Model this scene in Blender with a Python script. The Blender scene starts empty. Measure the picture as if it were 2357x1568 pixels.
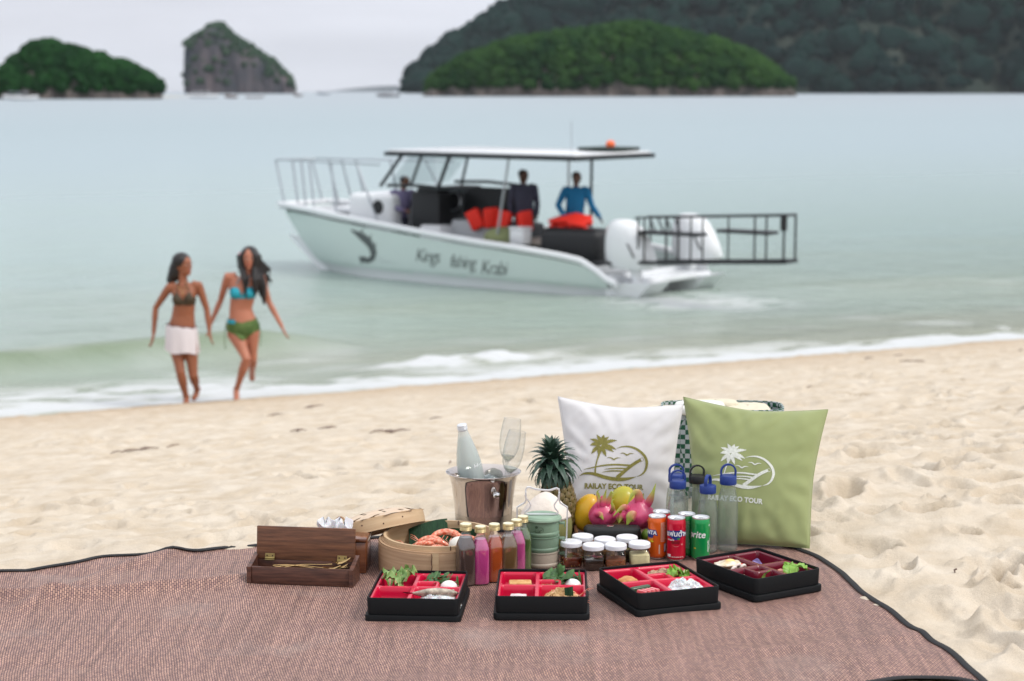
import bpy, bmesh, math, random
import numpy as np
from mathutils import Vector, Matrix, Euler, noise
R = math.radians
PI = math.pi
rnd = random.Random(7)
scn = bpy.context.scene
COL = scn.collection

# ------------------------------------------------------------------ camera, world, sun, exposure
CAM_H = 1.4
FOC = 65 / 36 * 2357.0
TH = math.atan((784 - 210.6) / FOC)
cd = bpy.data.cameras.new('camera')
cd.lens = 65; cd.sensor_width = 36; cd.sensor_fit = 'HORIZONTAL'
cd.clip_start = .1; cd.clip_end = 30000
cd.dof.use_dof = True; cd.dof.focus_distance = 5.35; cd.dof.aperture_fstop = 3.7
cam = bpy.data.objects.new('camera', cd); COL.objects.link(cam)
cam.location = (0, 0, CAM_H); cam.rotation_euler = (R(90) - TH, 0, 0)
scn.camera = cam

SUN_EL, SUN_AZ = R(48), R(112)          # behind the camera, to the right
world = bpy.data.worlds.new('World'); scn.world = world; world.use_nodes = True
nt = world.node_tree; nt.nodes.clear()
N = nt.nodes.new; Lk = nt.links.new
out = N('ShaderNodeOutputWorld'); bg = N('ShaderNodeBackground')
sky = N('ShaderNodeTexSky'); sky.sky_type = 'NISHITA'; sky.sun_disc = False
sky.sun_elevation = SUN_EL; sky.sun_rotation = SUN_AZ; sky.dust_density = 4; sky.air_density = 1.2
tc = N('ShaderNodeTexCoord'); sep = N('ShaderNodeSeparateXYZ'); Lk(tc.outputs['Generated'], sep.inputs[0])
# overcast dome: brighter towards the zenith, soft cloud streaks
ramp = N('ShaderNodeValToRGB'); Lk(sep.outputs['Z'], ramp.inputs[0])
ramp.color_ramp.elements[0].position = 0; ramp.color_ramp.elements[0].color = (.80, .83, .90, 1)
ramp.color_ramp.elements[1].position = 1; ramp.color_ramp.elements[1].color = (1.36, 1.38, 1.42, 1)
e = ramp.color_ramp.elements.new(.06); e.color = (.74, .76, .845, 1)
mp = N('ShaderNodeMapping'); mp.inputs['Scale'].default_value = (2.2, 2.2, 16); Lk(tc.outputs['Generated'], mp.inputs[0])
cn = N('ShaderNodeTexNoise'); cn.inputs['Scale'].default_value = 1.6; cn.inputs['Detail'].default_value = 5; Lk(mp.outputs[0], cn.inputs[0])
cr = N('ShaderNodeMapRange'); cr.inputs[1].default_value = .3; cr.inputs[2].default_value = .7
cr.inputs[3].default_value = .88; cr.inputs[4].default_value = 1.1; Lk(cn.outputs[0], cr.inputs[0])
mul = N('ShaderNodeMix'); mul.data_type = 'RGBA'; mul.blend_type = 'MULTIPLY'; mul.inputs[0].default_value = 1
Lk(ramp.outputs[0], mul.inputs[6]); Lk(cr.outputs[0], mul.inputs[7])
skm = N('ShaderNodeMix'); skm.data_type = 'RGBA'; skm.blend_type = 'MULTIPLY'; skm.inputs[0].default_value = 1
Lk(sky.outputs[0], skm.inputs[6]); skm.inputs[7].default_value = (.08, .08, .08, 1)
mx = N('ShaderNodeMix'); mx.data_type = 'RGBA'; mx.inputs[0].default_value = .9
Lk(skm.outputs[2], mx.inputs[6]); Lk(mul.outputs[2], mx.inputs[7])
Lk(mx.outputs[2], bg.inputs[0]); bg.inputs[1].default_value = 1.0; Lk(bg.outputs[0], out.inputs[0])

sd = bpy.data.lights.new('sun', 'SUN'); sd.energy = 1.5; sd.angle = R(14); sd.color = (1, .96, .9)
sun = bpy.data.objects.new('sun', sd); COL.objects.link(sun)
dv = Vector((math.sin(SUN_AZ) * math.cos(SUN_EL), math.cos(SUN_AZ) * math.cos(SUN_EL), math.sin(SUN_EL)))
sun.rotation_euler = dv.to_track_quat('Z', 'Y').to_euler()

scn.view_settings.view_transform = 'Standard'; scn.view_settings.look = 'None'
scn.view_settings.exposure = 0.22; scn.view_settings.gamma = 1
scn.render.engine = 'CYCLES'
cy = scn.cycles
cy.use_denoising = True; cy.max_bounces = 10; cy.transparent_max_bounces = 24
cy.transmission_bounces = 8; cy.glossy_bounces = 4; cy.diffuse_bounces = 3
cy.volume_bounces = 0; cy.caustics_reflective = False; cy.caustics_refractive = True; cy.sample_clamp_indirect = 6

# ------------------------------------------------------------------ from the photograph's pixels to places
def ray(x, y):
    a = (x - 1178.5) / FOC; b = -(y - 784) / FOC
    return Vector((a, math.cos(TH) + b * math.sin(TH), -math.sin(TH) + b * math.cos(TH)))
CAMP = Vector((0, 0, CAM_H))
def G(x, y, z=0.0):
    d = ray(x, y); return CAMP + d * ((z - CAM_H) / d.z)
def at(x, y, Y):
    d = ray(x, y); return CAMP + d * (Y / d.y)
def nb(x, Z):
    return G(x, CAM_H * 4256 / Z + 210.6)

# ------------------------------------------------------------------ materials
MATS = {}
def mat(name, col, rough=.6, metal=0.0, bump=0.0, bs=80.0, var=0.0, vs=8.0, spec=.5, coat=0.0, sss=0.0, trans=0.0,
        ior=1.45, alpha=1.0, col2=None, stretch=None, detail=4.0, sheen=0.0, emit=None):
    if name in MATS: return MATS[name]
    m = bpy.data.materials.new(name); m.use_nodes = True
    t = m.node_tree; b = t.nodes['Principled BSDF']
    b.inputs['Base Color'].default_value = (*col, 1); b.inputs['Roughness'].default_value = rough
    b.inputs['Metallic'].default_value = metal; b.inputs['Specular IOR Level'].default_value = spec
    b.inputs['Coat Weight'].default_value = coat; b.inputs['Coat Roughness'].default_value = .08
    b.inputs['Subsurface Weight'].default_value = sss; b.inputs['Subsurface Scale'].default_value = .01
    b.inputs['Transmission Weight'].default_value = trans; b.inputs['IOR'].default_value = ior
    b.inputs['Alpha'].default_value = alpha; b.inputs['Sheen Weight'].default_value = sheen
    if emit: b.inputs['Emission Color'].default_value = (*emit, 1); b.inputs['Emission Strength'].default_value = 1
    if var or bump or col2:
        c = t.nodes.new('ShaderNodeTexCoord'); mpn = t.nodes.new('ShaderNodeMapping')
        t.links.new(c.outputs['Object'], mpn.inputs[0])
        if stretch: mpn.inputs['Scale'].default_value = stretch
    if var or col2:
        n = t.nodes.new('ShaderNodeTexNoise'); n.inputs['Scale'].default_value = vs; n.inputs['Detail'].default_value = detail
        t.links.new(mpn.outputs[0], n.inputs[0])
        r = t.nodes.new('ShaderNodeValToRGB'); t.links.new(n.outputs[0], r.inputs[0])
        r.color_ramp.elements[0].position = .32; r.color_ramp.elements[1].position = .68
        a = col2 if col2 else tuple(min(1, c_ * (1 + var)) for c_ in col)
        z = col if col2 else tuple(c_ * (1 - var) for c_ in col)
        r.color_ramp.elements[0].color = (*z, 1); r.color_ramp.elements[1].color = (*a, 1)
        t.links.new(r.outputs[0], b.inputs['Base Color'])
    if bump:
        n = t.nodes.new('ShaderNodeTexNoise'); n.inputs['Scale'].default_value = bs; n.inputs['Detail'].default_value = detail
        t.links.new(mpn.outputs[0], n.inputs[0])
        bp = t.nodes.new('ShaderNodeBump'); bp.inputs['Strength'].default_value = bump; bp.inputs['Distance'].default_value = 1 / bs * .5
        t.links.new(n.outputs[0], bp.inputs['Height']); t.links.new(bp.outputs[0], b.inputs['Normal'])
    MATS[name] = m
    return m
def clear_mat(name, tint=(.95, .97, .96), edge=(.55, .6, .58), gloss=.06, haze=.0, hazec=(.8, .85, .85), rough=.02):
    """thin clear wall: see-through, tinted towards its edges, with a coat of reflection"""
    if name in MATS: return MATS[name]
    m = bpy.data.materials.new(name); m.use_nodes = True
    t = m.node_tree; t.nodes.clear(); n = t.nodes.new
    o = n('ShaderNodeOutputMaterial'); tr = n('ShaderNodeBsdfTransparent'); gl = n('ShaderNodeBsdfGlossy'); df = n('ShaderNodeBsdfDiffuse')
    lw = n('ShaderNodeLayerWeight'); lw.inputs[0].default_value = .5
    p3 = n('ShaderNodeMath'); p3.operation = 'POWER'; p3.inputs[1].default_value = 3; t.links.new(lw.outputs['Facing'], p3.inputs[0])
    fr = n('ShaderNodeMath'); fr.operation = 'MULTIPLY_ADD'; fr.inputs[1].default_value = .5; fr.inputs[2].default_value = gloss * .6; t.links.new(p3.outputs[0], fr.inputs[0])
    mc = n('ShaderNodeMix'); mc.data_type = 'RGBA'; mc.inputs[6].default_value = (*tint, 1); mc.inputs[7].default_value = (*edge, 1)
    t.links.new(p3.outputs[0], mc.inputs[0]); t.links.new(mc.outputs[2], tr.inputs[0])
    gl.inputs['Roughness'].default_value = rough; df.inputs[0].default_value = (*hazec, 1)
    m1 = n('ShaderNodeMixShader'); m1.inputs[0].default_value = haze
    t.links.new(tr.outputs[0], m1.inputs[1]); t.links.new(df.outputs[0], m1.inputs[2])
    m2 = n('ShaderNodeMixShader'); t.links.new(fr.outputs[0], m2.inputs[0])
    t.links.new(m1.outputs[0], m2.inputs[1]); t.links.new(gl.outputs[0], m2.inputs[2])
    t.links.new(m2.outputs[0], o.inputs[0])
    MATS[name] = m
    return m

# ------------------------------------------------------------------ mesh helpers
class MB:
    def __init__(s): s.v = []; s.f = []
    def add(s, vs, fs, M=None):
        o = len(s.v)
        s.v += [tuple(M @ Vector(p)) if M is not None else tuple(p) for p in vs]
        s.f += [tuple(i + o for i in f) for f in fs]
        return s
    def box(s, c, d, rot=None):
        x, y, z = (q / 2 for q in d)
        vs = [Vector((i, j, k)) for k in (-z, z) for j in (-y, y) for i in (-x, x)]
        if rot is not None: vs = [rot @ p for p in vs]
        vs = [p + Vector(c) for p in vs]
        return s.add(vs, [(0, 2, 3, 1), (4, 5, 7, 6), (0, 1, 5, 4), (2, 6, 7, 3), (0, 4, 6, 2), (1, 3, 7, 5)])
    def rbox(s, c, d, r, seg=2, rot=None):
        bm = bmesh.new(); bmesh.ops.create_cube(bm, size=1)
        for v in bm.verts: v.co = Vector((v.co.x * d[0], v.co.y * d[1], v.co.z * d[2]))
        bmesh.ops.bevel(bm, geom=bm.edges[:], offset=min(r, min(d) * .49), segments=seg, affect='EDGES', profile=.5)
        vs = [(rot @ v.co if rot is not None else v.co) + Vector(c) for v in bm.verts]
        bm.verts.index_update(); fs = [tuple(v.index for v in f.verts) for f in bm.faces]; bm.free()
        return s.add(vs, fs)
    def grid(s, fn, nu, nv, cu=False, cv=False, M=None):
        vs = [fn(i / (nu if cu else nu - 1), j / (nv if cv else nv - 1)) for j in range(nv) for i in range(nu)]
        fs = []
        for j in range(nv if cv else nv - 1):
            for i in range(nu if cu else nu - 1):
                a = j * nu + i; b = j * nu + (i + 1) % nu; c = ((j + 1) % nv) * nu + (i + 1) % nu; d = ((j + 1) % nv) * nu + i
                fs.append((a, b, c, d))
        return s.add(vs, fs, M)
    def lathe(s, prof, n=32, M=None, squash=None):
        """prof = [(r, z)...]; squash(ang) scales the radius"""
        def fn(u, v):
            k = v * (len(prof) - 1); i = int(round(k)); r, z = prof[i]
            a = u * 2 * PI; q = squash(a, z) if squash else 1
            return (r * q * math.cos(a), r * q * math.sin(a), z)
        return s.grid(fn, n, len(prof), cu=True, M=M)
    def tube(s, pts, rad, n=8, cap=True, flat=1.0, M=None):
        pts = [Vector(p) for p in pts]; m = len(pts)
        if not hasattr(rad, '__len__'): rad = [rad] * m
        up = Vector((0, 0, 1)); vs = []
        t0 = (pts[1] - pts[0]).normalized()
        if abs(t0.dot(up)) > .9: up = Vector((0, 1, 0))
        x = t0.cross(up).normalized()
        for i, p in enumerate(pts):
            t = ((pts[min(i + 1, m - 1)] - p).normalized() + (p - pts[max(i - 1, 0)]).normalized())
            t = t.normalized() if t.length > 1e-6 else t0
            x = (x - t * x.dot(t)).normalized(); y = t.cross(x)
            for k in range(n):
                a = 2 * PI * k / n
                vs.append(p + x * math.cos(a) * rad[i] + y * math.sin(a) * rad[i] * flat)
        fs = [(i * n + k, i * n + (k + 1) % n, (i + 1) * n + (k + 1) % n, (i + 1) * n + k) for i in range(m - 1) for k in range(n)]
        if cap: fs += [tuple(range(n))[::-1], tuple((m - 1) * n + k for k in range(n))]
        return s.add(vs, fs, M)
    def loft(s, secs, n=20, M=None):
        """secs = [(centre, rx, ry, ax, ay)]: ellipses about the axes ax, ay (default x, y)"""
        vs = []
        for sc in secs:
            c, rx, ry = Vector(sc[0]), sc[1], sc[2]
            ax = Vector(sc[3]) if len(sc) > 3 else Vector((1, 0, 0)); ay = Vector(sc[4]) if len(sc) > 4 else Vector((0, 1, 0))
            for k in range(n):
                a = 2 * PI * k / n; vs.append(c + ax * rx * math.cos(a) + ay * ry * math.sin(a))
        m = len(secs)
        fs = [(i * n + k, i * n + (k + 1) % n, (i + 1) * n + (k + 1) % n, (i + 1) * n + k) for i in range(m - 1) for k in range(n)]
        fs += [tuple(range(n))[::-1], tuple((m - 1) * n + k for k in range(n))]
        return s.add(vs, fs, M)
    def ell(s, c, r, nu=16, nv=10, fn=None, rot=None):
        def f(u, v):
            a = u * 2 * PI; b = (v - .5) * PI * .999
            p = Vector((math.cos(a) * math.cos(b), math.sin(a) * math.cos(b), math.sin(b)))
            if fn: p = fn(p)
            p = Vector((p.x * r[0], p.y * r[1], p.z * r[2]))
            if rot is not None: p = rot @ p
            return p + Vector(c)
        return s.grid(f, nu, nv, cu=True)
    def ribbon(s, pts, w, t, side=(0, 1, 0), closed=False):
        """flat strap along pts, width w along side, thickness t"""
        pts = [Vector(p) for p in pts]; sd_ = Vector(side).normalized(); m = len(pts); vs = []
        for i, p in enumerate(pts):
            a = pts[i - 1] if (i or closed) else p; b = pts[(i + 1) % m] if (i < m - 1 or closed) else p
            tt = (b - a).normalized(); nn = tt.cross(sd_).normalized()
            for du, dn in ((-1, -1), (1, -1), (1, 1), (-1, 1)): vs.append(p + sd_ * du * w / 2 + nn * dn * t / 2)
        fs = [(i * 4 + k, i * 4 + (k + 1) % 4, ((i + 1) % m) * 4 + (k + 1) % 4, ((i + 1) % m) * 4 + k) for i in range(m if closed else m - 1) for k in range(4)]
        if not closed: fs += [(3, 2, 1, 0), tuple((m - 1) * 4 + k for k in range(4))]
        return s.add(vs, fs)
    def mesh(s, name, smooth=35):
        me = bpy.data.meshes.new(name); me.from_pydata([tuple(p) for p in s.v], [], s.f); me.validate()
        bm = bmesh.new(); bm.from_mesh(me); bmesh.ops.recalc_face_normals(bm, faces=bm.faces); bm.to_mesh(me); bm.free()
        if smooth:
            for p in me.polygons: p.use_smooth = True
            me.set_sharp_from_angle(angle=R(smooth))
        return me
    def build(s, name, m, parent=None, smooth=35, **tags):
        return mkobj(name, s.mesh(name, smooth), m, parent, **tags)
def mkobj(name, me, m, parent=None, **tags):
    o = bpy.data.objects.new(name, me); COL.objects.link(o)
    if m is not None and not me.materials: me.materials.append(m)
    if parent is not None: o.parent = parent
    for k, v in tags.items(): o[k] = v
    return o
def thing(name, label, cat, loc=(0, 0, 0), rz=0.0, group=None, rot=None, scale=None):
    o = bpy.data.objects.new(name, None); COL.objects.link(o); o.empty_display_size = .05
    o.location = loc; o.rotation_euler = rot if rot else (0, 0, rz)
    if scale: o.scale = (scale,) * 3
    o['label'] = label; o['category'] = cat
    if group: o['group'] = group
    return o
def single(o, label, cat, group=None):
    o['label'] = label; o['category'] = cat
    if group: o['group'] = group
    return o
def share(name, me, parent, loc=(0, 0, 0), rot=(0, 0, 0), sc=(1, 1, 1), **tags):
    o = bpy.data.objects.new(name, me); COL.objects.link(o); o.parent = parent
    o.location = loc; o.rotation_euler = rot; o.scale = sc if hasattr(sc, '__len__') else (sc,) * 3
    for k, v in tags.items(): o[k] = v
    return o
def fuse(mb, voxel, sm=4, fac=.5):
    me = mb.mesh('tmp', 0); o = bpy.data.objects.new('tmp', me); COL.objects.link(o)
    md = o.modifiers.new('r', 'REMESH'); md.mode = 'VOXEL'; md.voxel_size = voxel
    if sm: ms = o.modifiers.new('s', 'SMOOTH'); ms.iterations = sm; ms.factor = fac
    dg = bpy.context.evaluated_depsgraph_get(); dg.update()
    nm = bpy.data.meshes.new_from_object(o.evaluated_get(dg))
    bpy.data.objects.remove(o); bpy.data.meshes.remove(me)
    for p in nm.polygons: p.use_smooth = True
    return nm
def shell(me, pred, off):
    """clothing: the part of a body's skin that pred picks, lifted off it"""
    keep = [p for p in me.polygons if pred(p.center)]
    idx = {}; vs = []; fs = []
    for p in keep:
        f = []
        for i in p.vertices:
            if i not in idx:
                idx[i] = len(vs); v = me.vertices[i]; vs.append(tuple(v.co + v.normal * off))
            f.append(idx[i])
        fs.append(tuple(f))
    n = bpy.data.meshes.new('cloth'); n.from_pydata(vs, [], fs)
    for p in n.polygons: p.use_smooth = True
    return n
def refine(vs, fs, maxlen, passes=3):
    bm = bmesh.new()
    bv = [bm.verts.new(p) for p in vs]
    for f in fs:
        try: bm.faces.new([bv[i] for i in f])
        except ValueError: pass
    for _ in range(passes):
        bmesh.ops.triangulate(bm, faces=bm.faces[:])
        ed = [e_ for e_ in bm.edges if e_.calc_length() > maxlen]
        if not ed: break
        bmesh.ops.subdivide_edges(bm, edges=ed, cuts=1)
    bmesh.ops.triangulate(bm, faces=bm.faces[:])
    bm.verts.index_update()
    r = [tuple(v.co) for v in bm.verts], [tuple(v.index for v in f.verts) for f in bm.faces]
    bm.free(); return r
def text2d(s, size, bold=0.0, shear=0.0, space=1.0, maxlen=None):
    c = bpy.data.curves.new('t', 'FONT'); c.body = s; c.size = size; c.align_x = 'CENTER'; c.align_y = 'CENTER'
    c.offset = bold; c.shear = shear; c.space_character = space; c.resolution_u = 3
    o = bpy.data.objects.new('t', c); COL.objects.link(o)
    dg = bpy.context.evaluated_depsgraph_get(); dg.update()
    me = bpy.data.meshes.new_from_object(o.evaluated_get(dg))
    vs = [tuple(v.co) for v in me.vertices]; fs = [tuple(p.vertices) for p in me.polygons]
    bpy.data.objects.remove(o); bpy.data.curves.remove(c); bpy.data.meshes.remove(me)
    return refine(vs, fs, maxlen or size * .3, 2)
def flatmesh(name, vs, fs, m, parent, **tags):
    me = bpy.data.meshes.new(name); me.from_pydata(vs, [], fs)
    return mkobj(name, me, m, parent, **tags)
def fbm(x, y, z=0, oct=4, sc=1.0):
    return noise.fractal(Vector((x * sc, y * sc, z)), 1.0, 2.0, oct)
# vectorised gradient noise for the large sheets
_rs = np.random.RandomState(3)
_perm = np.concatenate([_rs.permutation(1024)] * 2); _ang = _rs.rand(1024) * 2 * PI
def pn(x, y):
    xi = np.floor(x).astype(int); yi = np.floor(y).astype(int); xf = x - xi; yf = y - yi
    u = xf * xf * xf * (xf * (xf * 6 - 15) + 10); v = yf * yf * yf * (yf * (yf * 6 - 15) + 10)
    def g(ix, iy, fx, fy):
        a = _ang[_perm[(_perm[ix & 1023] + iy) & 1023]]; return np.cos(a) * fx + np.sin(a) * fy
    n00 = g(xi, yi, xf, yf); n10 = g(xi + 1, yi, xf - 1, yf); n01 = g(xi, yi + 1, xf, yf - 1); n11 = g(xi + 1, yi + 1, xf - 1, yf - 1)
    return (n00 * (1 - u) + n10 * u) * (1 - v) + (n01 * (1 - u) + n11 * u) * v
def fb(x, y, oct=4):
    r = 0; a = 1.0
    for k in range(oct): r = r + a * pn(x * 2 ** k + 17.3 * k, y * 2 ** k + 9.1 * k); a *= .5
    return r
def npgrid(name, X, Y, Z, m, attrs=None, **tags):
    nr, nc = X.shape
    me = bpy.data.meshes.new(name)
    co = np.stack([X, Y, Z], -1).reshape(-1, 3).astype(np.float32)
    me.vertices.add(len(co)); me.vertices.foreach_set('co', co.ravel())
    i = np.arange(nr * nc).reshape(nr, nc)
    q = np.stack([i[:-1, :-1], i[:-1, 1:], i[1:, 1:], i[1:, :-1]], -1).reshape(-1, 4)
    me.loops.add(q.size); me.loops.foreach_set('vertex_index', q.ravel().astype(np.int32))
    me.polygons.add(len(q)); me.polygons.foreach_set('loop_start', (np.arange(len(q)) * 4).astype(np.int32))
    me.update(calc_edges=True); me.validate()
    me.polygons.foreach_set('use_smooth', np.ones(len(q), bool))
    for k, a in (attrs or {}).items():
        at_ = me.attributes.new(k, 'FLOAT', 'POINT'); at_.data.foreach_set('value', a.ravel().astype(np.float32))
    return mkobj(name, me, m, None, **tags)
def smooth01(x): x = np.clip(x, 0, 1); return x * x * (3 - 2 * x)
# ================================================================== THE SETTING
SEA = -2.0
# ------------------------------------------------------------------ mat outline (picnic mat lies on the sand)
def resample(pts, n):
    pts = [Vector(p) for p in pts]; L = [0]
    for a, b in zip(pts, pts[1:]): L.append(L[-1] + (b - a).length)
    o = []
    for i in range(n):
        t = L[-1] * i / (n - 1); k = max(j for j in range(len(L)) if L[j] <= t + 1e-9); k = min(k, len(pts) - 2)
        o.append(pts[k].lerp(pts[k + 1], (t - L[k]) / max(1e-9, L[k + 1] - L[k])))
    return o
def spl(pts, n):
    """smooth curve through pts"""
    p = [Vector(q) for q in pts]; p = [p[0] * 2 - p[1]] + p + [p[-1] * 2 - p[-2]]; o = []
    for i in range(1, len(p) - 2):
        for k in range(8):
            t = k / 8; a, b, c, d = p[i - 1:i + 3]
            o.append(.5 * ((2 * b) + (c - a) * t + (2 * a - 5 * b + 4 * c - d) * t * t + (3 * b - a - 3 * c + d) * t ** 3))
    o.append(p[-2]); return resample(o, n)
FAR = [(-460, 1352), (-200, 1338), (0, 1320), (100, 1311), (180, 1300), (240, 1286), (330, 1279), (420, 1274), (500, 1264), (590, 1256),
       (720, 1246), (860, 1238), (1100, 1225), (1400, 1220), (1600, 1226), (1740, 1242), (1830, 1262)]
RIGHT = [(1830, 1262), (1885, 1284), (1935, 1322), (1985, 1370), (2050, 1412), (2130, 1470), (2200, 1520), (2276, 1588)]
NEAR = [(-460, 1790), (600, 1720), (1500, 1640), (1900, 1590), (2020, 1574), (2110, 1568), (2200, 1572), (2276, 1588)]
LEFT = [(-460, 1352), (-470, 1560), (-460, 1790)]
NU, NV = 300, 170
cf = spl([G(*p) for p in FAR], NU); cn_ = spl([G(*p) for p in NEAR], NU)
cl = spl([G(*p) for p in LEFT], NV); crr = spl([G(*p) for p in RIGHT], NV)
def matz(x, y):
    inside = smooth01(np.minimum(np.minimum((x + .98) / .22, (1.0 - x) / .12), (y - 4.72) / .25))
    far = smooth01((5.9 - y) / .1)
    w = 1 - inside
    z = w * (.026 * np.abs(fb(x * 1.5 + 3, y * 2.3 + x * .6 + 1, 2)) + .003 * pn(x * 9, y * 9))
    fold = np.exp(-((y - 5.02 - .28 * (x + 1.35) ** 2 * 2) / .035) ** 2) * smooth01((-.62 - x) / .2) * smooth01((x + 1.75) / .3)
    fold2 = np.exp(-((x + 1.24 - .5 * (y - 5.1)) / .04) ** 2) * smooth01((y - 4.75) / .2)
    fold3 = np.exp(-((y - 4.42 - .3 * (x - .3)) / .045) ** 2) * smooth01((x + .5) / .5)
    return z + .024 * fold + .020 * fold2 + .009 * fold3 * w - .001
U, V = np.meshgrid(np.linspace(0, 1, NU), np.linspace(0, 1, NV))
A_ = np.array([tuple(p)[:2] for p in cf]); B_ = np.array([tuple(p)[:2] for p in cn_])
C_ = np.array([tuple(p)[:2] for p in cl]); D_ = np.array([tuple(p)[:2] for p in crr])
P = ((1 - V)[..., None] * A_[None] + V[..., None] * B_[None] + (1 - U)[..., None] * C_[:, None] + U[..., None] * D_[:, None]
     - (((1 - U) * (1 - V))[..., None] * A_[0] + (U * (1 - V))[..., None] * A_[-1] + ((1 - U) * V)[..., None] * B_[0] + (U * V)[..., None] * B_[-1]))
MX, MY = P[..., 0], P[..., 1]
MZ = matz(MX, MY)

# ------------------------------------------------------------------ sand
def beach_z(X, Y):
    s = Y - .5 * X
    t = np.clip((s - 5.9) / 15.9, -3, 3)
    z = np.where(t > 0, -2.0 * t * (1 - .06 * np.sin(np.clip(t, 0, 1) * PI)), 0)
    z = np.where(s < 2.4, (2.4 - s) * .03, z)
    return np.maximum(z, -4.5)
def inside_poly(X, Y, poly):
    r = np.zeros(X.shape, bool); n = len(poly)
    for i in range(n):
        x0, y0 = poly[i]; x1, y1 = poly[(i + 1) % n]
        if y0 == y1: continue
        c = ((y0 > Y) != (y1 > Y)) & (X < (x1 - x0) * (Y - y0) / (y1 - y0) + x0); r ^= c
    return r
yr = np.concatenate([np.linspace(-45, 1.2, 24), np.linspace(1.4, 3.9, 60)[:-1], np.linspace(3.9, 5.2, 150)[:-1], 5.2 * (26.5 / 5.2) ** np.linspace(0, 1, 640), np.linspace(28, 90, 20)])
cx = np.linspace(-1, 1, 620); cc = np.sign(cx) * (np.abs(cx) + 14 * np.clip(np.abs(cx) - .86, 0, 1) ** 1.7 * 4)
SX, SY = np.meshgrid(cc, yr)
SX = SX * (.34 * np.clip(SY, 3.2, 30) + .35)
s_ = SY - .5 * SX
zb = beach_z(SX, SY)
amp = smooth01((23.4 - s_) / 3.5)
lump = .026 * fb(SX * 1.2, SY * 1.2, 3) + .026 * np.abs(fb(SX * 3.0 + 9, SY * 2.6, 3)) + .011 * fb(SX * 9, SY * 8, 3)
lump += .0025 * fb(SX * 34, SY * 34, 2) * smooth01((9 - SY) / 3)
near = smooth01((SY - 3.0) / 1)
SZ = zb + lump * (.35 + .65 * amp)
rr = np.random.RandomState(11)
def dimple(x, y, a, b, th, dep):
    i0, i1 = np.searchsorted(yr, [y - 2.2 * a, y + 2.2 * a])
    if i1 <= i0: return
    sx = SX[i0:i1]; sy = SY[i0:i1]; c, s = math.cos(th), math.sin(th)
    dx = sx - x; dy = sy - y; p = (dx * c + dy * s) / a; q = (-dx * s + dy * c) / b
    d = np.sqrt(p * p + q * q) + .34 * pn(sx * 11, sy * 11) + .16 * pn(sx * 26, sy * 26)
    SZ[i0:i1] += dep * (-np.exp(-(d / .85) ** 4) + .42 * np.exp(-((d - 1.3) / .3) ** 2))
for k in range(1500):
    y = 4.2 + 17 * rr.rand() ** 1.15; x = (rr.rand() * 2 - 1) * (.33 * y + .6)
    if y - .5 * x > 20.8: continue
    right = x > .12 * y
    if not right and rr.rand() < .3: continue
    big = rr.rand() < .45
    dimple(x, y, (.125 if big else .06) * (.55 + .95 * rr.rand()), (.065 if big else .035) * (.55 + .9 * rr.rand()), rr.rand() * PI,
           (.052 if right else .034) * (.35 + .9 * rr.rand()) * (1 if big else .6) * (1 if y < 9 else .75))
for x_, y_, a_, b_, d_ in [(2135, 1190, .085, .05, .045), (2020, 1185, .07, .045, .04), (2230, 1085, .11, .05, .04), (2190, 1015, .1, .05, .035),
                           (1930, 1060, .09, .05, .03), (2290, 1110, .12, .06, .035), (2310, 1150, .1, .06, .035), (2080, 1330, .07, .04, .02),
                           (760, 1178, .12, .06, .03), (840, 1190, .1, .05, .03), (960, 1160, .1, .05, .03), (560, 1230, .12, .05, .025), (350, 1255, .1, .05, .02)]:
    g_ = G(x_, y_, 0); s0 = g_.y - .5 * g_.x
    for _ in range(6): g_ = G(x_, y_, float(beach_z(np.array(g_.x), np.array(g_.y))))
    dimple(g_.x, g_.y, a_, b_, rr.rand() * .8, d_)
poly = [(float(p.x), float(p.y)) for p in cf] + [(float(p.x), float(p.y)) for p in crr[1:]] + [(float(p.x), float(p.y)) for p in cn_[::-1][1:]] + [(float(p.x), float(p.y)) for p in cl[::-1][1:]]
ins = inside_poly(SX, SY, poly[::3])
pa = np.array(poly[::4]); dist = np.full(SX.shape, 9.0)
msk = (SY > 3) & (SY < 7) & (np.abs(SX) < 3.2)
xs, ys = SX[msk], SY[msk]; dm = np.full(xs.shape, 9.0)
for p in pa: dm = np.minimum(dm, (xs - p[0]) ** 2 + (ys - p[1]) ** 2)
dist[msk] = np.sqrt(dm)
edge = smooth01(dist / .22)
SZ = np.where(ins, -.05 + .046 * (1 - smooth01((dist - .02) / .05)), SZ * edge + (-.006 + .5 * lump * (1 - edge)) * (1 - edge))
for x_, y_, h_, r_ in [(1990, 1382, .014, .035), (2020, 1398, .012, .03), (560, 1258, .012, .03), (530, 1259, .011, .03)]:
    g_ = G(x_, y_); SZ += h_ * np.exp(-(((SX - g_.x) ** 2 + (SY - g_.y) ** 2) / r_ ** 2))
sandm = bpy.data.materials.new('sand'); sandm.use_nodes = True
t = sandm.node_tree; b = t.nodes['Principled BSDF']; b.inputs['Roughness'].default_value = .9; b.inputs['Specular IOR Level'].default_value = .2
ge = t.nodes.new('ShaderNodeNewGeometry'); dt = t.nodes.new('ShaderNodeVectorMath'); dt.operation = 'DOT_PRODUCT'
dt.inputs[1].default_value = (-.5, 1, 0); t.links.new(ge.outputs['Position'], dt.inputs[0])
n1 = t.nodes.new('ShaderNodeTexNoise'); n1.inputs['Scale'].default_value = 1.1; n1.inputs['Detail'].default_value = 5; t.links.new(ge.outputs['Position'], n1.inputs[0])
ad = t.nodes.new('ShaderNodeMath'); ad.operation = 'MULTIPLY_ADD'; ad.inputs[1].default_value = 5; t.links.new(n1.outputs[0], ad.inputs[0]); t.links.new(dt.outputs['Value'], ad.inputs[2])
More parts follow.
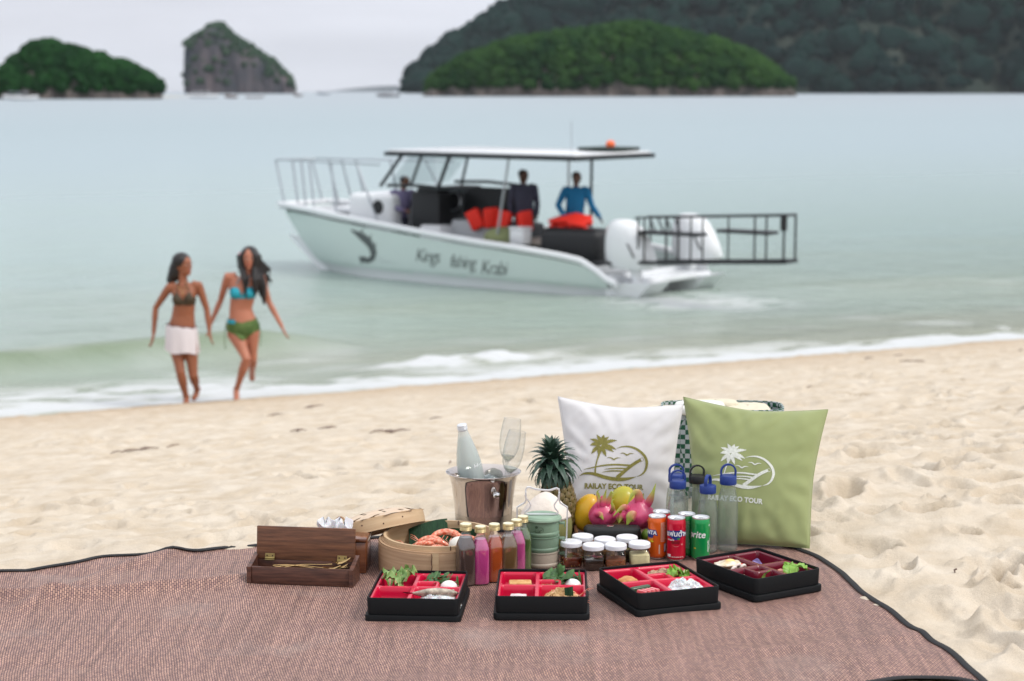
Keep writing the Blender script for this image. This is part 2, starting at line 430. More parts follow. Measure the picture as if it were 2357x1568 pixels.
mr = t.nodes.new('ShaderNodeMapRange'); mr.inputs[1].default_value = 17; mr.inputs[2].default_value = 24; t.links.new(ad.outputs[0], mr.inputs[0])
n2 = t.nodes.new('ShaderNodeTexNoise'); n2.inputs['Scale'].default_value = 6; n2.inputs['Detail'].default_value = 8; t.links.new(ge.outputs['Position'], n2.inputs[0])
r2 = t.nodes.new('ShaderNodeValToRGB'); t.links.new(n2.outputs[0], r2.inputs[0])
r2.color_ramp.elements[0].position = .3; r2.color_ramp.elements[0].color = (.52, .43, .32, 1); r2.color_ramp.elements[1].position = .7; r2.color_ramp.elements[1].color = (.65, .575, .475, 1)
mm_ = t.nodes.new('ShaderNodeMix'); mm_.data_type = 'RGBA'; t.links.new(mr.outputs[0], mm_.inputs[0]); t.links.new(r2.outputs[0], mm_.inputs[6]); mm_.inputs[7].default_value = (.47, .36, .25, 1)
n3 = t.nodes.new('ShaderNodeTexNoise'); n3.inputs['Scale'].default_value = 420; n3.inputs['Detail'].default_value = 3; t.links.new(ge.outputs['Position'], n3.inputs[0])
mg = t.nodes.new('ShaderNodeMapRange'); mg.inputs[1].default_value = .3; mg.inputs[2].default_value = .7; mg.inputs[3].default_value = .84; mg.inputs[4].default_value = 1.1; t.links.new(n3.outputs[0], mg.inputs[0])
m3 = t.nodes.new('ShaderNodeMix'); m3.data_type = 'RGBA'; m3.blend_type = 'MULTIPLY'; m3.inputs[0].default_value = 1; t.links.new(mm_.outputs[2], m3.inputs[6]); t.links.new(mg.outputs[0], m3.inputs[7])
wr = t.nodes.new('ShaderNodeMapRange'); wr.inputs[1].default_value = 20.2; wr.inputs[2].default_value = 21.7; wr.inputs[4].default_value = .55; t.links.new(dt.outputs['Value'], wr.inputs[0])
wmx = t.nodes.new('ShaderNodeMix'); wmx.data_type = 'RGBA'; t.links.new(wr.outputs[0], wmx.inputs[0]); t.links.new(m3.outputs[2], wmx.inputs[6]); wmx.inputs[7].default_value = (.26, .19, .125, 1)
t.links.new(wmx.outputs[2], b.inputs['Base Color'])
n4 = t.nodes.new('ShaderNodeTexNoise'); n4.inputs['Scale'].default_value = 60; n4.inputs['Detail'].default_value = 8; n4.inputs['Roughness'].default_value = .65; t.links.new(ge.outputs['Position'], n4.inputs[0])
bp = t.nodes.new('ShaderNodeBump'); bp.inputs['Strength'].default_value = .7; bp.inputs['Distance'].default_value = .008; t.links.new(n4.outputs[0], bp.inputs['Height']); t.links.new(bp.outputs[0], b.inputs['Normal'])
npgrid('beach_sand', SX, SY, SZ, sandm, kind='structure')
def sand_at(x, y):
    i = min(len(yr) - 2, max(0, int(np.searchsorted(yr, y)) - 1)); j = int(np.argmin(np.abs(SX[i] - x))); return float(SZ[i, j])

# ------------------------------------------------------------------ sea
yw = np.concatenate([np.linspace(-60, 13, 30), 14 * (60 / 14) ** np.linspace(0, 1, 520), 62 * (24500 / 62) ** np.linspace(0, 1, 200)])
cw = np.linspace(-1, 1, 460); cwx = np.sign(cw) * (np.abs(cw) + 26 * np.clip(np.abs(cw) - .86, 0, 1) ** 1.6 * 4)
WX, WY = np.meshgrid(cwx, yw); WX = WX * (.34 * np.clip(WY, 12, 26000) + 1.5)
ws = WY - .5 * WX; wa = WX + .5 * WY           # across and along the shore
fade = np.exp(-np.clip(WY - 20, 0, None) / 40)
WZ = SEA + fade * (.022 * fb(ws * .8, wa * .22, 3) + .010 * fb(ws * 3, wa * 1.1, 2))
crest = 25.3 + .9 * pn(wa * .16 + 4, wa * 0) * 2
left = smooth01((10.8 - wa) / 2.5)
WZ += .30 * np.exp(-((ws - crest) / np.where(ws < crest, .42, 1.2)) ** 2) * left
WZ += .07 * np.exp(-((ws - 29.5 - .8 * pn(wa * .2, wa * 0 + 2)) / .8) ** 2) * smooth01((wa - 9) / 3)
WZ += (.12 + .10 * fb(wa * 1.5, ws * 2.2, 3)) * np.exp(-((ws - 23.5 - .1 * pn(wa, wa * 0)) / .36) ** 2 - ((wa - 11.0) / 1.35) ** 2)
WZ += np.where(ws < 23.2, .03 * pn(wa * .9, ws * .7) + .02, 0)
fn_ = fb(wa * 1.3, ws * 2.6, 4); fn2 = fb(wa * .45 + 3, ws * .9, 2)
shore = 21.75 + .25 * pn(wa * .35, wa * 0 + 7)
foam = smooth01((fn_ + .55 + 1.1 * np.exp(-((ws - shore - .25) / .5) ** 2) - .75) * 1.6) * np.exp(-((ws - shore - .6) / .85) ** 4)
foam = np.maximum(foam, smooth01((fn_ + .9) * 1.4 - .5) * np.exp(-((ws - 23.0 - .25 * pn(wa * .5, wa * 0 + 9)) / .75) ** 2) * smooth01((8.6 - wa) / 1.5))
foam = np.maximum(foam, smooth01((1.2 + fn_ * 1.9) * np.exp(-((ws - 23.35 - .12 * pn(wa * 1.1, wa * 0)) / .42) ** 2 - ((wa - 11.0) / 1.35) ** 2)))
foam = np.maximum(foam, .75 * smooth01(fn_ + .7) * np.exp(-((ws - 22.6) / .5) ** 2) * smooth01((wa - 9) / 1.5) * smooth01((17.5 - wa) / 2))
foam = np.maximum(foam, .95 * smooth01(fn_ * 1.3 + .75) * np.exp(-((WX - 3.0) / 1.3) ** 2 - ((WY - 29.7) / 1.0) ** 2))
foam = np.maximum(foam, .35 * smooth01(fn2 * 1.6 + .1) * np.exp(-((ws - 24.4) / 1.6) ** 2))
seam = bpy.data.materials.new('sea_water'); seam.use_nodes = True
t = seam.node_tree; b = t.nodes['Principled BSDF']; b.inputs['IOR'].default_value = 1.33
ge = t.nodes.new('ShaderNodeNewGeometry'); dt = t.nodes.new('ShaderNodeVectorMath'); dt.operation = 'DOT_PRODUCT'; dt.inputs[1].default_value = (-.5, 1, 0); t.links.new(ge.outputs['Position'], dt.inputs[0])
mpw = t.nodes.new('ShaderNodeMapping'); mpw.inputs['Scale'].default_value = (.12, .3, 1); mpw.inputs['Rotation'].default_value = (0, 0, R(-26)); t.links.new(ge.outputs['Position'], mpw.inputs[0])
n1 = t.nodes.new('ShaderNodeTexNoise'); n1.inputs['Scale'].default_value = 1; n1.inputs['Detail'].default_value = 5; t.links.new(mpw.outputs[0], n1.inputs[0])
lg = t.nodes.new('ShaderNodeMath'); lg.operation = 'LOGARITHM'; lg.inputs[1].default_value = 10; t.links.new(dt.outputs['Value'], lg.inputs[0])
ma = t.nodes.new('ShaderNodeMath'); ma.operation = 'MULTIPLY_ADD'; ma.inputs[1].default_value = .22; t.links.new(n1.outputs[0], ma.inputs[0]); t.links.new(lg.outputs[0], ma.inputs[2])
mr = t.nodes.new('ShaderNodeMapRange'); mr.inputs[1].default_value = 1.40; mr.inputs[2].default_value = 3.0; t.links.new(ma.outputs[0], mr.inputs[0])
rp = t.nodes.new('ShaderNodeValToRGB'); t.links.new(mr.outputs[0], rp.inputs[0]); E_ = rp.color_ramp.elements
E_[0].position = 0; E_[0].color = (.40, .41, .32, 1); E_[1].position = 1; E_[1].color = (.32, .37, .405, 1)
for p_, c_ in ((.05, (.31, .34, .275)), (.10, (.31, .38, .325)), (.2, (.315, .415, .395)), (.45, (.31, .395, .425))):
    k_ = E_.new(p_); k_.color = (*c_, 1)
atn = t.nodes.new('ShaderNodeAttribute'); atn.attribute_name = 'foam'
mf = t.nodes.new('ShaderNodeMix'); mf.data_type = 'RGBA'; t.links.new(atn.outputs['Fac'], mf.inputs[0]); aw = t.nodes.new('ShaderNodeAttribute'); aw.attribute_name = 'swell'; ms_ = t.nodes.new('ShaderNodeMix'); ms_.data_type = 'RGBA'; t.links.new(aw.outputs['Fac'], ms_.inputs[0]); t.links.new(rp.outputs[0], ms_.inputs[6]); ms_.inputs[7].default_value = (.20, .26, .17, 1)
t.links.new(ms_.outputs[2], mf.inputs[6]); mf.inputs[7].default_value = (.62, .64, .65, 1)
t.links.new(mf.outputs[2], b.inputs['Base Color'])
mrr = t.nodes.new('ShaderNodeMapRange'); mrr.inputs[1].default_value = 1.45; mrr.inputs[2].default_value = 2.3; mrr.inputs[3].default_value = .12; mrr.inputs[4].default_value = .46; t.links.new(lg.outputs[0], mrr.inputs[0]); mx_ = t.nodes.new('ShaderNodeMath'); mx_.operation = 'MAXIMUM'; t.links.new(mrr.outputs[0], mx_.inputs[0]); t.links.new(atn.outputs['Fac'], mx_.inputs[1]); t.links.new(mx_.outputs[0], b.inputs['Roughness'])
mp2 = t.nodes.new('ShaderNodeMapping'); mp2.inputs['Scale'].default_value = (1.1, 3.2, 1); mp2.inputs['Rotation'].default_value = (0, 0, R(-20)); t.links.new(ge.outputs['Position'], mp2.inputs[0])
nw = t.nodes.new('ShaderNodeTexNoise'); nw.inputs['Scale'].default_value = .9; nw.inputs['Detail'].default_value = 9; nw.inputs['Roughness'].default_value = .62; t.links.new(mp2.outputs[0], nw.inputs[0])
bp = t.nodes.new('ShaderNodeBump'); bp.inputs['Strength'].default_value = .6; bp.inputs['Distance'].default_value = .3; t.links.new(nw.outputs[0], bp.inputs['Height']); t.links.new(bp.outputs[0], b.inputs['Normal'])
npgrid('sea_water', WX, WY, WZ, seam, {'foam': foam, 'swell': np.clip((WZ - SEA - .05) / .22, 0, 1) * (WY < 60)}, kind='structure')

# ------------------------------------------------------------------ picnic mat
weave = bpy.data.materials.new('woven_mat'); weave.use_nodes = True
t = weave.node_tree; b = t.nodes['Principled BSDF']; b.inputs['Roughness'].default_value = .55; b.inputs['Specular IOR Level'].default_value = .35
tcn = t.nodes.new('ShaderNodeTexCoord'); mpw = t.nodes.new('ShaderNodeMapping'); mpw.inputs['Rotation'].default_value = (0, 0, R(78)); t.links.new(tcn.outputs['Object'], mpw.inputs[0])
wn = t.nodes.new('ShaderNodeTexNoise'); wn.inputs['Scale'].default_value = 2.2; t.links.new(tcn.outputs['Object'], wn.inputs[0])
wm = t.nodes.new('ShaderNodeVectorMath'); wm.operation = 'MULTIPLY_ADD'; wm.inputs[1].default_value = (.03, .03, 0); t.links.new(wn.outputs['Color'], wm.inputs[0]); t.links.new(mpw.outputs[0], wm.inputs[2])
bk = t.nodes.new('ShaderNodeTexBrick'); t.links.new(wm.outputs[0], bk.inputs[0]); bk.inputs['Scale'].default_value = 1
bk.inputs['Brick Width'].default_value = .013; bk.inputs['Row Height'].default_value = .0062; bk.inputs['Mortar Size'].default_value = .0011; bk.inputs['Mortar Smooth'].default_value = .4; bk.offset = .5
bk.inputs['Color1'].default_value = (.455, .272, .205, 1); bk.inputs['Color2'].default_value = (.265, .150, .125, 1); bk.inputs['Mortar'].default_value = (.065, .036, .05, 1); bk.inputs['Bias'].default_value = -.1
st = t.nodes.new('ShaderNodeTexNoise'); mps = t.nodes.new('ShaderNodeMapping'); mps.inputs['Rotation'].default_value = (0, 0, R(-12)); mps.inputs['Scale'].default_value = (70, 2.2, 1); t.links.new(tcn.outputs['Object'], mps.inputs[0]); t.links.new(mps.outputs[0], st.inputs[0]); st.inputs['Scale'].default_value = 1
sm_ = t.nodes.new('ShaderNodeMapRange'); sm_.inputs[1].default_value = .3; sm_.inputs[2].default_value = .7; sm_.inputs[3].default_value = .80; sm_.inputs[4].default_value = 1.22; t.links.new(st.outputs[0], sm_.inputs[0])
mu = t.nodes.new('ShaderNodeMix'); mu.data_type = 'RGBA'; mu.blend_type = 'MULTIPLY'; mu.inputs[0].default_value = 1; t.links.new(bk.outputs[0], mu.inputs[6]); t.links.new(sm_.outputs[0], mu.inputs[7])
# sand dust trodden into it
dn = t.nodes.new('ShaderNodeTexNoise'); dn.inputs['Scale'].default_value = 3.4; dn.inputs['Detail'].default_value = 7; t.links.new(tcn.outputs['Object'], dn.inputs[0])
dr = t.nodes.new('ShaderNodeMapRange'); dr.inputs[1].default_value = .56; dr.inputs[2].default_value = .78; dr.inputs[4].default_value = .5; t.links.new(dn.outputs[0], dr.inputs[0])
md = t.nodes.new('ShaderNodeMix'); md.data_type = 'RGBA'; t.links.new(dr.outputs[0], md.inputs[0]); t.links.new(mu.outputs[2], md.inputs[6]); md.inputs[7].default_value = (.36, .29, .26, 1)
t.links.new(md.outputs[2], b.inputs['Base Color'])
bp = t.nodes.new('ShaderNodeBump'); bp.inputs['Strength'].default_value = .9; bp.inputs['Distance'].default_value = .0014; bp.invert = True; t.links.new(bk.outputs['Fac'], bp.inputs['Height']); t.links.new(bp.outputs[0], b.inputs['Normal'])
pm = thing('picnic_mat', 'large pinkish brown woven picnic mat with black edging spread on the sand', 'picnic mat')
npgrid('woven_sheet', MX, MY, MZ, weave).parent = pm
black_cloth = mat('black_binding', (.012, .012, .014), .7, bump=.5, bs=300)
rim = MB()
ring = [Vector((MX[0, i], MY[0, i], MZ[0, i])) for i in range(0, NU, 2)] + [Vector((MX[j, -1], MY[j, -1], MZ[j, -1])) for j in range(0, NV, 2)]
rim.tube([p + Vector((0, -.004, .004)) for p in ring], .0095, 8, flat=.34)
rim.build('edge_binding', black_cloth, pm)
rim = MB(); rim.tube([Vector((MX[-1, i], MY[-1, i], MZ[-1, i] + .004)) for i in range(0, NU, 2)] , .0095, 8, flat=.34); rim.build('edge_binding', black_cloth, pm)

# ------------------------------------------------------------------ islands and hills
def foliage_mat(name, dark, light):
    m = bpy.data.materials.new(name); m.use_nodes = True; t = m.node_tree; b = t.nodes['Principled BSDF']
    b.inputs['Roughness'].default_value = 1; b.inputs['Specular IOR Level'].default_value = .04
    a = t.nodes.new('ShaderNodeAttribute'); a.attribute_name = 'tone'; mx = t.nodes.new('ShaderNodeMix'); mx.data_type = 'RGBA'
    t.links.new(a.outputs['Fac'], mx.inputs[0]); mx.inputs[6].default_value = (*dark, 1); mx.inputs[7].default_value = (*light, 1); t.links.new(mx.outputs[2], b.inputs['Base Color'])
    return m
def ico(sub):
    bm = bmesh.new(); bmesh.ops.create_icosphere(bm, subdivisions=sub, radius=1); bm.verts.index_update()
    v = np.array([tuple(q.co) for q in bm.verts]); f = np.array([[w.index for w in q.verts] for q in bm.faces]); bm.free(); return v, f
ICO = ico(1); ICO2 = ico(2)
def forest(name, pts, size, m, seed, tonefn=None, **tags):
    """tree crowns as uneven leafy clumps, all joined"""
    rs = np.random.RandomState(seed); v0, f0 = ICO2; n = len(pts)
    P_ = np.asarray(pts); sz = size * (.45 + 1.25 * rs.rand(n) ** 1.8)
    jit = 1 + .8 * (rs.rand(n, len(v0)) - .5)
    V_ = v0[None] * jit[..., None] * sz[:, None, None] * np.array([1, 1, .85]) + P_[:, None, :]
    F_ = f0[None] + (np.arange(n) * len(v0))[:, None, None]
    me = bpy.data.meshes.new(name); V2 = V_.reshape(-1, 3).astype(np.float32); F2 = F_.reshape(-1, 3)
    me.vertices.add(len(V2)); me.vertices.foreach_set('co', V2.ravel()); me.loops.add(F2.size); me.loops.foreach_set('vertex_index', F2.ravel().astype(np.int32))
    me.polygons.add(len(F2)); me.polygons.foreach_set('loop_start', (np.arange(len(F2)) * 3).astype(np.int32)); me.update(calc_edges=True); me.validate()
    tone = np.repeat(np.clip(.45 * rs.rand(n) + .55 * (tonefn(P_) if tonefn else .5), 0, 1), len(v0))
    a = me.attributes.new('tone', 'FLOAT', 'POINT'); a.data.foreach_set('value', tone.astype(np.float32))
    return mkobj(name, me, m, None, kind='stuff', **tags)
rock_dark = mat('shore_rock', (.030, .030, .028), .9, col2=(.16, .135, .12), vs=.09, detail=8)
def island(nm, sil, Y, depth, base, power, rm, trees=None, fm=None, seed=1, tsize=3.0, rough=.05, waist=0.0):
    xs = np.array([p[0] for p in sil], float); ys = np.array([p[1] for p in sil], float)
    nx, ny = 220, 70
    gx = np.linspace(xs[0], xs[-1], nx); top = np.interp(gx, xs, ys)
    Hh = np.array([max(.3, at(x, y, Y).z - SEA) for x, y in zip(gx, top)]); Xw = np.array([at(x, 215, Y).x for x in gx])
    q = np.linspace(-1, 1, ny); Q, HH = np.meshgrid(q, Hh, indexing='ij'); _, XX = np.meshgrid(q, Xw, indexing='ij')
    hm = Hh.max(); dw = depth * (.35 + .65 * np.clip(HH / hm, 0, 1))
    prof = (1 - np.abs(Q) ** power)
    Yw = Y + Q * dw * (1 + waist * 0)
    nz = fb(XX / hm * 3 + seed, Yw / hm * 3, 4)
    Zw = SEA - 1 + (HH + 1) * prof * (1 - .12 * np.abs(Q)) + nz * rough * hm * prof * np.abs(Q)
    # steep sides bulge unevenly
    Yw = Yw + fb(XX / hm * 5 + 7, Zw / hm * 2.5, 4) * depth * .16 * np.abs(Q)
    o = npgrid(nm, XX, Yw, Zw, rm, kind='structure')
    if trees:
        rs = np.random.RandomState(seed); pts = []
        while len(pts) < trees:
            i = rs.randint(0, nx); j = rs.randint(0, int(ny * .62))
            p = (XX[j, i] + (rs.rand() - .5) * hm * .05, Yw[j, i], Zw[j, i])
            if p[2] < SEA + max(hm * (.15 if hm < 200 else .015), 1.0): continue
            pts.append(p)
        # crowns along the skyline
        for i in range(0, nx, 1):
            j = ny // 2
            if Zw[j, i] > SEA + hm * .08: pts.append((XX[j, i], Yw[j, i], Zw[j, i] - tsize * .25 * rs.rand()))
        forest(nm.split('_')[0] + '_forest', pts, tsize, fm, seed, lambda P_: np.clip(.5 + 1.1 * fb(P_[:, 0] / hm * 1.6, P_[:, 2] / hm * 2.6, 3), 0, 1))
    return o
fol_near = foliage_mat('foliage_islet', (.004, .016, .008), (.018, .065, .018))
fol_mid = foliage_mat('foliage_middle', (.007, .026, .012), (.034, .078, .020))
fol_far = foliage_mat('foliage_mountain', (.003, .014, .014), (.010, .032, .025))
islet_sil = [(-60, 225), (-22, 205), (0, 176), (18, 158), (38, 134), (62, 126), (76, 106), (95, 104), (118, 99), (140, 106), (165, 114), (200, 122), (212, 130), (232, 128), (262, 146), (290, 146), (315, 162), (332, 170), (350, 180), (366, 195), (371, 212), (372, 226)]
island('islet_rock', islet_sil, 847, 16, 228, 2.6, rock_dark, 1500, fol_near, 3, 1.9)
karst_rock = mat('karst_limestone', (.018, .030, .042), .9, col2=(.13, .105, .11), vs=.028, stretch=(1, 1, .42), detail=6)
karst_sil = [(431, 216), (434, 200), (436, 160), (434, 112), (437, 98), (452, 84), (470, 74), (486, 60), (500, 56), (514, 58), (526, 70), (540, 84), (562, 98), (585, 112), (606, 128), (634, 145), (650, 164), (668, 184), (678, 205), (681, 216)]
island('karst_rock', karst_sil, 2800, 60, 216, 9, karst_rock, 330, foliage_mat('foliage_karst', (.02, .045, .03), (.05, .085, .05)), 5, 4.0, .03)
mid_sil = [(972, 219), (981, 211), (1005, 182), (1042, 150), (1072, 134), (1103, 126), (1150, 108), (1195, 94), (1240, 88), (1286, 80), (1330, 76), (1377, 70), (1410, 66), (1450, 58), (1478, 56), (1496, 66), (1530, 73), (1560, 78), (1591, 88), (1640, 94), (1682, 109), (1715, 122), (1743, 137), (1786, 167), (1808, 186), (1822, 200), (1829, 216)]
island('middle_islet_rock', mid_sil, 1300, 34, 222, 3.0, mat('islet_rock_face', (.028, .03, .028), .9, col2=(.20, .165, .145), vs=.06, detail=8), 3600, fol_mid, 8, 3.1)
mount_sil = [(950, 214), (957, 203), (985, 165), (1012, 128), (1040, 105), (1073, 84), (1110, 62), (1152, 30), (1207, 4), (1260, -30), (1360, -70), (1500, -120), (1700, -165), (1900, -195), (2150, -225), (2450, -235), (2900, -215), (3500, -120), (4000, 100), (4200, 214)]
island('mountain_slope', mount_sil, 3300, 420, 213, 2.2, mat('mountain_soil', (.006, .02, .014), .95, col2=(.03, .04, .03), vs=.01, detail=8), 5200, fol_far, 12, 16.0)
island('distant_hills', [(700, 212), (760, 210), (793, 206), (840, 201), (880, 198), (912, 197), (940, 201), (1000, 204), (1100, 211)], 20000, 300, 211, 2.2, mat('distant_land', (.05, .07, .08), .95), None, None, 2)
# low sand spit between the islet and the karst
sp = MB(); g0 = at(300, 222, 1100); g1 = at(450, 222, 1100)
sp.grid(lambda u, v: (g0.x + (g1.x - g0.x) * u, 1100 + (v - .5) * 24, SEA - .2 + .75 * math.sin(PI * u) ** .6 * math.sin(PI * v)), 40, 8)
sp.build('sand_spit', mat('spit_sand', (.5, .44, .33), .9), None, kind='structure')
# ------------------------------------------------------------------ haze
hz = MB(); hz.box((0, 12000, 235), (26000, 26000, 484))
hm_ = bpy.data.materials.new('haze'); hm_.use_nodes = True; ht = hm_.node_tree; ht.nodes.clear()
ho = ht.nodes.new('ShaderNodeOutputMaterial'); hv = ht.nodes.new('ShaderNodeVolumePrincipled')
hv.inputs['Color'].default_value = (.86, .90, .97, 1); hv.inputs['Density'].default_value = .000022; hv.inputs['Anisotropy'].default_value = .1
ht.links.new(hv.outputs[0], ho.inputs['Volume'])
HAZE = hz.build('haze', hm_, None, 0, kind='stuff')
# ================================================================== PICNIC: wooden boxes, steamer, bucket, tiffin, bottles
wood_dark = mat('walnut', (.075, .027, .012), .38, bump=.25, bs=60, col2=(.19, .078, .036), vs=5, stretch=(2.2, 14, 26), detail=6, coat=.15)
wood_front = mat('rosewood', (.040, .015, .010), .4, bump=.25, bs=60, col2=(.135, .055, .035), vs=5, stretch=(2.0, 14, 26), detail=6, coat=.15)
wood_red = mat('varnished_redwood', (.10, .030, .012), .25, col2=(.21, .075, .032), vs=5, stretch=(3, 12, 14), detail=6, coat=.5)
brass = mat('aged_brass', (.42, .33, .14), .38, 1.0, bump=.2, bs=200, var=.2, vs=60)
gold = mat('gold_cutlery', (.62, .42, .20), .26, 1.0)
steel = mat('steel', (.78, .78, .78), .12, 1.0)
# ---------------- cutlery box with its lid open
pL = G(571.5, 1343); pR = G(811, 1352); ax = (pR - pL); W_ = ax.length
bx = thing('cutlery_box', 'long dark wooden box with its lid standing open, full of golden cutlery', 'wooden box', (pL + pR) / 2, math.atan2(ax.y, ax.x))
Dp, Hf, T_ = .082, .050, .009
MB().rbox((0, T_ / 2, Hf / 2), (W_ - 2 * T_ - .001, T_, Hf), .001).build('front_panel', wood_front, bx)
MB().rbox((0, Dp - T_ / 2, Hf / 2 + .002), (W_ - 2 * T_ - .001, T_, Hf + .004), .001).build('back_panel', wood_front, bx)
MB().box((0, Dp / 2, .004), (W_ - 2 * T_ - .001, Dp - 2 * T_ - .001, .008)).build('bottom_panel', wood_front, bx)
for s in (-1, 1):
    m = MB(); x0, x1 = s * (W_ / 2 - T_), s * (W_ / 2 + .003)
    pr = [(-.004, 0), (Dp + .002, 0), (Dp + .002, .072), (.012, .053), (-.004, .050)]
    vs = [(x0, y, z) for y, z in pr] + [(x1, y, z) for y, z in pr]
    m.add(vs, [(0, 1, 2, 3, 4), (9, 8, 7, 6, 5)] + [(i, (i + 1) % 5, (i + 1) % 5 + 5, i + 5) for i in range(5)])
    m.build('end_panel', wood_front, bx)
lean = R(6); lidw = W_ - .014
ld = MB(); ld.rbox((0, 0, .048), (lidw, .010, .096), .0015)
lo = ld.build('lid', wood_dark, bx); lo.location = (-.002, Dp - .004, .054); lo.rotation_euler = (-lean, 0, 0)
hg = MB(); hg.box((0, 0, .006), (.028, .0018, .013)); hg.box((0, -.002, -.005), (.028, .006, .003)); hg.tube([(-.014, -.002, -.001), (.014, -.002, -.001)], .0022, 8)
hme = hg.mesh('hinge'); hme.materials.append(brass)
sw = MB(); sw.ell((0, 0, 0), (.0026, .001, .0026), 8, 5); sme = sw.mesh('screw'); sme.materials.append(mat('screw_dark', (.12, .09, .05), .4, 1))
for x in (-.107, .107):
    h = share('hinge', hme, bx, (x, Dp - .011, .060), (-lean, 0, 0))
    for q in (-.008, .008): share('screw', sme, h, (q, -.0016, .006))
# cutlery, each piece a thing
def cutlery(kind):
    m = MB(); pts = [(i / 7 * .15 - .11, 0, .004 * math.sin(i / 7 * PI * 1.5)) for i in range(8)]
    m.tube(pts, [.0035, .004, .0036, .003, .0024, .0022, .0026, .004], 8, flat=.45)
    return m
def fork_parts(root):
    cutlery('fork').build('handle', gold, root)
    m = MB(); m.grid(lambda u, v: (.038 + .02 * u, (v - .5) * (.008 + .014 * u), .002 - .006 * u * u), 5, 6); m.build('head', gold, root)
    for k in range(4):
        m = MB(); y = (k - 1.5) * .006
        m.tube([(.057, y, -.004), (.070, y, -.003), (.083, y * .95, .002), (.094, y * .9, .008)], [.0016, .0015, .0013, .0006], 6); m.build('tine', gold, root)
def spoon_parts(root):
    cutlery('spoon').build('handle', gold, root)
    m = MB(); m.grid(lambda u, v: (.035 + .055 * u, (v - .5) * .034 * math.sin(PI * min(1, u * 1.0 + .02)) ** .6, .002 - .008 * math.sin(PI * u) * (1 - (2 * v - 1) ** 2)), 10, 7); m.build('bowl', gold, root)
Mb = Matrix.Translation(bx.location) @ Matrix.Rotation(bx.rotation_euler.z, 4, 'Z')
def inbox(o, x, y, z, rz, ry, rx=0): o.location = Mb @ Vector((x, y, z - .004)); o.rotation_euler = (rx, ry, rz + bx.rotation_euler.z)
for k, (lab, fn, a) in enumerate([('golden fork with the longest handle, its prongs by the middle of the open box', fork_parts, (.02, .030, .051, R(-6), R(-1))),
        ('golden fork lying uppermost in the open box, prongs raised highest', fork_parts, (.045, .040, .058, R(4), R(-7))),
        ('golden fork under the two uppermost forks in the open box', fork_parts, (.035, .052, .047, R(-2), R(-2))),
        ('golden fork resting deepest along the back wall of the open box', fork_parts, (.01, .060, .040, R(3), R(0))),
        ('shiny golden knife tip pointing at the right end of the open box', None, (.085, .034, .047, R(10), R(-6)))]):
    if fn:
        root = thing('fork', lab, 'fork', group='golden cutlery in the wooden box'); fn(root)
    else:
        root = thing('knife', lab, 'knife', group='golden cutlery in the wooden box')
        m = MB(); m.tube([(-.11, 0, 0), (-.03, 0, 0), (0, 0, 0)], [.004, .0045, .003], 8, flat=.5); m.build('handle', gold, root)
        m = MB(); m.grid(lambda u, v: (u * .07, (v - .5) * .014 * (1 - u ** 4 * .8), .0006), 10, 4); m.grid(lambda u, v: (u * .07, (v - .5) * .014 * (1 - u ** 4 * .8), -.0006), 10, 4); m.build('blade', steel, root)
    inbox(root, *a)
# ---------------- tissue box
tb = thing('tissue_box', 'reddish varnished wooden tissue box behind the open cutlery box', 'tissue box', (-.525, 5.285, 0), R(-3))
MB().rbox((0, .058, .046), (.196, .118, .092), .003).build('box_body', wood_red, tb)
m = MB(); m.rbox((-.072, .058, .099), (.058, .128, .011), .004); m.rbox((.072, .058, .099), (.058, .128, .011), .004)
m.rbox((0, .012, .099), (.087, .036, .0108), .003); m.rbox((0, .104, .099), (.087, .036, .0108), .003); m.build('lid', wood_red, tb)
def crumple(seed, w, h):
    def f(u, v):
        a = u * 2 * PI; k = noise.fractal(Vector((math.cos(a) * 1.4 + seed, math.sin(a) * 1.4, v * 1.6)), 1, 2, 4); q = noise.cell(Vector((a * 2.5, v * 3, seed)))
        r = w * (.35 + .65 * math.sin(min(1, v * 1.25) * PI * .5)) * (1 + .55 * k + .13 * math.cos(5 * a + seed))
        if v > .8: r *= 1 - (v - .8) * 3.2
        return (r * math.cos(a), r * .55 * math.sin(a), h * v + .012 * math.sin(3 * a + seed + 3 * v) * v + .010 * k)
    m = MB(); m.grid(f, 44, 18, cu=True); return m
tissue = mat('tissue_paper', (.80, .81, .84), .85, sss=.1)
for nm_, x_, w_, h_, sd, lb in [('tissue', -.026, .024, .050, 1.3, 'left white crumpled tissue sticking out of the tissue box'), ('tissue', .020, .026, .048, 4.1, 'right white crumpled tissue sticking out of the tissue box, beside the bamboo lid')]:
    p = Matrix.Translation(tb.location) @ Matrix.Rotation(tb.rotation_euler.z, 4, 'Z') @ Vector((x_, .058, .092))
    o = crumple(sd, w_, h_).build(nm_, tissue, None, 22); o.location = p; single(o, lb, 'tissue', 'tissues in the box')
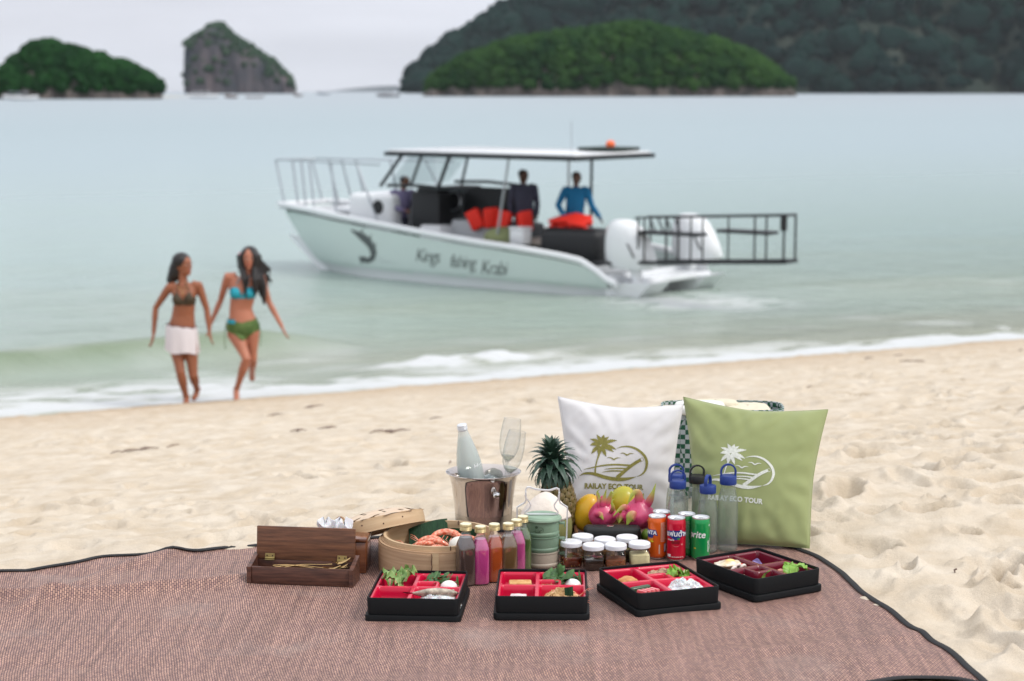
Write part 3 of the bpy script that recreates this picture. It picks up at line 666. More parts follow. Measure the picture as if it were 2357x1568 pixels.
# ---------------- bamboo steamer
bamboo = mat('bamboo', (.40, .245, .14), .5, bump=.2, bs=40, col2=(.56, .38, .235), vs=5, stretch=(1, 1, 26), detail=5)
bamboo_in = mat('bamboo_inner', (.50, .34, .195), .5, col2=(.60, .44, .27), vs=6, stretch=(1, 1, 16))
cane = mat('cane_stitch', (.075, .028, .018), .6)
sc_ = nb(1014, 5.44)
st_ = thing('bamboo_steamer', 'large round open bamboo steamer basket holding red prawns on banana leaves', 'steamer basket', sc_)
def band(r0, r1, z0, z1, n=96, a0=0, a1=2 * PI, ovl=0):
    m = MB(); full = abs(a1 - a0 - 2 * PI) < 1e-6
    pr = [(r0, z0), (r1, z0), (r1 + .0006, (z0 + z1) / 2), (r1, z1), (r0, z1), (r0, z0)]
    m.grid(lambda u, v: (lambda a, k: (pr[k][0] * math.cos(a), pr[k][0] * math.sin(a), pr[k][1]))(a0 + (a1 - a0) * u, int(round(v * 5))), n, 6, cu=full)
    if not full: pass
    return m
Rs = .181
band(Rs - .007, Rs, 0, .090).build('outer_wall', bamboo, st_, 30)
band(Rs - .0125, Rs - .0075, .012, .092).build('middle_wall', bamboo, st_, 30)
band(Rs - .021, Rs - .013, .012, .104).build('collar', bamboo_in, st_, 30)
for z0 in (0.0,):            # the outermost wound hoop
    band(Rs, Rs + .0022, .001, .084).build('hoop', bamboo, st_, 30)
a_s = R(-95); m = MB(); m.grid(lambda u, v: ((Rs + .0042) * math.cos(a_s + .10 * u), (Rs + .0042) * math.sin(a_s + .10 * u), .001 + .088 * v), 6, 2)
m.grid(lambda u, v: ((Rs + .001 + .0032 * v) * math.cos(a_s + .10), (Rs + .001 + .0032 * v) * math.sin(a_s + .10), .001 + .088 * u), 2, 2); m.build('seam_strip', bamboo_in, st_)
def stitch(pts, par, nm='stitch', r=.0009): m = MB(); m.tube(pts, r, 5); return m.build(nm, cane, par)
stitch([((Rs + .005) * math.cos(a_s - .015 + q * .012), (Rs + .005) * math.sin(a_s - .015 + q * .012), .001 + .086 * k / 9) for k, q in enumerate((0, 1, 0, .6, 0, 1, .4, 0, 1, 0))], st_)
stitch([((Rs + .004) * math.cos(R(-128)), (Rs + .004) * math.sin(R(-128)), z) for z in (.002, .015, .03)], st_)
for a_ in (R(-78), R(-58), R(95), R(72)):
    stitch([((Rs - (.012 if a_ < 0 else .022)) * math.cos(a_ + d), (Rs - (.012 if a_ < 0 else .022)) * math.sin(a_ + d), z) for d, z in ((0, .105), (.006, .098), (0, .092))], st_, r=.0015)
m = MB(); m.grid(lambda u, v: ((Rs - .014) * v * math.cos(2 * PI * u), (Rs - .014) * v * math.sin(2 * PI * u), .020 + .001 * math.sin(20 * v)), 48, 8, cu=True); m.build('floor', bamboo_in, st_)
SM = Matrix.Translation(sc_)
# banana leaves
banana = mat('banana_leaf', (.006, .030, .012), .55, bump=.35, bs=40, col2=(.014, .060, .022), vs=9, stretch=(30, 2, 2), spec=.3)
def leafsheet(o, ux, uy, n=14, curl=.01):
    m = MB(); o, ux, uy = Vector(o), Vector(ux), Vector(uy); nn = ux.cross(uy).normalized()
    for sgn in (0, .0012): m.grid(lambda u, v: o + ux * u + uy * v + nn * (curl * math.sin(PI * u) * (.5 + v) + sgn), n, 6)
    return m
for lb, o_, ux, uy in [('dark green banana leaf piece at the left back of the steamer, pointed at the top', (-.095, .075, .024), (.115, .045, .022), (-.006, .050, .062)),
                       ('dark green banana leaf piece standing along the right back of the steamer', (.012, .122, .024), (.105, -.012, -.002), (0, .018, .062)),
                       ('dark green banana leaf lining the bottom of the steamer under the prawns', (-.12, -.06, .023), (.24, 0, .004), (0, .15, .008))]:
    o = leafsheet(o_, ux, uy).build('banana_leaf', banana, None); o.location = sc_; single(o, lb, 'banana leaf', 'banana leaf pieces in the steamer')
# steamed prawns
prawn_red = mat('prawn_shell', (.66, .085, .03), .3, col2=(.82, .46, .32), vs=120, detail=3, coat=.2, sss=.1)
eye_blk = mat('bead_black', (.005, .005, .005), .2)
def prawn(name, label, loc, rz, s=1.0, grp='steamed prawns in the steamer', tilt=0.0):
    root = thing(name, label, 'prawn', loc, group=grp, rot=(tilt, 0, rz), scale=s)
    pts = [Vector((.045 * math.cos(a) - .02, 0, .034 * math.sin(a))) for a in [R(165 - 165 * i / 6) for i in range(7)]]
    for i in range(6):
        m = MB(); a, b_ = pts[i], pts[i + 1]; r0 = (.0115, .012, .011, .0098, .0082, .0065)[i]
        m.tube([a - (b_ - a) * .10, a + (b_ - a) * .5, b_ + (b_ - a) * .05], [r0 * .86, r0 * .92, r0 * .74], 10); m.build('shell_segment', prawn_red, root)
    hd = MB(); h0 = pts[0]; hd.tube([h0 + Vector((.004, 0, .008)), h0 + Vector((-.002, 0, -.006)), h0 + Vector((-.010, 0, -.022)), h0 + Vector((-.022, 0, -.036))], [.0105, .013, .009, .002], 10)
    ho_ = hd.build('head', prawn_red, root)
    for sy in (-1, 1):
        e_ = MB(); e_.ell(h0 + Vector((-.014, sy * .0085, -.018)), (.0028,) * 3, 8, 6); e_.build('eye', eye_blk, ho_)
        for q in range(3):
            m = MB(); m.tube([h0 + Vector((-.010, sy * .006, -.020)), h0 + Vector((-.03 - .01 * q, sy * (.012 + .01 * q), -.012 + .004 * q)), h0 + Vector((-.058 - .006 * q, sy * (.018 + .012 * q), .004 - .008 * q))], [.0018, .0014, .0006], 5)
            m.build('feeler', prawn_red, root)
    for q in range(5):
        m = MB(); x = pts[0].lerp(pts[3], q / 5)
        m.tube([x + Vector((.006, 0, -.006)), x + Vector((.014, .004, -.018)), x + Vector((.006, .006, -.030))], [.0014, .001, .0004], 5); m.build('leg', prawn_red, root)
    for q in (-1, 0, 1):
        m = MB(); e0 = pts[6]; m.add([e0 + Vector(p) for p in ((-.004, q * .002, 0), (.004, q * .002, 0), (.006, q * .010 + .003, -.022), (-.002, q * .010 - .003, -.022), (.0, q * .006, -.010 + .002))], [(0, 1, 4), (1, 2, 4), (2, 3, 4), (3, 0, 4)]); m.build('tail_fan', prawn_red, root)
    return root
for k, (x, y, z, rz, s, lb) in enumerate([(-.050, .018, .055, R(175), .95, 'orange red prawn nearest the left banana leaf in the steamer, feelers up'), (-.028, -.022, .060, R(5), .85, 'pale orange prawn lying lowest at the front left of the steamer pile'),
        (-.006, .036, .062, R(192), 1.15, 'largest orange prawn arched across the middle of the steamer'), (.008, -.018, .062, R(-20), .95, 'orange prawn with a black eye facing the front in the steamer'),
        (-.010, -.048, .057, R(40), .8, 'small prawn right against the front rim of the steamer'), (.055, .060, .052, R(160), .85, 'prawn turned the other way behind the white bun')]):
    prawn('prawn', lb, sc_ + Vector((x, y, z + .004)), rz, s * .92, tilt=R(42))
bun = MB(); bun.ell((0, 0, 0), (.033, .031, .026), 28, 16, fn=lambda p: p * (1 + .02 * noise.noise(p * 3)))
o = bun.build('steamed_bun', mat('bun_white', (.74, .71, .64), .6, var=.06, vs=30), None, 60); o.location = sc_ + Vector((.060, -.085, .088)); single(o, 'round white steamed bun at the front rim of the steamer, beside the prawns', 'bun')
m = MB(); m.lathe([(0, 0), (.03, 0), (.036, .012), (.037, .052), (.034, .052), (.032, .014), (0, .010)], 24); o = m.build('dipping_cup', banana, None); o.location = sc_ + Vector((.060, -.085, .022)); single(o, 'folded green leaf cup under the white bun in the steamer', 'leaf cup')
for k, (x, y) in enumerate([(.095, -.045), (.112, -.025), (.100, -.010), (.085, -.030)]):
    m = MB(); m.ell((0, 0, 0), (.016, .013, .012), 12, 8, fn=lambda p: p * (1 + .15 * noise.noise(p * 2 + Vector((k, 0, 0)))))
    o = m.build('dark_red_fruit', mat('dark_red_skin', (.07, .012, .018), .3, var=.5, vs=40), None); o.location = sc_ + Vector((x, y, .062 + .012 * (k % 2)))
    single(o, ['dark red morsel nearest the white bun in the steamer', 'dark red morsel furthest right in the steamer', 'dark red morsel furthest back of its little heap', 'dark red morsel lowest between bun and the heap'][k], 'fruit', 'dark red morsels in the steamer')
# ---------------- steamer lid leaning on it
lc = at(868, 1211, 5.50)
lid_ = thing('steamer_lid', 'round woven bamboo lid leaning between the tissue box and the steamer', 'steamer lid', lc, rot=(R(-15), R(-13.5), 0), scale=1.07)
Rl = .137
band(Rl - .006, Rl, -.018, .018, 80).build('rim', bamboo_in, lid_, 30)
band(Rl - .012, Rl - .0065, -.012, .0195, 80).build('inner_rim', bamboo_in, lid_, 30)
pale = mat('pale_bamboo_strip', (.58, .42, .29), .45, col2=(.68, .53, .38), vs=20, stretch=(1, 12, 1))
dome = lambda x, y: .018 + .026 * max(0, 1 - (x * x + y * y) / (Rl - .008) ** 2)
for dr_ in (0, 1):
    for k in range(-3, 4):
        c_ = k * .040; L_ = math.sqrt(max(1e-6, (Rl - .008) ** 2 - c_ * c_))
        if L_ < .03: continue
        def fs(u, v, dr_=dr_, c_=c_, L_=L_, k=k):
            t_ = (u - .5) * 2 * L_; w_ = c_ + (v - .5) * .0375
            x, y = (t_, w_) if dr_ == 0 else (w_, t_)
            x, y = (x * .8 - y * .6, x * .6 + y * .8)
            wv = .0014 * math.sin(t_ / .040 * PI + k * PI + dr_ * PI)
            return (x, y, dome(x, y) + wv)
        m = MB(); m.grid(fs, 40, 3); m.build('woven_strip', pale, lid_)
m = MB(); m.tube([(-.10 + .012 * math.cos(a), 0, .036 + .013 * math.sin(a)) for a in [R(10 * i) for i in range(0, 19)]], .0028, 6); m.build('finger_loop', mat('loop_cane', (.35, .22, .13), .6), lid_)
for k in range(5):
    a_ = R(-150 + 25 * k); m = MB(); m.ell(((Rl + .0005) * math.cos(a_), (Rl + .0005) * math.sin(a_), .004 * (-1) ** k), (.0022, .0022, .0022), 8, 5); m.build('peg', cane, lid_)
# ---------------- ice bucket
bk_ = thing('ice_bucket', 'polished steel ice bucket with knob handles, holding a bottle and two glasses', 'ice bucket', nb(1113, 5.97))
bkm = mat('mirror_steel', (.56, .51, .48), .055, 1.0)
dewm = mat('dewy_steel', (.50, .46, .42), .20, 1.0, bump=.35, bs=260)
prof = [(.082, 0), (.089, .004), (.091, .010), (.0935, .045)]
MB().lathe([(0, .001)] + prof, 96).build('dewy_base', dewm, bk_, 50)
MB().lathe([(.0935, .0452), (.0965, .08), (.1035, .135), (.109, .160), (.115, .172), (.122, .1765), (.1225, .178), (.120, .179), (.113, .175), (.106, .160), (.100, .135), (.093, .08), (.089, .012), (0, .010)], 96).build('bucket_body', bkm, bk_, 50)
for a_ in (R(-68), R(112)):
    m = MB(); c_, s_2 = math.cos(a_), math.sin(a_)
    Mk = Matrix.Translation((.101 * c_, .101 * s_2, .122)) @ Matrix.Rotation(a_, 4, 'Z') @ Matrix.Rotation(R(90), 4, 'Y')
    m.lathe([(0, -.004), (.0075, -.004), (.0075, .0), (.0045, .003), (.0045, .008), (.009, .010), (.0125, .015), (.0128, .019), (.010, .024), (.004, .0262), (0, .0264)], 24, M=Mk); m.build('knob_handle', steel, bk_, 40)
ice = clear_mat('ice_clear', (.9, .94, .95), (.7, .78, .8), haze=.25)
for k in range(12):
    a_ = rnd.random() * 2 * PI; r_ = .075 * math.sqrt(rnd.random()); m = MB(); m.rbox((0, 0, 0), (.026, .026, .024), .004, rot=Euler((rnd.random() * 3, rnd.random() * 3, 0)).to_matrix())
    o = m.build('ice_cube', ice, None); o.location = bk_.location + Vector((r_ * math.cos(a_), r_ * math.sin(a_), .135 + .012 * rnd.random())); single(o, 'clear ice cube lying inside the steel bucket', 'ice cube', 'ice cubes in the bucket')
# frosted bottle
bp_ = at(1096, 1130, bk_.location.y + .0)
bt = thing('frosted_bottle', 'frosted clear glass bottle with a white screw cap leaning in the ice bucket', 'bottle', (0, 0, 0))
ctop = at(1062.5, 976, bk_.location.y - .01); cbot = at(1091, 1130, bk_.location.y + .02)
d_ = (ctop - cbot).normalized(); Lb = .262
bt.location = ctop - d_ * Lb; bt.rotation_euler = d_.to_track_quat('Z', 'X').to_euler()
frost = clear_mat('frosted_glass', (.92, .95, .94), (.74, .79, .77), haze=.42, hazec=(.80, .84, .83), rough=.15)
MB().lathe([(0, 0), (.036, 0), (.041, .004), (.042, .10), (.040, .13), (.034, .165), (.024, .205), (.0165, .232), (.0148, .245), (.0148, .250)], 40).build('glass', frost, bt, 60)
MB().lathe([(0, .004), (.038, .004), (.0395, .10), (.0375, .13), (.0315, .165), (.0215, .205), (.0200, .212), (0, .212)], 32).build('drink', clear_mat('sparkling_water', (.88, .94, .92), (.72, .80, .77), haze=.42, hazec=(.74, .80, .78), rough=.1), bt, 60)
capw = mat('white_cap', (.66, .68, .71), .3, .3)
MB().lathe([(.0148, .240), (.0158, .240), (.0158, .2435), (.0166, .245), (.0158, .2465), (.0168, .2485), (.0158, .2505), (.0168, .2525), (.0158, .2545), (.0164, .258), (.0145, .2605), (0, .261)], 36).build('screw_cap', capw, bt, 30)
vs, fs = text2d('Moai', .024, .0003, .1)
vs = [(.0405 * math.sin(x / .0405 + .30), -.0405 * math.cos(x / .0405 + .30), y + .122) for x, y, z in vs]
flatmesh('lettering', vs, fs, mat('print_white', (.85, .87, .87), .5), bt)
# flutes
flute_g = clear_mat('flute_glass', (.97, .975, .97), (.66, .70, .68), gloss=.1, haze=.09, hazec=(.84, .85, .84), rough=.03)
for k, (xt, yt, xb, yb, yo, lb) in enumerate([(1180, 964, 1160, 1120, .035, 'taller looking empty champagne flute at the back, tilted to the right in the ice bucket'), (1191, 993, 1166, 1120, -.01, 'empty champagne flute at the front, tilted to the right in the ice bucket')]):
    a_ = at(xt, yt, bk_.location.y + yo); b_2 = at(xb, yb, bk_.location.y + yo * .6); d_ = (a_ - b_2).normalized(); root = thing('champagne_flute', lb, 'glass', a_ - d_ * .215, group='champagne flutes in the bucket')
    root.rotation_euler = d_.to_track_quat('Z', 'X').to_euler()
    MB().lathe([(.0, .072), (.008, .075), (.020, .088), (.029, .108), (.0335, .135), (.0335, .165), (.030, .200), (.0275, .215)], 40).build('bowl', flute_g, root, 60)
    MB().lathe([(.0, .076), (.006, .0775), (.017, .089), (.022, .094), (.0, .094)], 30).build('wine_drops', clear_mat('pale_wine', (.88, .90, .84), (.6, .62, .55), haze=.35, hazec=(.75, .78, .72)), root, 60)
    MB().lathe([(.0275, .2148), (.0282, .2152), (.0275, .2158), (.0268, .2152), (.0275, .2148)], 40).build('lip', flute_g, root, 60)
    MB().lathe([(0, 0), (.030, .0005), (.030, .002), (.008, .004), (.0042, .010), (.0036, .04), (.0045, .066), (.007, .0745)], 30).build('stem', flute_g, root, 60)
# ---------------- juice bottles
cap_gold = mat('gold_cap', (.62, .52, .27), .38, .55, bump=.2, bs=300, var=.18, vs=120)
cap_top = mat('gold_cap_top', (.80, .76, .55), .4, .3, var=.06, vs=90)
jar_glass = clear_mat('bottle_glass', (.96, .97, .965), (.34, .37, .36), gloss=.22, haze=.01)
def sq(ang, k=.16): return 1 / (abs(math.cos(ang)) ** 3.4 + abs(math.sin(ang)) ** 3.4) ** (1 / 3.4)
def juice(x, Z, col, lb, rz, s=1.0, zoff=0.0, col2=None, lean=0.0, fill=.131):
    p = nb(x, Z); root = thing('juice_bottle', lb, 'juice bottle', p + Vector((0, 0, zoff)), rot=(0, lean, rz), group='small juice bottles in a row', scale=s)
    body = [(0, 0), (.020, 0), (.0240, .003), (.0250, .009), (.0250, .098), (.0245, .106), (.0220, .118), (.0175, .130), (.0135, .139), (.0122, .146), (.0122, .157)]
    def sqf(a, z): return 1 + (sq(a) - 1) * max(0, min(1, (.135 - z) / .03))
    MB().lathe(body, 48, squash=sqf).build('glass', jar_glass, root, 50)
    jp = [(r * .955 if r > 0 else 0, max(z, .002)) for r, z in body if z <= fill] ; rl = jp[-1][0]; jp += [(rl * .985, fill + .0008), (rl * .5, fill + .001), (0, fill + .001)]
    MB().lathe(jp, 48, squash=sqf).build('juice', mat('juice_%d' % int(sum(c_ * 1e3 for c_ in col)), col, .3, coat=.6, sss=.05, var=.05, vs=12), root, 50)
    MB().lathe([(.0128, .1505), (.0160, .1505), (.0163, .1525), (.0156, .1535), (.0164, .1555), (.0156, .1570), (.0164, .1585), (.0156, .1600), (.0162, .1615), (.0160, .166), (.0152, .1678)], 40).build('cap', cap_gold, root, 30)
    MB().lathe([(.0153, .1676), (.0150, .1686), (.0135, .1684), (.0128, .1676), (.006, .1678), (0, .1680)], 40).build('cap_top', cap_top, root, 30)
    m = MB(); m.tube([(.0245 * 1.02, -.008 + .004 * math.cos(q), .055 + .014 * math.sin(q)) for q in [i * PI / 8 for i in range(16)]], .0008, 4); m.build('moulded_mark', jar_glass, root)
    return root
juice(1072.5, 5.25, (.075, .038, .030), 'dark brown juice bottle at the left end of the row, in front of the steamer', R(28), 1.06)
juice(1106, 5.262, (.66, .055, .28), 'bright pink juice bottle standing between the brown and the orange one', R(12))
juice(1138, 5.290, (.50, .075, .004), 'bright orange juice bottle, third from the left in the row', R(20))
juice(1170, 5.298, (.175, .085, .024), 'tan coloured juice bottle to the right of the orange one', R(15))
juice(1189, 5.350, (.60, .07, .28), 'paler pink juice bottle half hidden between the tan and the green one', R(10), 1, -.002)
juice(1203.5, 5.402, (.085, .155, .028), 'green juice bottle at the right end of the row, against the tiffin carrier', R(10), .99, -.002)
# ---------------- tiffin carrier
tf = thing('tiffin_carrier', 'green and beige stacked tiffin lunch carrier with an aluminium handle', 'lunch carrier', nb(1247, 5.47))
tg1 = mat('sage_green_plastic', (.185, .285, .195), .42, var=.05, vs=200); tg2 = mat('sage_green_darker', (.165, .25, .175), .42, var=.05, vs=200); tg3 = mat('oat_beige_plastic', (.41, .355, .285), .42, var=.05, vs=200); tgl = mat('sage_green_lid', (.255, .37, .27), .42, var=.04, vs=200)
def tier(z, m_, nm_):
    MB().lathe([(0, z), (.047, z), (.0495, z + .001), (.0515, z + .005), (.0525, z + .009), (.0515, z + .012), (.0500, z + .014), (.0512, z + .022), (.0512, z + .042), (.0528, z + .043), (.0530, z + .0455), (.0515, z + .0462), (0, z + .0462)], 72).build(nm_, m_, tf, 40)
tier(0, tg3, 'bottom_tier'); tier(.0465, tg2, 'middle_tier'); tier(.093, tg1, 'top_tier')
MB().lathe([(.0515, .1395), (.0575, .1395), (.0590, .141), (.0592, .1445), (.0575, .1475), (.0545, .1485), (.0535, .1510), (.0500, .1535), (.044, .1548), (.040, .1535), (.02, .1540), (0, .1542)], 72).build('lid', tgl, tf, 40)
alu = mat('brushed_aluminium', (.80, .82, .84), .33, .55)
hp = [(-.0735, .020), (-.0735, .165), (-.0715, .176), (-.052, .188), (-.0475, .196), (-.0485, .222), (-.046, .233), (-.038, .236), (-.020, .230), (0, .2275), (.022, .2265), (.040, .2320), (.047, .2320), (.0515, .226), (.0515, .198), (.054, .189), (.073, .176), (.0755, .166), (.0720, .020)]
m = MB(); m.ribbon(spl([(x, 0, z) for x, z in hp], 70), .010, .0042); m.build('carrying_handle', alu, tf)
hp2 = [(-.0475, .224), (-.046, .206), (-.036, .190), (-.033, .181), (-.040, .171), (-.050, .163), (-.050, .1595), (-.044, .1575), (0, .1570), (.042, .1575), (.0475, .160), (.046, .166), (.038, .176), (.037, .186), (.046, .200), (.050, .212), (.0505, .222)]
m = MB(); m.ribbon(spl([(x, -.012 if abs(x) < .051 else 0, z) for x, z in hp2], 70), .009, .0036); m.build('lid_latch', alu, tf)
for sx in (-1, 1):
    m = MB(); m.ell((sx * .0495, -.0065, .212), (.0028, .0022, .0028), 10, 6); m.build('rivet', steel, tf)
    for z in (.036, .082, .128):
        m = MB(); m.rbox((sx * .0600, 0, z), (.018, .020, .006), .0015); m.rbox((sx * .0675, 0, z - .004), (.003, .020, .014), .001); m.build('side_lug', tg1, tf)
m = MB(); m.ribbon([(-.0735, 0, .021), (-.072, 0, -.0005), (.071, 0, -.0005), (.0720, 0, .021)], .011, .0014); m.build('bottom_strap', alu, tf)
# ---------------- logo strokes (palm, island, deck chair, crescent) in a 100 x 100 field
def strip(pts, ws, zig=0, n=24):
    P_ = spl([(p[0], p[1], 0) for p in pts], n); k = len(ws); vs = []; fs = []
    for i, p in enumerate(P_):
        a = P_[max(0, i - 1)]; b_ = P_[min(n - 1, i + 1)]; t_ = (b_ - a).normalized(); q = Vector((-t_.y, t_.x, 0))
        f = i / (n - 1) * (k - 1); j = min(k - 2, int(f)); w = ws[j] + (ws[j + 1] - ws[j]) * (f - j)
        if zig: w *= 1 + zig * (1 if i % 2 else -1)
        vs += [tuple(p + q * w / 2), tuple(p - q * w / 2)]
    for i in range(n - 1): fs.append((2 * i, 2 * i + 1, 2 * i + 3, 2 * i + 2))
    return vs, fs
def logo():
    """field in photo-like units: x right, y up, origin at the middle"""
    S_ = []
    q = lambda pts: [((x - 600) / 10.0, (380 - y) / 10.0) for x, y in pts]
    S_.append(strip(q([(285, 575), (290, 500), (318, 380), (360, 265)]), [3.4, 2.2, 2.2, 3.4]))
    for a, e_, w in [((410, 90), (215, 15), 6), ((410, 90), (330, -70), 7), ((420, 80), (450, -75), 7.5), ((420, 80), (530, -45), 6), ((420, 90), (660, 8), 6.5), ((410, 110), (650, 170), 7), ((400, 130), (610, 215), 6),
                     ((390, 130), (480, 300), 7), ((380, 130), (355, 290), 8), ((380, 120), (225, 265), 6.5), ((380, 100), (210, 120), 7)]:
        mid = ((a[0] + e_[0]) / 2, (a[1] + e_[1]) / 2 - 16)
        S_.append(strip(q([a, mid, e_]), [w * .8, w * .95, w * .8, .4], .25, 19))
    S_.append(strip(q([(0, 625), (70, 590), (180, 580), (300, 595), (450, 635), (600, 660), (750, 662), (880, 640), (985, 612)]), [.3, 3.5, 4.6, 5.5, 5.6, 6, 6, 4, .4], 0, 40))
    S_.append(strip(q([(655, 150), (740, 118), (850, 110), (960, 140), (1060, 205), (1135, 290), (1165, 390), (1140, 500), (1080, 570), (995, 610)]), [.4, 2, 3.2, 3.8, 4.2, 4.6, 4.8, 4.0, 2.6, .4], 0, 48))
    S_.append(strip(q([(660, 640), (750, 560), (880, 450), (970, 385), (1060, 330)]), [6.0, 5.4, 5.2, 5.2, 5.0], 0, 12))
    S_.append(strip(q([(80, 520), (260, 482), (450, 445), (640, 428), (800, 430), (905, 432)]), [.4, 1.8, 2.2, 2.6, 2.8, 2.8], 0, 30))
    S_.append(strip(q([(445, 508), (600, 490), (720, 484), (835, 488)]), [.4, 1.8, 2.2, 2.4]))
    S_.append(strip(q([(405, 557), (540, 535), (660, 528), (770, 530)]), [.4, 1.8, 2.2, 2.4]))
    for c in ((610, 330), (825, 245)):
        S_.append(strip(q([(c[0] - 115, c[1] - 8), (c[0] - 60, c[1] - 16), (c[0], c[1] + 18)]), [.3, 1.8, 2.4], 0, 10)); S_.append(strip(q([(c[0], c[1] + 18), (c[0] + 50, c[1] - 14), (c[0] + 112, c[1] - 28 + 12)]), [2.4, 1.8, .3], 0, 10))
    for a, b_ in (((1045, 315), (1080, 292)), ((1080, 292), (1112, 335)), ((1112, 335), (1075, 362)), ((1075, 362), (1045, 315))): S_.append(strip(q([a, b_]), [.5, .5], 0, 4))
    vs, fs = [], []
    for v_, f_ in S_:
        o = len(vs); vs += v_; fs += [tuple(i + o for i in f) for f in f_]
    return vs, fs
LOGO = logo()
def tf_wrap(x, y, r=.0518, z0=.1175, s=.00021 * 1.35, a0=R(-13)): a = x * s / r + a0; return (r * math.sin(a), -r * math.cos(a), z0 + y * s)
flatmesh('printed_logo', [tf_wrap(x, y) for x, y, z in LOGO[0]], LOGO[1], mat('print_olive', (.05, .09, .05), .6), tf)
vs, fs = text2d('RAILAY ECO TOUR', 7.5, .1); flatmesh('printed_lettering', [tf_wrap(x, y - 33) for x, y, z in vs], fs, MATS['print_olive'], tf)
# ================================================================== PICNIC: fruit, speaker, jars, cans, bottles, pillows
# ---------------- coconut
husk = mat('coconut_husk_green', (.10, .095, .03), .55, bump=.5, bs=60, col2=(.22, .22, .075), vs=16, stretch=(1, 1, .3), detail=6)
flesh = mat('coconut_pith', (.66, .58, .50), .75, bump=.35, bs=70, col2=(.78, .70, .63), vs=14)
cc = thing('coconut', 'young coconut with its top carved to a pale cone, behind the tiffin carrier', 'coconut', nb(1256, 5.64))
facet = lambda a, z: 1 + .05 * abs(math.sin(2.5 * a + .6)) * (1 if z > .1 else 0)
MB().lathe([(0, .002), (.052, .002), (.066, .012), (.077, .035), (.0815, .065), (.0805, .09), (.078, .104), (.0765, .107)], 48, squash=lambda a, z: 1 + .03 * noise.noise(Vector((math.cos(a) * 2, math.sin(a) * 2, z * 30)))).build('husk', husk, cc, 60)
MB().lathe([(.0765, .1065), (.079, .112), (.0745, .122), (.055, .148), (.034, .168), (.016, .180), (.006, .183), (0, .1835)], 40, squash=lambda a, z: 1 - .055 * abs(math.sin(3 * a + .5))).build('carved_top', flesh, cc, 22)
# ---------------- pineapple
pine_ = thing('pineapple', 'whole pineapple with a spiky dark green crown, leaning left behind the coconut', 'pineapple', nb(1296, 5.84), rot=(R(-2), R(-7.5), R(20)))
pcore = mat('pineapple_core', (.045, .040, .014), .8)
scm = mat('pineapple_scale', (.060, .060, .022), .5, col2=(.24, .17, .055), vs=70, detail=3, bump=.3, bs=250)
tipm = mat('pineapple_spine', (.30, .21, .12), .7)
prad = lambda t: .0555 * (math.sin(PI * (.09 + .82 * t)) ** .42)
MB().lathe([(0, 0)] + [(prad(i / 16) - .004, .198 * i / 16) for i in range(17)] + [(0, .199)], 36).build('core', pcore, pine_, 60)
sm1 = MB(); sm1.lathe([(1, 0), (.93, .22), (.62, .38), (.25, .42), (0, .44)], 6); sme1 = sm1.mesh('scale', 25); sme1.materials.append(scm)
sp1 = MB(); sp1.add([(-.25, 0, .36), (.25, 0, .36), (.12, .1, .5), (-.12, .1, .5), (0, 1.05, .62), (0, .5, .30)], [(0, 1, 2, 3), (3, 2, 4), (1, 5, 4, 2), (0, 3, 4, 5), (0, 5, 1)]); spm = sp1.mesh('spine', 0); spm.materials.append(tipm)
for j in range(11):
    t_ = (j + .5) / 11; rr_ = prad(t_); z_ = .198 * t_
    for i in range(13):
        a_ = 2 * PI * (i + .5 * (j % 2)) / 13; tl = (t_ - .5) * .9
        s_1 = .0138 * (rr_ / .0555) * rnd.uniform(.93, 1.05)
        Mx = Matrix.Translation(((rr_ - .004) * math.cos(a_), (rr_ - .004) * math.sin(a_), z_)) @ Matrix.Rotation(a_, 4, 'Z') @ Matrix.Rotation(R(90) - tl, 4, 'Y') @ Matrix.Rotation(R(90), 4, 'Z')
        o = share('scale', sme1, pine_); o.matrix_local = Mx @ Matrix.Diagonal((s_1, s_1 * 1.05, s_1 * 1.0, 1))
        q_ = share('spine', spm, o); q_.scale = (1, rnd.uniform(.8, 1.15), 1)
leafm = mat('pineapple_leaf', (.016, .045, .028), .42, col2=(.07, .13, .09), vs=26, stretch=(8, 1, 1), coat=.12)
def crownleaf(L, w, curl):
    def f(u, v):
        x = (v - .5) * w * (1 - u) ** .55 * (1 + .25 * math.sin(PI * u)); a = curl * u * u
        return (x, L * u * math.cos(a * .55) + 0, L * u * math.sin(a * .9) * -.9 - abs(v - .5) * -w * .55 * (1 - u))
    m = MB(); m.grid(f, 9, 5)
    for k in range(1, 7):       # saw teeth
        u = k / 8
        for sv in (0, 1):
            p = Vector(f(u, sv)); q = Vector(f(u + .05, sv)); m.add([p, q, (p + q) / 2 + Vector(((sv - .5) * .0035, .001, 0))], [(0, 1, 2)])
    me = m.mesh('leaf', 0)
    for p in me.polygons: p.use_smooth = True
    me.materials.append(leafm); return me
LV = [crownleaf(.066, .026, .6), crownleaf(.066, .026, 1.2), crownleaf(.062, .025, 1.8), crownleaf(.050, .024, .3)]
for i in range(96):
    t_ = i / 95; a_ = i * 2.39996; z_ = .188 + .105 * t_; r_ = .024 * (1 - .55 * t_)
    el = R(-12 + 92 * t_ ** 1.1 + rnd.uniform(-6, 6)); k = 2 if t_ < .25 else 1 if t_ < .55 else 0 if t_ < .85 else 3
    Mx = Matrix.Translation((r_ * math.cos(a_), r_ * math.sin(a_), z_)) @ Matrix.Rotation(a_ - R(90), 4, 'Z') @ Matrix.Rotation(el, 4, 'X')
    o = share('leaf', LV[k], pine_); s_1 = (.72 + .35 * math.sin(PI * min(1, t_ * 1.15))) * rnd.uniform(.92, 1.06); o.matrix_local = Mx @ Matrix.Scale(s_1, 4)
MB().lathe([(.024, .188), (.020, .20), (.016, .25), (.006, .28), (0, .281)], 16).build('crown_stalk', leafm, pine_, 60)
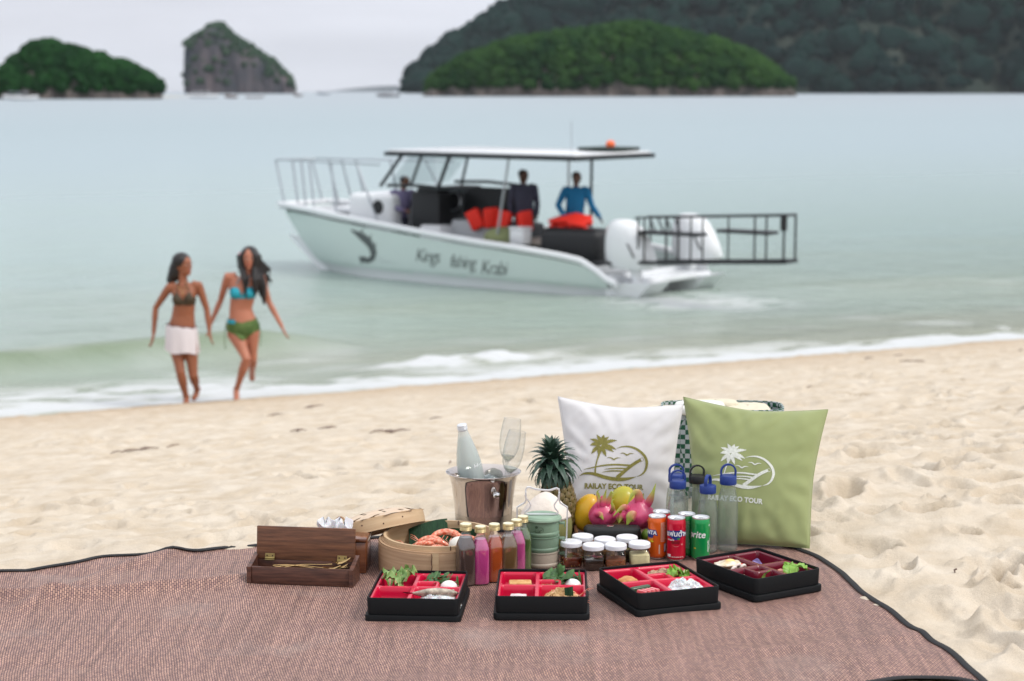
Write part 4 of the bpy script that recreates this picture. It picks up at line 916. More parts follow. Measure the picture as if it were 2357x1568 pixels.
# ---------------- fruit tray
trayw = mat('tray_wood', (.10, .045, .025), .4, col2=(.19, .09, .05), vs=6, stretch=(2, 14, 14), coat=.25)
def rr(w, d, r, n=8):
    P_ = []
    for cx_, cy_, a0 in ((w / 2 - r, d / 2 - r, 0), (-w / 2 + r, d / 2 - r, 90), (-w / 2 + r, -d / 2 + r, 180), (w / 2 - r, -d / 2 + r, 270)):
        for k in range(n + 1): a = R(a0 + 90 * k / n); P_.append((cx_ + r * math.cos(a), cy_ + r * math.sin(a)))
    return P_
def rrloft(w, d, r, prof, n=8):
    loops = [rr(w - 2 * i, d - 2 * i, max(.0005, r - i), n) for i, z in prof]; k = len(loops[0]); m = MB()
    vs = [(x, y, z) for lp, (i, z) in zip(loops, prof) for x, y in lp]
    fs = [(j * k + i, j * k + (i + 1) % k, (j + 1) * k + (i + 1) % k, (j + 1) * k + i) for j in range(len(prof) - 1) for i in range(k)]
    fs += [tuple(range(k))[::-1], tuple((len(prof) - 1) * k + i for i in range(k))]
    return m.add(vs, fs)
tr = thing('fruit_tray', 'dark brown wooden tray under the fruit and the black speaker', 'tray', (.322, 5.70, 0), R(1))
rrloft(.245, .34, .02, [(.006, 0), (0, .006), (-.004, .036), (.0, .040), (.006, .037), (.010, .012), (.02, .010)]).build('tray_body', trayw, tr, 40)
# ---------------- mangoes, dragon fruit, lime
TRZ = .012
mang1 = mat('mango_yellow', (.56, .30, .012), .38, col2=(.70, .44, .02), vs=9, sss=.12, coat=.15)
mang2 = mat('mango_green_yellow', (.30, .33, .02), .38, col2=(.58, .47, .03), vs=9, sss=.12, coat=.15)
def mango(label, c, r, rot, m_):
    o = MB(); o.ell((0, 0, 0), r, 36, 24, fn=lambda p: Vector((p.x + .10 * p.z * p.z, p.y, p.z)) * (1 + .015 * noise.noise(p * 2.5)))
    root = thing('mango', label, 'mango', c, rot=rot, group='mangoes in the tray'); o.build('mango_body', m_, root, 80)
    s_ = MB(); s_.tube([(.006 + .1 * r[0], 0, r[2] * .985), (.006 + .1 * r[0], 0, r[2] * 1.03)], [.003, .0022], 7); s_.build('stem_end', mat('stem_brown', (.12, .08, .04), .8), root)
mz = at(1350, 1180, 5.745); mango('tall yellow mango leaning at the left of the tray, beside the smaller dragon fruit', mz, (.042, .038, .062), (0, R(14), 0), mang1)
mz = at(1433, 1160, 5.80); mango('greenish yellow mango at the back between the two dragon fruits', mz, (.047, .042, .058), (0, R(2), 0), mang2)
def grad_mat(name, a, b_, attr='tip'):
    m = bpy.data.materials.new(name); m.use_nodes = True; t = m.node_tree; bs = t.nodes['Principled BSDF']
    an = t.nodes.new('ShaderNodeAttribute'); an.attribute_name = attr; r_ = t.nodes.new('ShaderNodeValToRGB'); t.links.new(an.outputs['Fac'], r_.inputs[0])
    r_.color_ramp.elements[0].position = .25; r_.color_ramp.elements[0].color = (*a, 1); r_.color_ramp.elements[1].position = .7; r_.color_ramp.elements[1].color = (*b_, 1)
    t.links.new(r_.outputs[0], bs.inputs['Base Color']); bs.inputs['Roughness'].default_value = .42; bs.inputs['Subsurface Weight'].default_value = .08; bs.inputs['Subsurface Scale'].default_value = .01
    return m
bract = grad_mat('dragonfruit_bract', (.62, .055, .16), (.36, .42, .07))
dfm = mat('dragonfruit_skin', (.50, .030, .12), .42, col2=(.66, .11, .22), vs=22, sss=.1, coat=.1)
def frond(par, pts, w, g0=.0):
    """fleshy bract along pts, pink at its root and green at its tip"""
    n = 14; P_ = spl(pts, n); vs = []
    for i, q in enumerate(P_):
        u = i / (n - 1); t_ = (P_[min(n - 1, i + 1)] - P_[max(0, i - 1)]).normalized(); side = t_.cross(Vector((.15, -1, .1))).normalized(); nn = side.cross(t_)
        ww = w * (1 - u ** 1.6) ** .8 * (.75 + .45 * math.sin(PI * min(1, u * 1.5))) + .0006
        for k in range(10): a = k * PI / 5; vs.append(q + side * math.cos(a) * ww * .5 + nn * math.sin(a) * max(.0007, ww * .16))
    m = MB(); m.add(vs, [(i * 10 + k, i * 10 + (k + 1) % 10, (i + 1) * 10 + (k + 1) % 10, (i + 1) * 10 + k) for i in range(n - 1) for k in range(10)]); me = m.mesh('bract', 60)
    at_ = me.attributes.new('tip', 'FLOAT', 'POINT'); at_.data.foreach_set('value', np.repeat(np.clip(np.linspace(g0, 1, n), 0, 1), 10).astype(np.float32))
    mkobj('bract', me, bract, par)
def dragon(label, c, r, fr):
    root = thing('dragon_fruit', label, 'dragon fruit', c, group='dragon fruit in the tray')
    m = MB(); m.ell((0, 0, 0), r, 40, 28, fn=lambda p: Vector((p.x * (1 - .50 * max(0, p.z) ** 1.5), p.y * (1 - .50 * max(0, p.z) ** 1.5), p.z + .30 * max(0, p.z) ** 3)) * (1 + .06 * noise.noise(p * 2.2) + .03 * abs(math.sin(3 * math.atan2(p.y, p.x))))); m.build('fruit_body', dfm, root, 80)
    for pts, w, g0 in fr: frond(root, pts, w, g0)
z1 = at(1387, 1184, 5.67)
dragon('smaller pink dragon fruit with dried twisted tips, right of the yellow mango', z1, (.044, .040, .044),
       [([(-.010, -.022, .026), (-.012, -.020, .055), (-.014, -.022, .076)], .018, 0), ([(.000, -.026, .030), (.004, -.026, .060), (.010, -.030, .088)], .016, .1), ([(.012, -.020, .028), (.020, -.020, .055), (.026, -.024, .078), (.034, -.026, .066)], .015, .15),
        ([(-.006, -.012, .034), (-.018, -.010, .070), (-.008, -.014, .084)], .012, .0), ([(.022, -.032, .010), (.030, -.044, .030), (.026, -.048, .052), (.036, -.046, .060)], .014, .2), ([(-.018, -.036, -.002), (-.010, -.048, .010), (.000, -.052, -.006)], .026, -.2),
        ([(.026, -.030, .0), (.044, -.034, .004), (.050, -.036, -.022)], .022, -.3), ([(.018, -.010, .03), (.040, -.010, .010), (.052, -.012, -.006)], .006, .5)])
z2 = at(1469, 1184, 5.655)
dragon('larger pink dragon fruit with curling green tips, behind the orange can', z2, (.052, .046, .047),
       [([(.000, -.016, .028), (.000, -.018, .060), (-.006, -.022, .077), (-.020, -.028, .070), (-.036, -.032, .038)], .025, .1), ([(.026, -.014, .026), (.036, -.016, .052), (.046, -.016, .078), (.053, -.014, .102)], .022, .12), ([(.006, -.006, .03), (.012, -.006, .058), (.016, -.010, .070)], .020, -.2),
        ([(-.028, -.022, .016), (-.044, -.030, .030), (-.062, -.036, .022), (-.082, -.042, .002)], .018, .12), ([(-.010, -.042, .000), (-.026, -.052, .004), (-.040, -.056, -.024)], .034, .25), ([(.030, -.032, -.004), (.038, -.050, -.006), (.034, -.056, -.034)], .030, .0),
        ([(-.034, -.02, -.002), (-.052, -.026, .000), (-.062, -.03, -.022)], .022, -.2)])
lm = MB(); lm.ell((0, 0, 0), (.020, .020, .022), 20, 12); o = lm.build('lime', mat('lime_skin', (.12, .20, .02), .4, var=.3, vs=30), None, 80); o.location = at(1490, 1218, 5.60); o.location.z = .034
single(o, 'green lime on the tray beside the speaker, under the larger dragon fruit', 'lime')
# ---------------- speaker
sk = thing('portable_speaker', 'black rubbery portable speaker with a silver button on its top', 'speaker', at(1410, 1240, 5.545), R(-1)); sk.location.z = TRZ
rub = mat('black_rubber', (.009, .010, .011), .6, bump=.2, bs=200)
MB().rbox((0, .036, .029), (.176, .066, .058), .014, 4).build('housing', rub, sk, 60)
MB().rbox((0, .002, .027), (.156, .004, .036), .0018).build('front_grille', mat('grille_black', (.008, .008, .009), .7, bump=.6, bs=900), sk)
m = MB(); m.lathe([(0, .0582), (.0105, .0582), (.0112, .0588), (.0112, .0594), (.0095, .0600), (0, .0601)], 32, M=Matrix.Translation((-.006, .034, 0))); m.build('power_button', mat('silver_button', (.75, .73, .68), .25, 1), sk)
for x in (-.055, .058):
    m = MB(); m.box((x, .034, .0582), (.013, .0018, .0006)); m.box((x, .034, .0582), (.0018, .013, .00062)); m.build('volume_mark', mat('moulded_black', (.03, .03, .032), .5), sk)
# ---------------- condiment jars
lidw = mat('white_jar_lid', (.76, .77, .81), .28, var=.02, vs=80, coat=.2)
jg = clear_mat('jar_glass', (.96, .97, .96), (.50, .55, .50), gloss=.05, haze=0)
def hexf(a, z): return 1 + (1 / (abs(math.cos(a)) ** 7 + abs(math.sin(a)) ** 7) ** (1 / 7) - 1) * max(0, min(1, (.057 - z) / .010))
jar_bits = [mat('chilli_red', (.30, .02, .01), .4), mat('garlic_pale', (.62, .50, .25), .5), mat('seed_gold', (.55, .30, .05), .4)]
def jar(x, Z, colr, fill, lb, rz=8, top=None, bits=0, par=None):
    root = thing('condiment_jar', lb, 'jar', nb(x, Z), R(rz), group='condiment jars with white lids')
    MB().lathe([(0, 0), (.024, 0), (.0285, .003), (.0300, .008), (.0300, .046), (.0285, .052), (.0265, .058), (.0265, .064)], 48, squash=hexf).build('glass', jg, root, 50)
    MB().lathe([(0, .002), (.0265, .002), (.0285, .008), (.0286, fill - .001), (.0280, fill), (0, fill + .0006)], 48, squash=hexf).build('contents', colr, root, 50)
    if top is not None:
        m = MB(); m.lathe([(.0282, fill + .0002), (.0284, fill + .003), (.026, fill + .0062), (.012, fill + .008), (0, fill + .0082)], 32, squash=lambda a, z: hexf(a, z) * (1 + .04 * noise.noise(Vector((math.cos(a) * 3, math.sin(a) * 3, z * 90))))); m.build('filling_top', top, root, 60)
    MB().lathe([(.0268, .0600), (.0318, .0600), (.0326, .0612), (.0326, .0715), (.0312, .0738), (.0288, .0745), (.0270, .0738), (.0240, .0736), (.0232, .0742), (0, .0744)], 56).build('lid', lidw, root, 30)
    if bits:
        m = [MB(), MB(), MB()]
        for k in range(bits):
            a_ = rnd.random() * 2 * PI; r_ = .0291 * hexf(a_, .02); z_ = rnd.uniform(.004, fill + .001); c_ = Vector(((r_ - .0003) * math.cos(a_), (r_ - .0003) * math.sin(a_), z_)); s2 = rnd.uniform(.0010, .0024)
            m[k % 3].ell(c_, (s2, s2, s2 * .6), 6, 4)
        for q, mm in zip(jar_bits, m): mm.build('floating_bits', q, root, 0, kind='stuff')
sauce = mat('fish_sauce', (.13, .022, .006), .15, coat=.8, var=.3, vs=60); soyd = mat('dark_soy', (.020, .009, .005), .15, coat=.8); brn = mat('chilli_flakes', (.10, .045, .018), .5, col2=(.30, .07, .02), vs=300)
sug = mat('palm_sugar', (.66, .57, .33), .8, bump=.4, bs=300, var=.06, vs=100); dry = mat('ground_spice', (.12, .05, .02), .8, col2=(.25, .12, .05), vs=200)
jar(1314.5, 5.463, sauce, .030, 'jar of reddish sauce with garlic and chilli pieces, front left beside the tiffin carrier', 12, bits=90)
jar(1365.5, 5.425, soyd, .034, 'jar of nearly black sauce, second from the left in the front row', 4)
jar(1417, 5.428, brn, .031, 'jar of brown dressing with red and green flecks, third in the front row', -6, bits=40)
jar(1471.5, 5.448, sug, .036, 'jar of pale yellow sugar beside the orange can', 3, top=sug)
jar(1340.8, 5.535, dry, .040, 'back row jar nearest the tiffin carrier', 10, top=dry)
jar(1392, 5.498, dry, .036, 'middle jar of the back row, seen between two front lids', 0, top=dry)
jar(1442.7, 5.522, soyd, .038, 'back row jar standing before the right end of the speaker', 5)
# ---------------- cans
lab_w = mat('can_print_white', (.80, .80, .80), .35); lab_b = mat('can_print_blue', (.012, .030, .20), .3); lab_o = mat('can_print_orange', (.80, .28, .02), .3); lab_d = mat('can_print_darkred', (.22, .005, .015), .3)
lab_p = mat('can_print_pink', (.70, .22, .22), .3); lab_g = mat('can_print_green', (.02, .22, .06), .3); lab_y = mat('can_print_yellow', (.7, .55, .03), .3); lab_dim = mat('can_print_pale', (.62, .42, .34), .4); lab_gd = mat('can_print_palegreen', (.35, .55, .40), .4)
Rc = .0283
def wrapc(vs, a0, z0, off=.0003): return [((Rc + off + z) * math.sin(x / Rc + a0), -(Rc + off + z) * math.cos(x / Rc + a0), y + z0) for x, y, z in vs]
def canart(root, s, size, a0, z0, m_, bold=0, shear=0, off=.0003, rot=0, nm='lettering', space=1.0):
    vs, fs = text2d(s, size, bold, shear, space, .004)
    if rot: vs = [(-y, x, z) for x, y, z in vs]
    flatmesh(nm, wrapc(vs, a0, z0, off), fs, m_, root)
def patch(root, pts, a0, z0, m_, off=.0002, nm='printed_shape'):
    vs, fs = refine([(x, y, 0) for x, y in pts], [tuple(range(len(pts)))], .004, 4); flatmesh(nm, wrapc(vs, a0, z0, off), fs, m_, root)
def can(x, Z, col, lb, opened=False, nm=None):
    root = thing('drink_can', lb, 'can', nb(x, Z), group='slim drink cans')
    cm = mat('can_' + nm, col, .28, .35, coat=.5)
    MB().lathe([(.0235, .0038), (.0265, .0062), (.0282, .011), (Rc, .016), (Rc, .112), (.0280, .116), (.0262, .1245), (.0256, .1262)], 64).build('body', cm, root, 60)
    MB().lathe([(0, .006), (.018, .004), (.0215, 0), (.0235, .0012), (.0236, .004)], 48).build('base', steel, root, 40)
    MB().lathe([(.0255, .1258), (.0262, .1268), (.0268, .1290), (.0262, .1308), (.0252, .1308), (.0246, .1285), (.0238, .1250), (.0225, .1240), (0, .1243)], 64).build('rim', mat('can_top', (.80, .81, .83), .3, .75), root, 40)
    m = MB(); m.tube([(.0052 * math.cos(a), -.004 + .0075 * math.sin(a), .1262) for a in [i * PI / 9 for i in range(19)]], .0011, 6, flat=.6); m.rbox((0, .0055, .1258), (.008, .008, .0014), .0005); m.build('pull_tab', steel, root)
    m = MB(); m.grid(lambda u, v: (.0085 * v * math.cos(2 * PI * u), -.0115 + .0068 * v * math.sin(2 * PI * u), .12455), 20, 3, cu=True); m.build('mouth', mat('can_hole', (.004, .004, .004), .6) if opened else mat('can_scored', (.66, .67, .69), .35, .8), root)
    return root
oc = can(1512, 5.555, (.72, .115, .008), 'orange soft drink can beside the sugar jar', nm='orange')
for off, mm, bo in ((.0003, lab_b, .0030), (.0006, lab_w, .0006)): canart(oc, 'FANTA', .0165, R(-62), .082, mm, bo, .12, off)
patch(oc, [(-.018, -.004), (.016, -.004), (.012, -.014), (-.004, -.018)], R(-58), .079, lab_b)
patch(oc, [(-.012, -.004), (-.002, -.009), (.008, -.004), (.010, .004), (0, .005), (-.010, .004)], R(-48), .062, lab_o); patch(oc, [(-.006, 0), (.004, -.004), (.010, 0), (.004, .003)], R(-44), .056, lab_y, .0004)
for k in range(26):
    w_ = .010 * rnd.uniform(.6, 1); patch(oc, [(-.010, 0), (-.010 + 2 * w_, 0), (-.010 + 2 * w_, .0011), (-.010, .0011)], R(38), .112 - k * .0023, lab_dim, nm='small_print')
patch(oc, [(-.0045, -.014), (.005, -.014), (.005, .012), (-.0045, .012)], R(52), .036, lab_b); patch(oc, [(-.004, -.0165), (0, -.0165), (0, .012), (-.004, .012)], R(14), .034, lab_dim, nm='small_print')
for x in (-.0035, -.002, -.0004, .001, .0025, .004): patch(oc, [(x, -.012), (x + .0008, -.012), (x + .0008, .010), (x, .010)], R(52), .036, lab_w, .0004, 'bar_print')
rc_ = can(1556, 5.533, (.62, .004, .035), 'bright red soft drink can with Thai lettering, front centre of the cans', nm='red')
patch(rc_, [(-.028, .010), (.020, .012), (.025, .002), (.010, -.016), (-.002, -.018), (-.024, -.006)], R(-8), .083, lab_b)
for off, mm, bo in ((.0005, lab_b, .0016), (.0008, lab_w, .0005)): canart(rc_, 'แฟนต้า', .0215, R(-14), .084, mm, bo, .1, off)
for off, mm, bo in ((.0004, lab_b, .0018), (.0008, lab_w, .0004)): canart(rc_, 'FANTA', .0145, R(90), .082, mm, bo, .12, off)
canart(rc_, 'กลิ่นผลไม้', .006, R(-42), .0655, lab_w, .0002)
for a_, m_ in ((-26, lab_d), (-8, lab_d), (8, lab_d)): patch(rc_, [(.0055 * math.cos(i * PI / 5), .0055 * math.sin(i * PI / 5)) for i in range(10)], R(a_), .058, m_)
patch(rc_, [(-.012, 0), (-.006, -.004), (0, -.0055), (.006, -.004), (.012, 0), (.006, -.0028), (0, -.004), (-.006, -.0028)], R(-6), .050, lab_p, .0004); patch(rc_, [(0, 0), (.006, .002), (.009, -.001), (.004, -.004)], R(22), .053, lab_p, .0004)
patch(rc_, [(-.008, -.0045), (.006, -.0045), (.006, .004), (-.008, .004)], R(-52), .017, lab_w); canart(rc_, 'เครื่องดื่มอัดลม 325 มล.', .0042, R(4), .0135, lab_w, .0001)
patch(rc_, [(-.006, .002), (.002, .003), (.004, -.004), (-.003, -.003)], R(10), .070, lab_g, .0004)
can(1521.5, 5.612, (.50, .006, .03), 'opened dark red can standing behind the orange can', True, 'darkred')
gb = can(1579.5, 5.582, (.012, .20, .045), 'darker green can half hidden behind the red and the front green can', nm='darkgreen')
for k in range(30): patch(gb, [(-.008, 0), (.008 * rnd.uniform(.2, 1), 0), (.008 * rnd.uniform(.2, 1), .001), (-.008, .001)], R(2), .110 - k * .0028, lab_gd, nm='small_print')
gc = can(1611.7, 5.538, (.006, .30, .075), 'front green soft drink can with big white italic lettering', nm='green')
for off, mm, bo in ((.0003, lab_g, .0010), (.0006, lab_w, .0005)): canart(gc, 'Sprite', .0290, R(-46), .080, mm, bo, .18, off, space=1.0)
canart(gc, 'สไปรท์ ไอเดีย', .0068, R(48), .044, lab_w, .0003, rot=1); canart(gc, 'ไม่มีน้ำตาล ซ่าสดชื่น', .0045, R(63), .052, lab_w, .0001, rot=1)
patch(gc, [(0, .005), (.0015, .0015), (.005, 0), (.0015, -.0015), (0, -.005), (-.0015, -.0015), (-.005, 0), (-.0015, .0015)], R(58), .108, lab_w); patch(gc, [(-.004, 0), (.003, -.002), (.004, .001), (-.001, .003)], R(-42), .038, lab_y)
# ---------------- water bottles
wb_g = clear_mat('bottle_plastic', (.94, .96, .95), (.62, .67, .65), haze=.11, hazec=(.62, .66, .66), rough=.12)
wat = clear_mat('still_water', (.93, .955, .95), (.80, .85, .84), haze=.05, hazec=(.5, .55, .54), rough=.06)
blue = mat('blue_cap', (.012, .038, .21), .5, var=.05, vs=60); blkcap = mat('black_cap', (.012, .013, .014), .5)
def water(x, Z, capm, lb, rz, s, fill=.185):
    root = thing('water_bottle', lb, 'water bottle', nb(x, Z), R(rz), group='refillable water bottles with loop caps'); root.scale = (s * (1.13 if s < .95 else 1.02),) * 2 + (s,)
    MB().lathe([(0, .002), (.026, .001), (.0305, .004), (.0318, .012), (.0318, .115), (.0312, .145), (.0290, .168), (.0245, .188), (.0218, .200), (.0212, .2085), (.0225, .2095), (.0225, .2115), (.0212, .2120)], 48).build('bottle', wb_g, root, 60)
    pr_ = [(0, .005), (.0285, .006), (.0305, .014), (.0306, .115), (.0300, .145), (.0278, .168), (.0235, .187)]; pr_ = [p for p in pr_ if p[1] <= fill]
    MB().lathe(pr_ + [(pr_[-1][0] * .99, fill), (0, fill)], 40).build('water', wat, root, 60)
    MB().lathe([(.0222, .2105), (.0250, .2105), (.0256, .2120), (.0256, .2360), (.0246, .2376), (.018, .2384), (.0165, .2376), (0, .2376)], 48).build('cap', capm, root, 35)
    m = MB(); m.ribbon([(-.0215, 0, .236), (-.0222, 0, .2500)] + [(-.0222 * math.cos(a), 0, .2500 + .0225 * math.sin(a)) for a in [PI * i / 16 for i in range(1, 16)]] + [(.0222, 0, .2500), (.0215, 0, .236)], .0095, .0052); m.build('cap_loop', capm, root, 30)
water(1555, 5.775, blue, 'blue capped water bottle furthest back, its loop just above the one before it', 8, .885)
water(1558.5, 5.685, blue, 'blue capped water bottle straight behind the red can', 4, .885)
water(1602.4, 5.76, blkcap, 'water bottle with a black loop cap', 10, .885)
water(1627.3, 5.625, blue, 'blue capped water bottle with its loop turned edge on, behind the front green can', 66, .875, .18)
water(1673.6, 5.645, blue, 'tallest blue capped water bottle at the right, in front of the green pillow', 3, .985, .192)
o = MB(); o.add([(-.004, 0, -.002), (0, 0, -.006), (.004, 0, -.001), (.002, 0, .005), (-.003, 0, .006)], [(0, 1, 2, 3, 4)])
# ---------------- pillows
def cloth_mat(name, c, c2, wr=.35):
    m = mat(name, c, .85, col2=c2, vs=3.5, bump=.35, bs=700, sheen=.25, detail=3); return m
class Pillow:
    def __init__(s, cs, T, seed, wrinkle=.0024):
        s.c = [Vector(p) for p in cs]; s.T = T; s.seed = seed; s.w = wrinkle       # TL TR BR BL
        tl, tr_, br, bl = s.c; s.o = (tl + tr_ + br + bl) / 4; s.ex = ((tr_ + br) - (tl + bl)) / 4; s.ey = ((tl + tr_) - (bl + br)) / 4
        s.n = s.ex.cross(s.ey).normalized(); s.n = -s.n if s.n.y > 0 else s.n
    def P(s, u, v, side):
        up = u * (1 - .085 * (1 - abs(v) ** 1.5) * abs(u) ** .5); vp = v * (1 - (.115 if v > 0 else .03) * (1 - abs(u) ** 1.5) * abs(v) ** .5)
        tl, tr_, br, bl = s.c; a = (up + 1) / 2; b_ = (vp + 1) / 2
        p = (bl * (1 - a) + br * a) * (1 - b_) + (tl * (1 - a) + tr_ * a) * b_
        h = s.T * max(0, (1 - u * u) * (1 - v * v)) ** .42
        e_ = max(abs(u), abs(v)); ang = math.atan2(v, u)
        h += s.w * math.sin(ang * 17 + s.seed + 2.5 * noise.noise(Vector((u * 2, v * 2, s.seed)))) * smooth(e_, .45, .86) * (1 - smooth(e_, .93, 1)) * side ** 0
        h += s.w * 2.2 * noise.fractal(Vector((u * 1.6, v * 1.6, s.seed)), 1, 2, 3) * (1 - smooth(e_, .9, 1))
        h += s.w * 1.6 * (max(0, noise.noise(Vector((u * 1.2 + v * .9, (v - u) * 5, s.seed + 4)))) ) * smooth(e_, .2, .6) * (1 - smooth(e_, .92, 1))
        return p + s.n * h * side
    def mesh(s): 
        m = MB(); m.grid(lambda u, v: s.P(u * 2 - 1, v * 2 - 1, 1), 90, 90); m.grid(lambda u, v: s.P(u * 2 - 1, v * 2 - 1, -1), 50, 50); return m
    def wrap(s, x, y, off=.0012):
        u = x / s.ex.length; v = y / s.ey.length; return s.P(u, v, 1) + s.n * off
    def hit(s, px, py):
        d = ray(px, py); t = (s.o + s.n * s.T - CAMP).dot(s.n) / d.dot(s.n); p = CAMP + d * t - s.o
        return p.dot(s.ex.normalized()), p.dot(s.ey.normalized())
def smooth(x, a, b_): t_ = min(1, max(0, (x - a) / (b_ - a))); return t_ * t_ * (3 - 2 * t_)
def pillow(name, lb, cs, T, seed, cm, tm, lc_, lsc, tc_, tsz, rotl=0.0, wr=.0022):
    pl = Pillow(cs, T, seed, wr); root = thing(name, lb, 'pillow', (0, 0, 0), group='embroidered pillows'); pl.mesh().build('cushion', cm, root, 70)
    sm_2 = MB(); ring_ = [pl.P(u, v, 1) for u, v in [(-1 + 2 * i / 40, -1) for i in range(40)] + [(1, -1 + 2 * i / 40) for i in range(40)] + [(1 - 2 * i / 40, 1) for i in range(40)] + [(-1, 1 - 2 * i / 40) for i in range(40)]]
    sm_2.tube(ring_ + [ring_[0]], .0016, 6); sm_2.build('seam', cm, root)
    cx_, cy_ = pl.hit(*lc_); ca, sa = math.cos(rotl), math.sin(rotl)
    f = lambda x, y: pl.wrap(cx_ + (x * ca - y * sa) * lsc, cy_ + (x * sa + y * ca) * lsc)
    vs, fs = refine(LOGO[0], LOGO[1], 6, 1); flatmesh('embroidered_logo', [f(x, y) for x, y, z in vs], fs, tm, root)
    vs, fs = text2d('RAILAY ECO TOUR', tsz, .0010, 0, 1.03, tsz * .4); tx, ty = pl.hit(*tc_)
    flatmesh('embroidered_lettering', [pl.wrap(tx + x * ca - y * sa, ty + x * sa + y * ca) for x, y, z in vs], fs, tm, root)
    return pl
olive = mat('olive_thread', (.23, .21, .045), .5, bump=.5, bs=500, var=.25, vs=180); ivory = mat('white_thread', (.62, .64, .58), .5, bump=.5, bs=500, var=.12, vs=180)
WP = pillow('pillow', 'white pillow embroidered with an olive palm and beach logo, behind the fruit', [at(1284, 913, 6.07), at(1573, 931, 6.03), at(1552, 1222, 5.93), at(1302, 1220, 5.95)], .062, 1.0, cloth_mat('white_linen', (.62, .61, .615), (.68, .67, .68)), olive, (1411.5, 1063), .00204, (1409, 1121.5), .0235)
GP = pillow('pillow', 'sage green pillow embroidered with a white palm and beach logo, leaning at the right', [at(1573, 914, 5.86), at(1906, 943, 5.76), at(1863, 1262, 5.55), at(1590, 1252, 5.66)], .066, 5.0, cloth_mat('green_linen', (.24, .275, .11), (.30, .34, .15)), ivory, (1705, 1083), .00188, (1683, 1150), .0215, R(-3), .0026)
# bottom rolls of the pillows resting on the mat
# ---------------- checked picnic bag with towels
chk = bpy.data.materials.new('green_white_check'); chk.use_nodes = True; t = chk.node_tree; b = t.nodes['Principled BSDF']; b.inputs['Roughness'].default_value = .8
ck = t.nodes.new('ShaderNodeTexChecker'); tcn = t.nodes.new('ShaderNodeTexCoord'); t.links.new(tcn.outputs['Object'], ck.inputs[0]); ck.inputs['Scale'].default_value = 1 / .0165
ck.inputs['Color1'].default_value = (.010, .085, .045, 1); ck.inputs['Color2'].default_value = (.40, .44, .47, 1); t.links.new(ck.outputs[0], b.inputs['Base Color'])
pb = at(1660, 1180, 6.28); bag = thing('picnic_bag', 'green and white checked soft bag behind the two pillows, folded towels on top', 'bag', (pb.x, 6.30, sand_at(pb.x, 6.3)), R(-2))
topz = at(1740, 951, 6.18).z - bag.location.z
def bagf(side):
    def f(u, v):
        a = u * 2 * PI; e_ = 4; q = 1 / (abs(math.cos(a)) ** e_ + abs(math.sin(a)) ** e_) ** (1 / e_); k = 1 + .05 * math.sin(PI * v) + .03 * noise.noise(Vector((math.cos(a) * 2, math.sin(a) * 2, v * 3)))
        return (.205 * q * math.cos(a) * k, .10 * q * math.sin(a) * k, topz * v + .0037)
    return f
m = MB(); m.grid(bagf(1), 72, 20, cu=True); m.build('bag_body', chk, bag, 70)
m = MB(); m.ribbon([(.207 * q * math.cos(a), .102 * q * math.sin(a), topz + .001) for a, q in [(i * 2 * PI / 64, 1 / (abs(math.cos(i * 2 * PI / 64)) ** 4 + abs(math.sin(i * 2 * PI / 64)) ** 4) ** .25) for i in range(64)]], .012, .006, side=(0, 0, 1), closed=True); m.build('top_piping', chk, bag)
m = MB(); m.ribbon(spl([(-.17, -.112, topz * .35), (-.165, -.125, topz * .80), (-.14, -.10, topz + .018), (-.12, -.09, topz + .018), (-.10, -.125, topz * .6), (-.09, -.112, topz * .3)], 40), .014, .004, side=(.2, 0, 1)); m.build('carry_strap', mat('dark_green_strap', (.02, .07, .045), .8), bag)
terry = mat('cream_terry', (.68, .62, .48), .95, bump=.9, bs=220, var=.06, vs=40); satin = mat('cream_cloth', (.72, .72, .69), .7)
def towel(nm_, lb, c, d, m_, sd, rz=0):
    m = MB(); rz_ = Matrix.Rotation(R(rz), 3, 'Z')
    m.ell(c, (d[0] / 2, d[1] / 2, d[2] / 2), 40, 20, fn=lambda p: Vector([math.copysign(abs(q) ** .45, q) for q in p]) * (1 + .03 * noise.noise(p * 3 + Vector((sd, 0, 0)))), rot=rz_)
    o = m.build(nm_, m_, None, 80); single(o, lb, 'towel', 'folded towels on the checked bag')
bz = bag.location.z + topz
tA = at(1612, 935, 6.25); tB = at(1735, 937, 6.29); tC = at(1515, 938, 6.3)
towel('towel', 'white smooth folded cloth on the checked bag, between the pillow tops', (tA.x, 6.25, bz + .006), (.17, .15, .036), satin, 1)
towel('towel', 'cream fluffy folded towel on the right half of the checked bag', (tB.x - .02, 6.30, bz - .008), (.15, .16, .030), terry, 2)
towel('towel', 'cream fluffy towel corner showing just above the white pillow', (tC.x + .04, 6.31, bz - .022), (.16, .14, .040), terry, 3, 6)
towel('towel', 'thicker cream fluffy roll behind the white folded cloth', (tA.x + .06, 6.33, bz - .004), (.16, .08, .050), terry, 4)
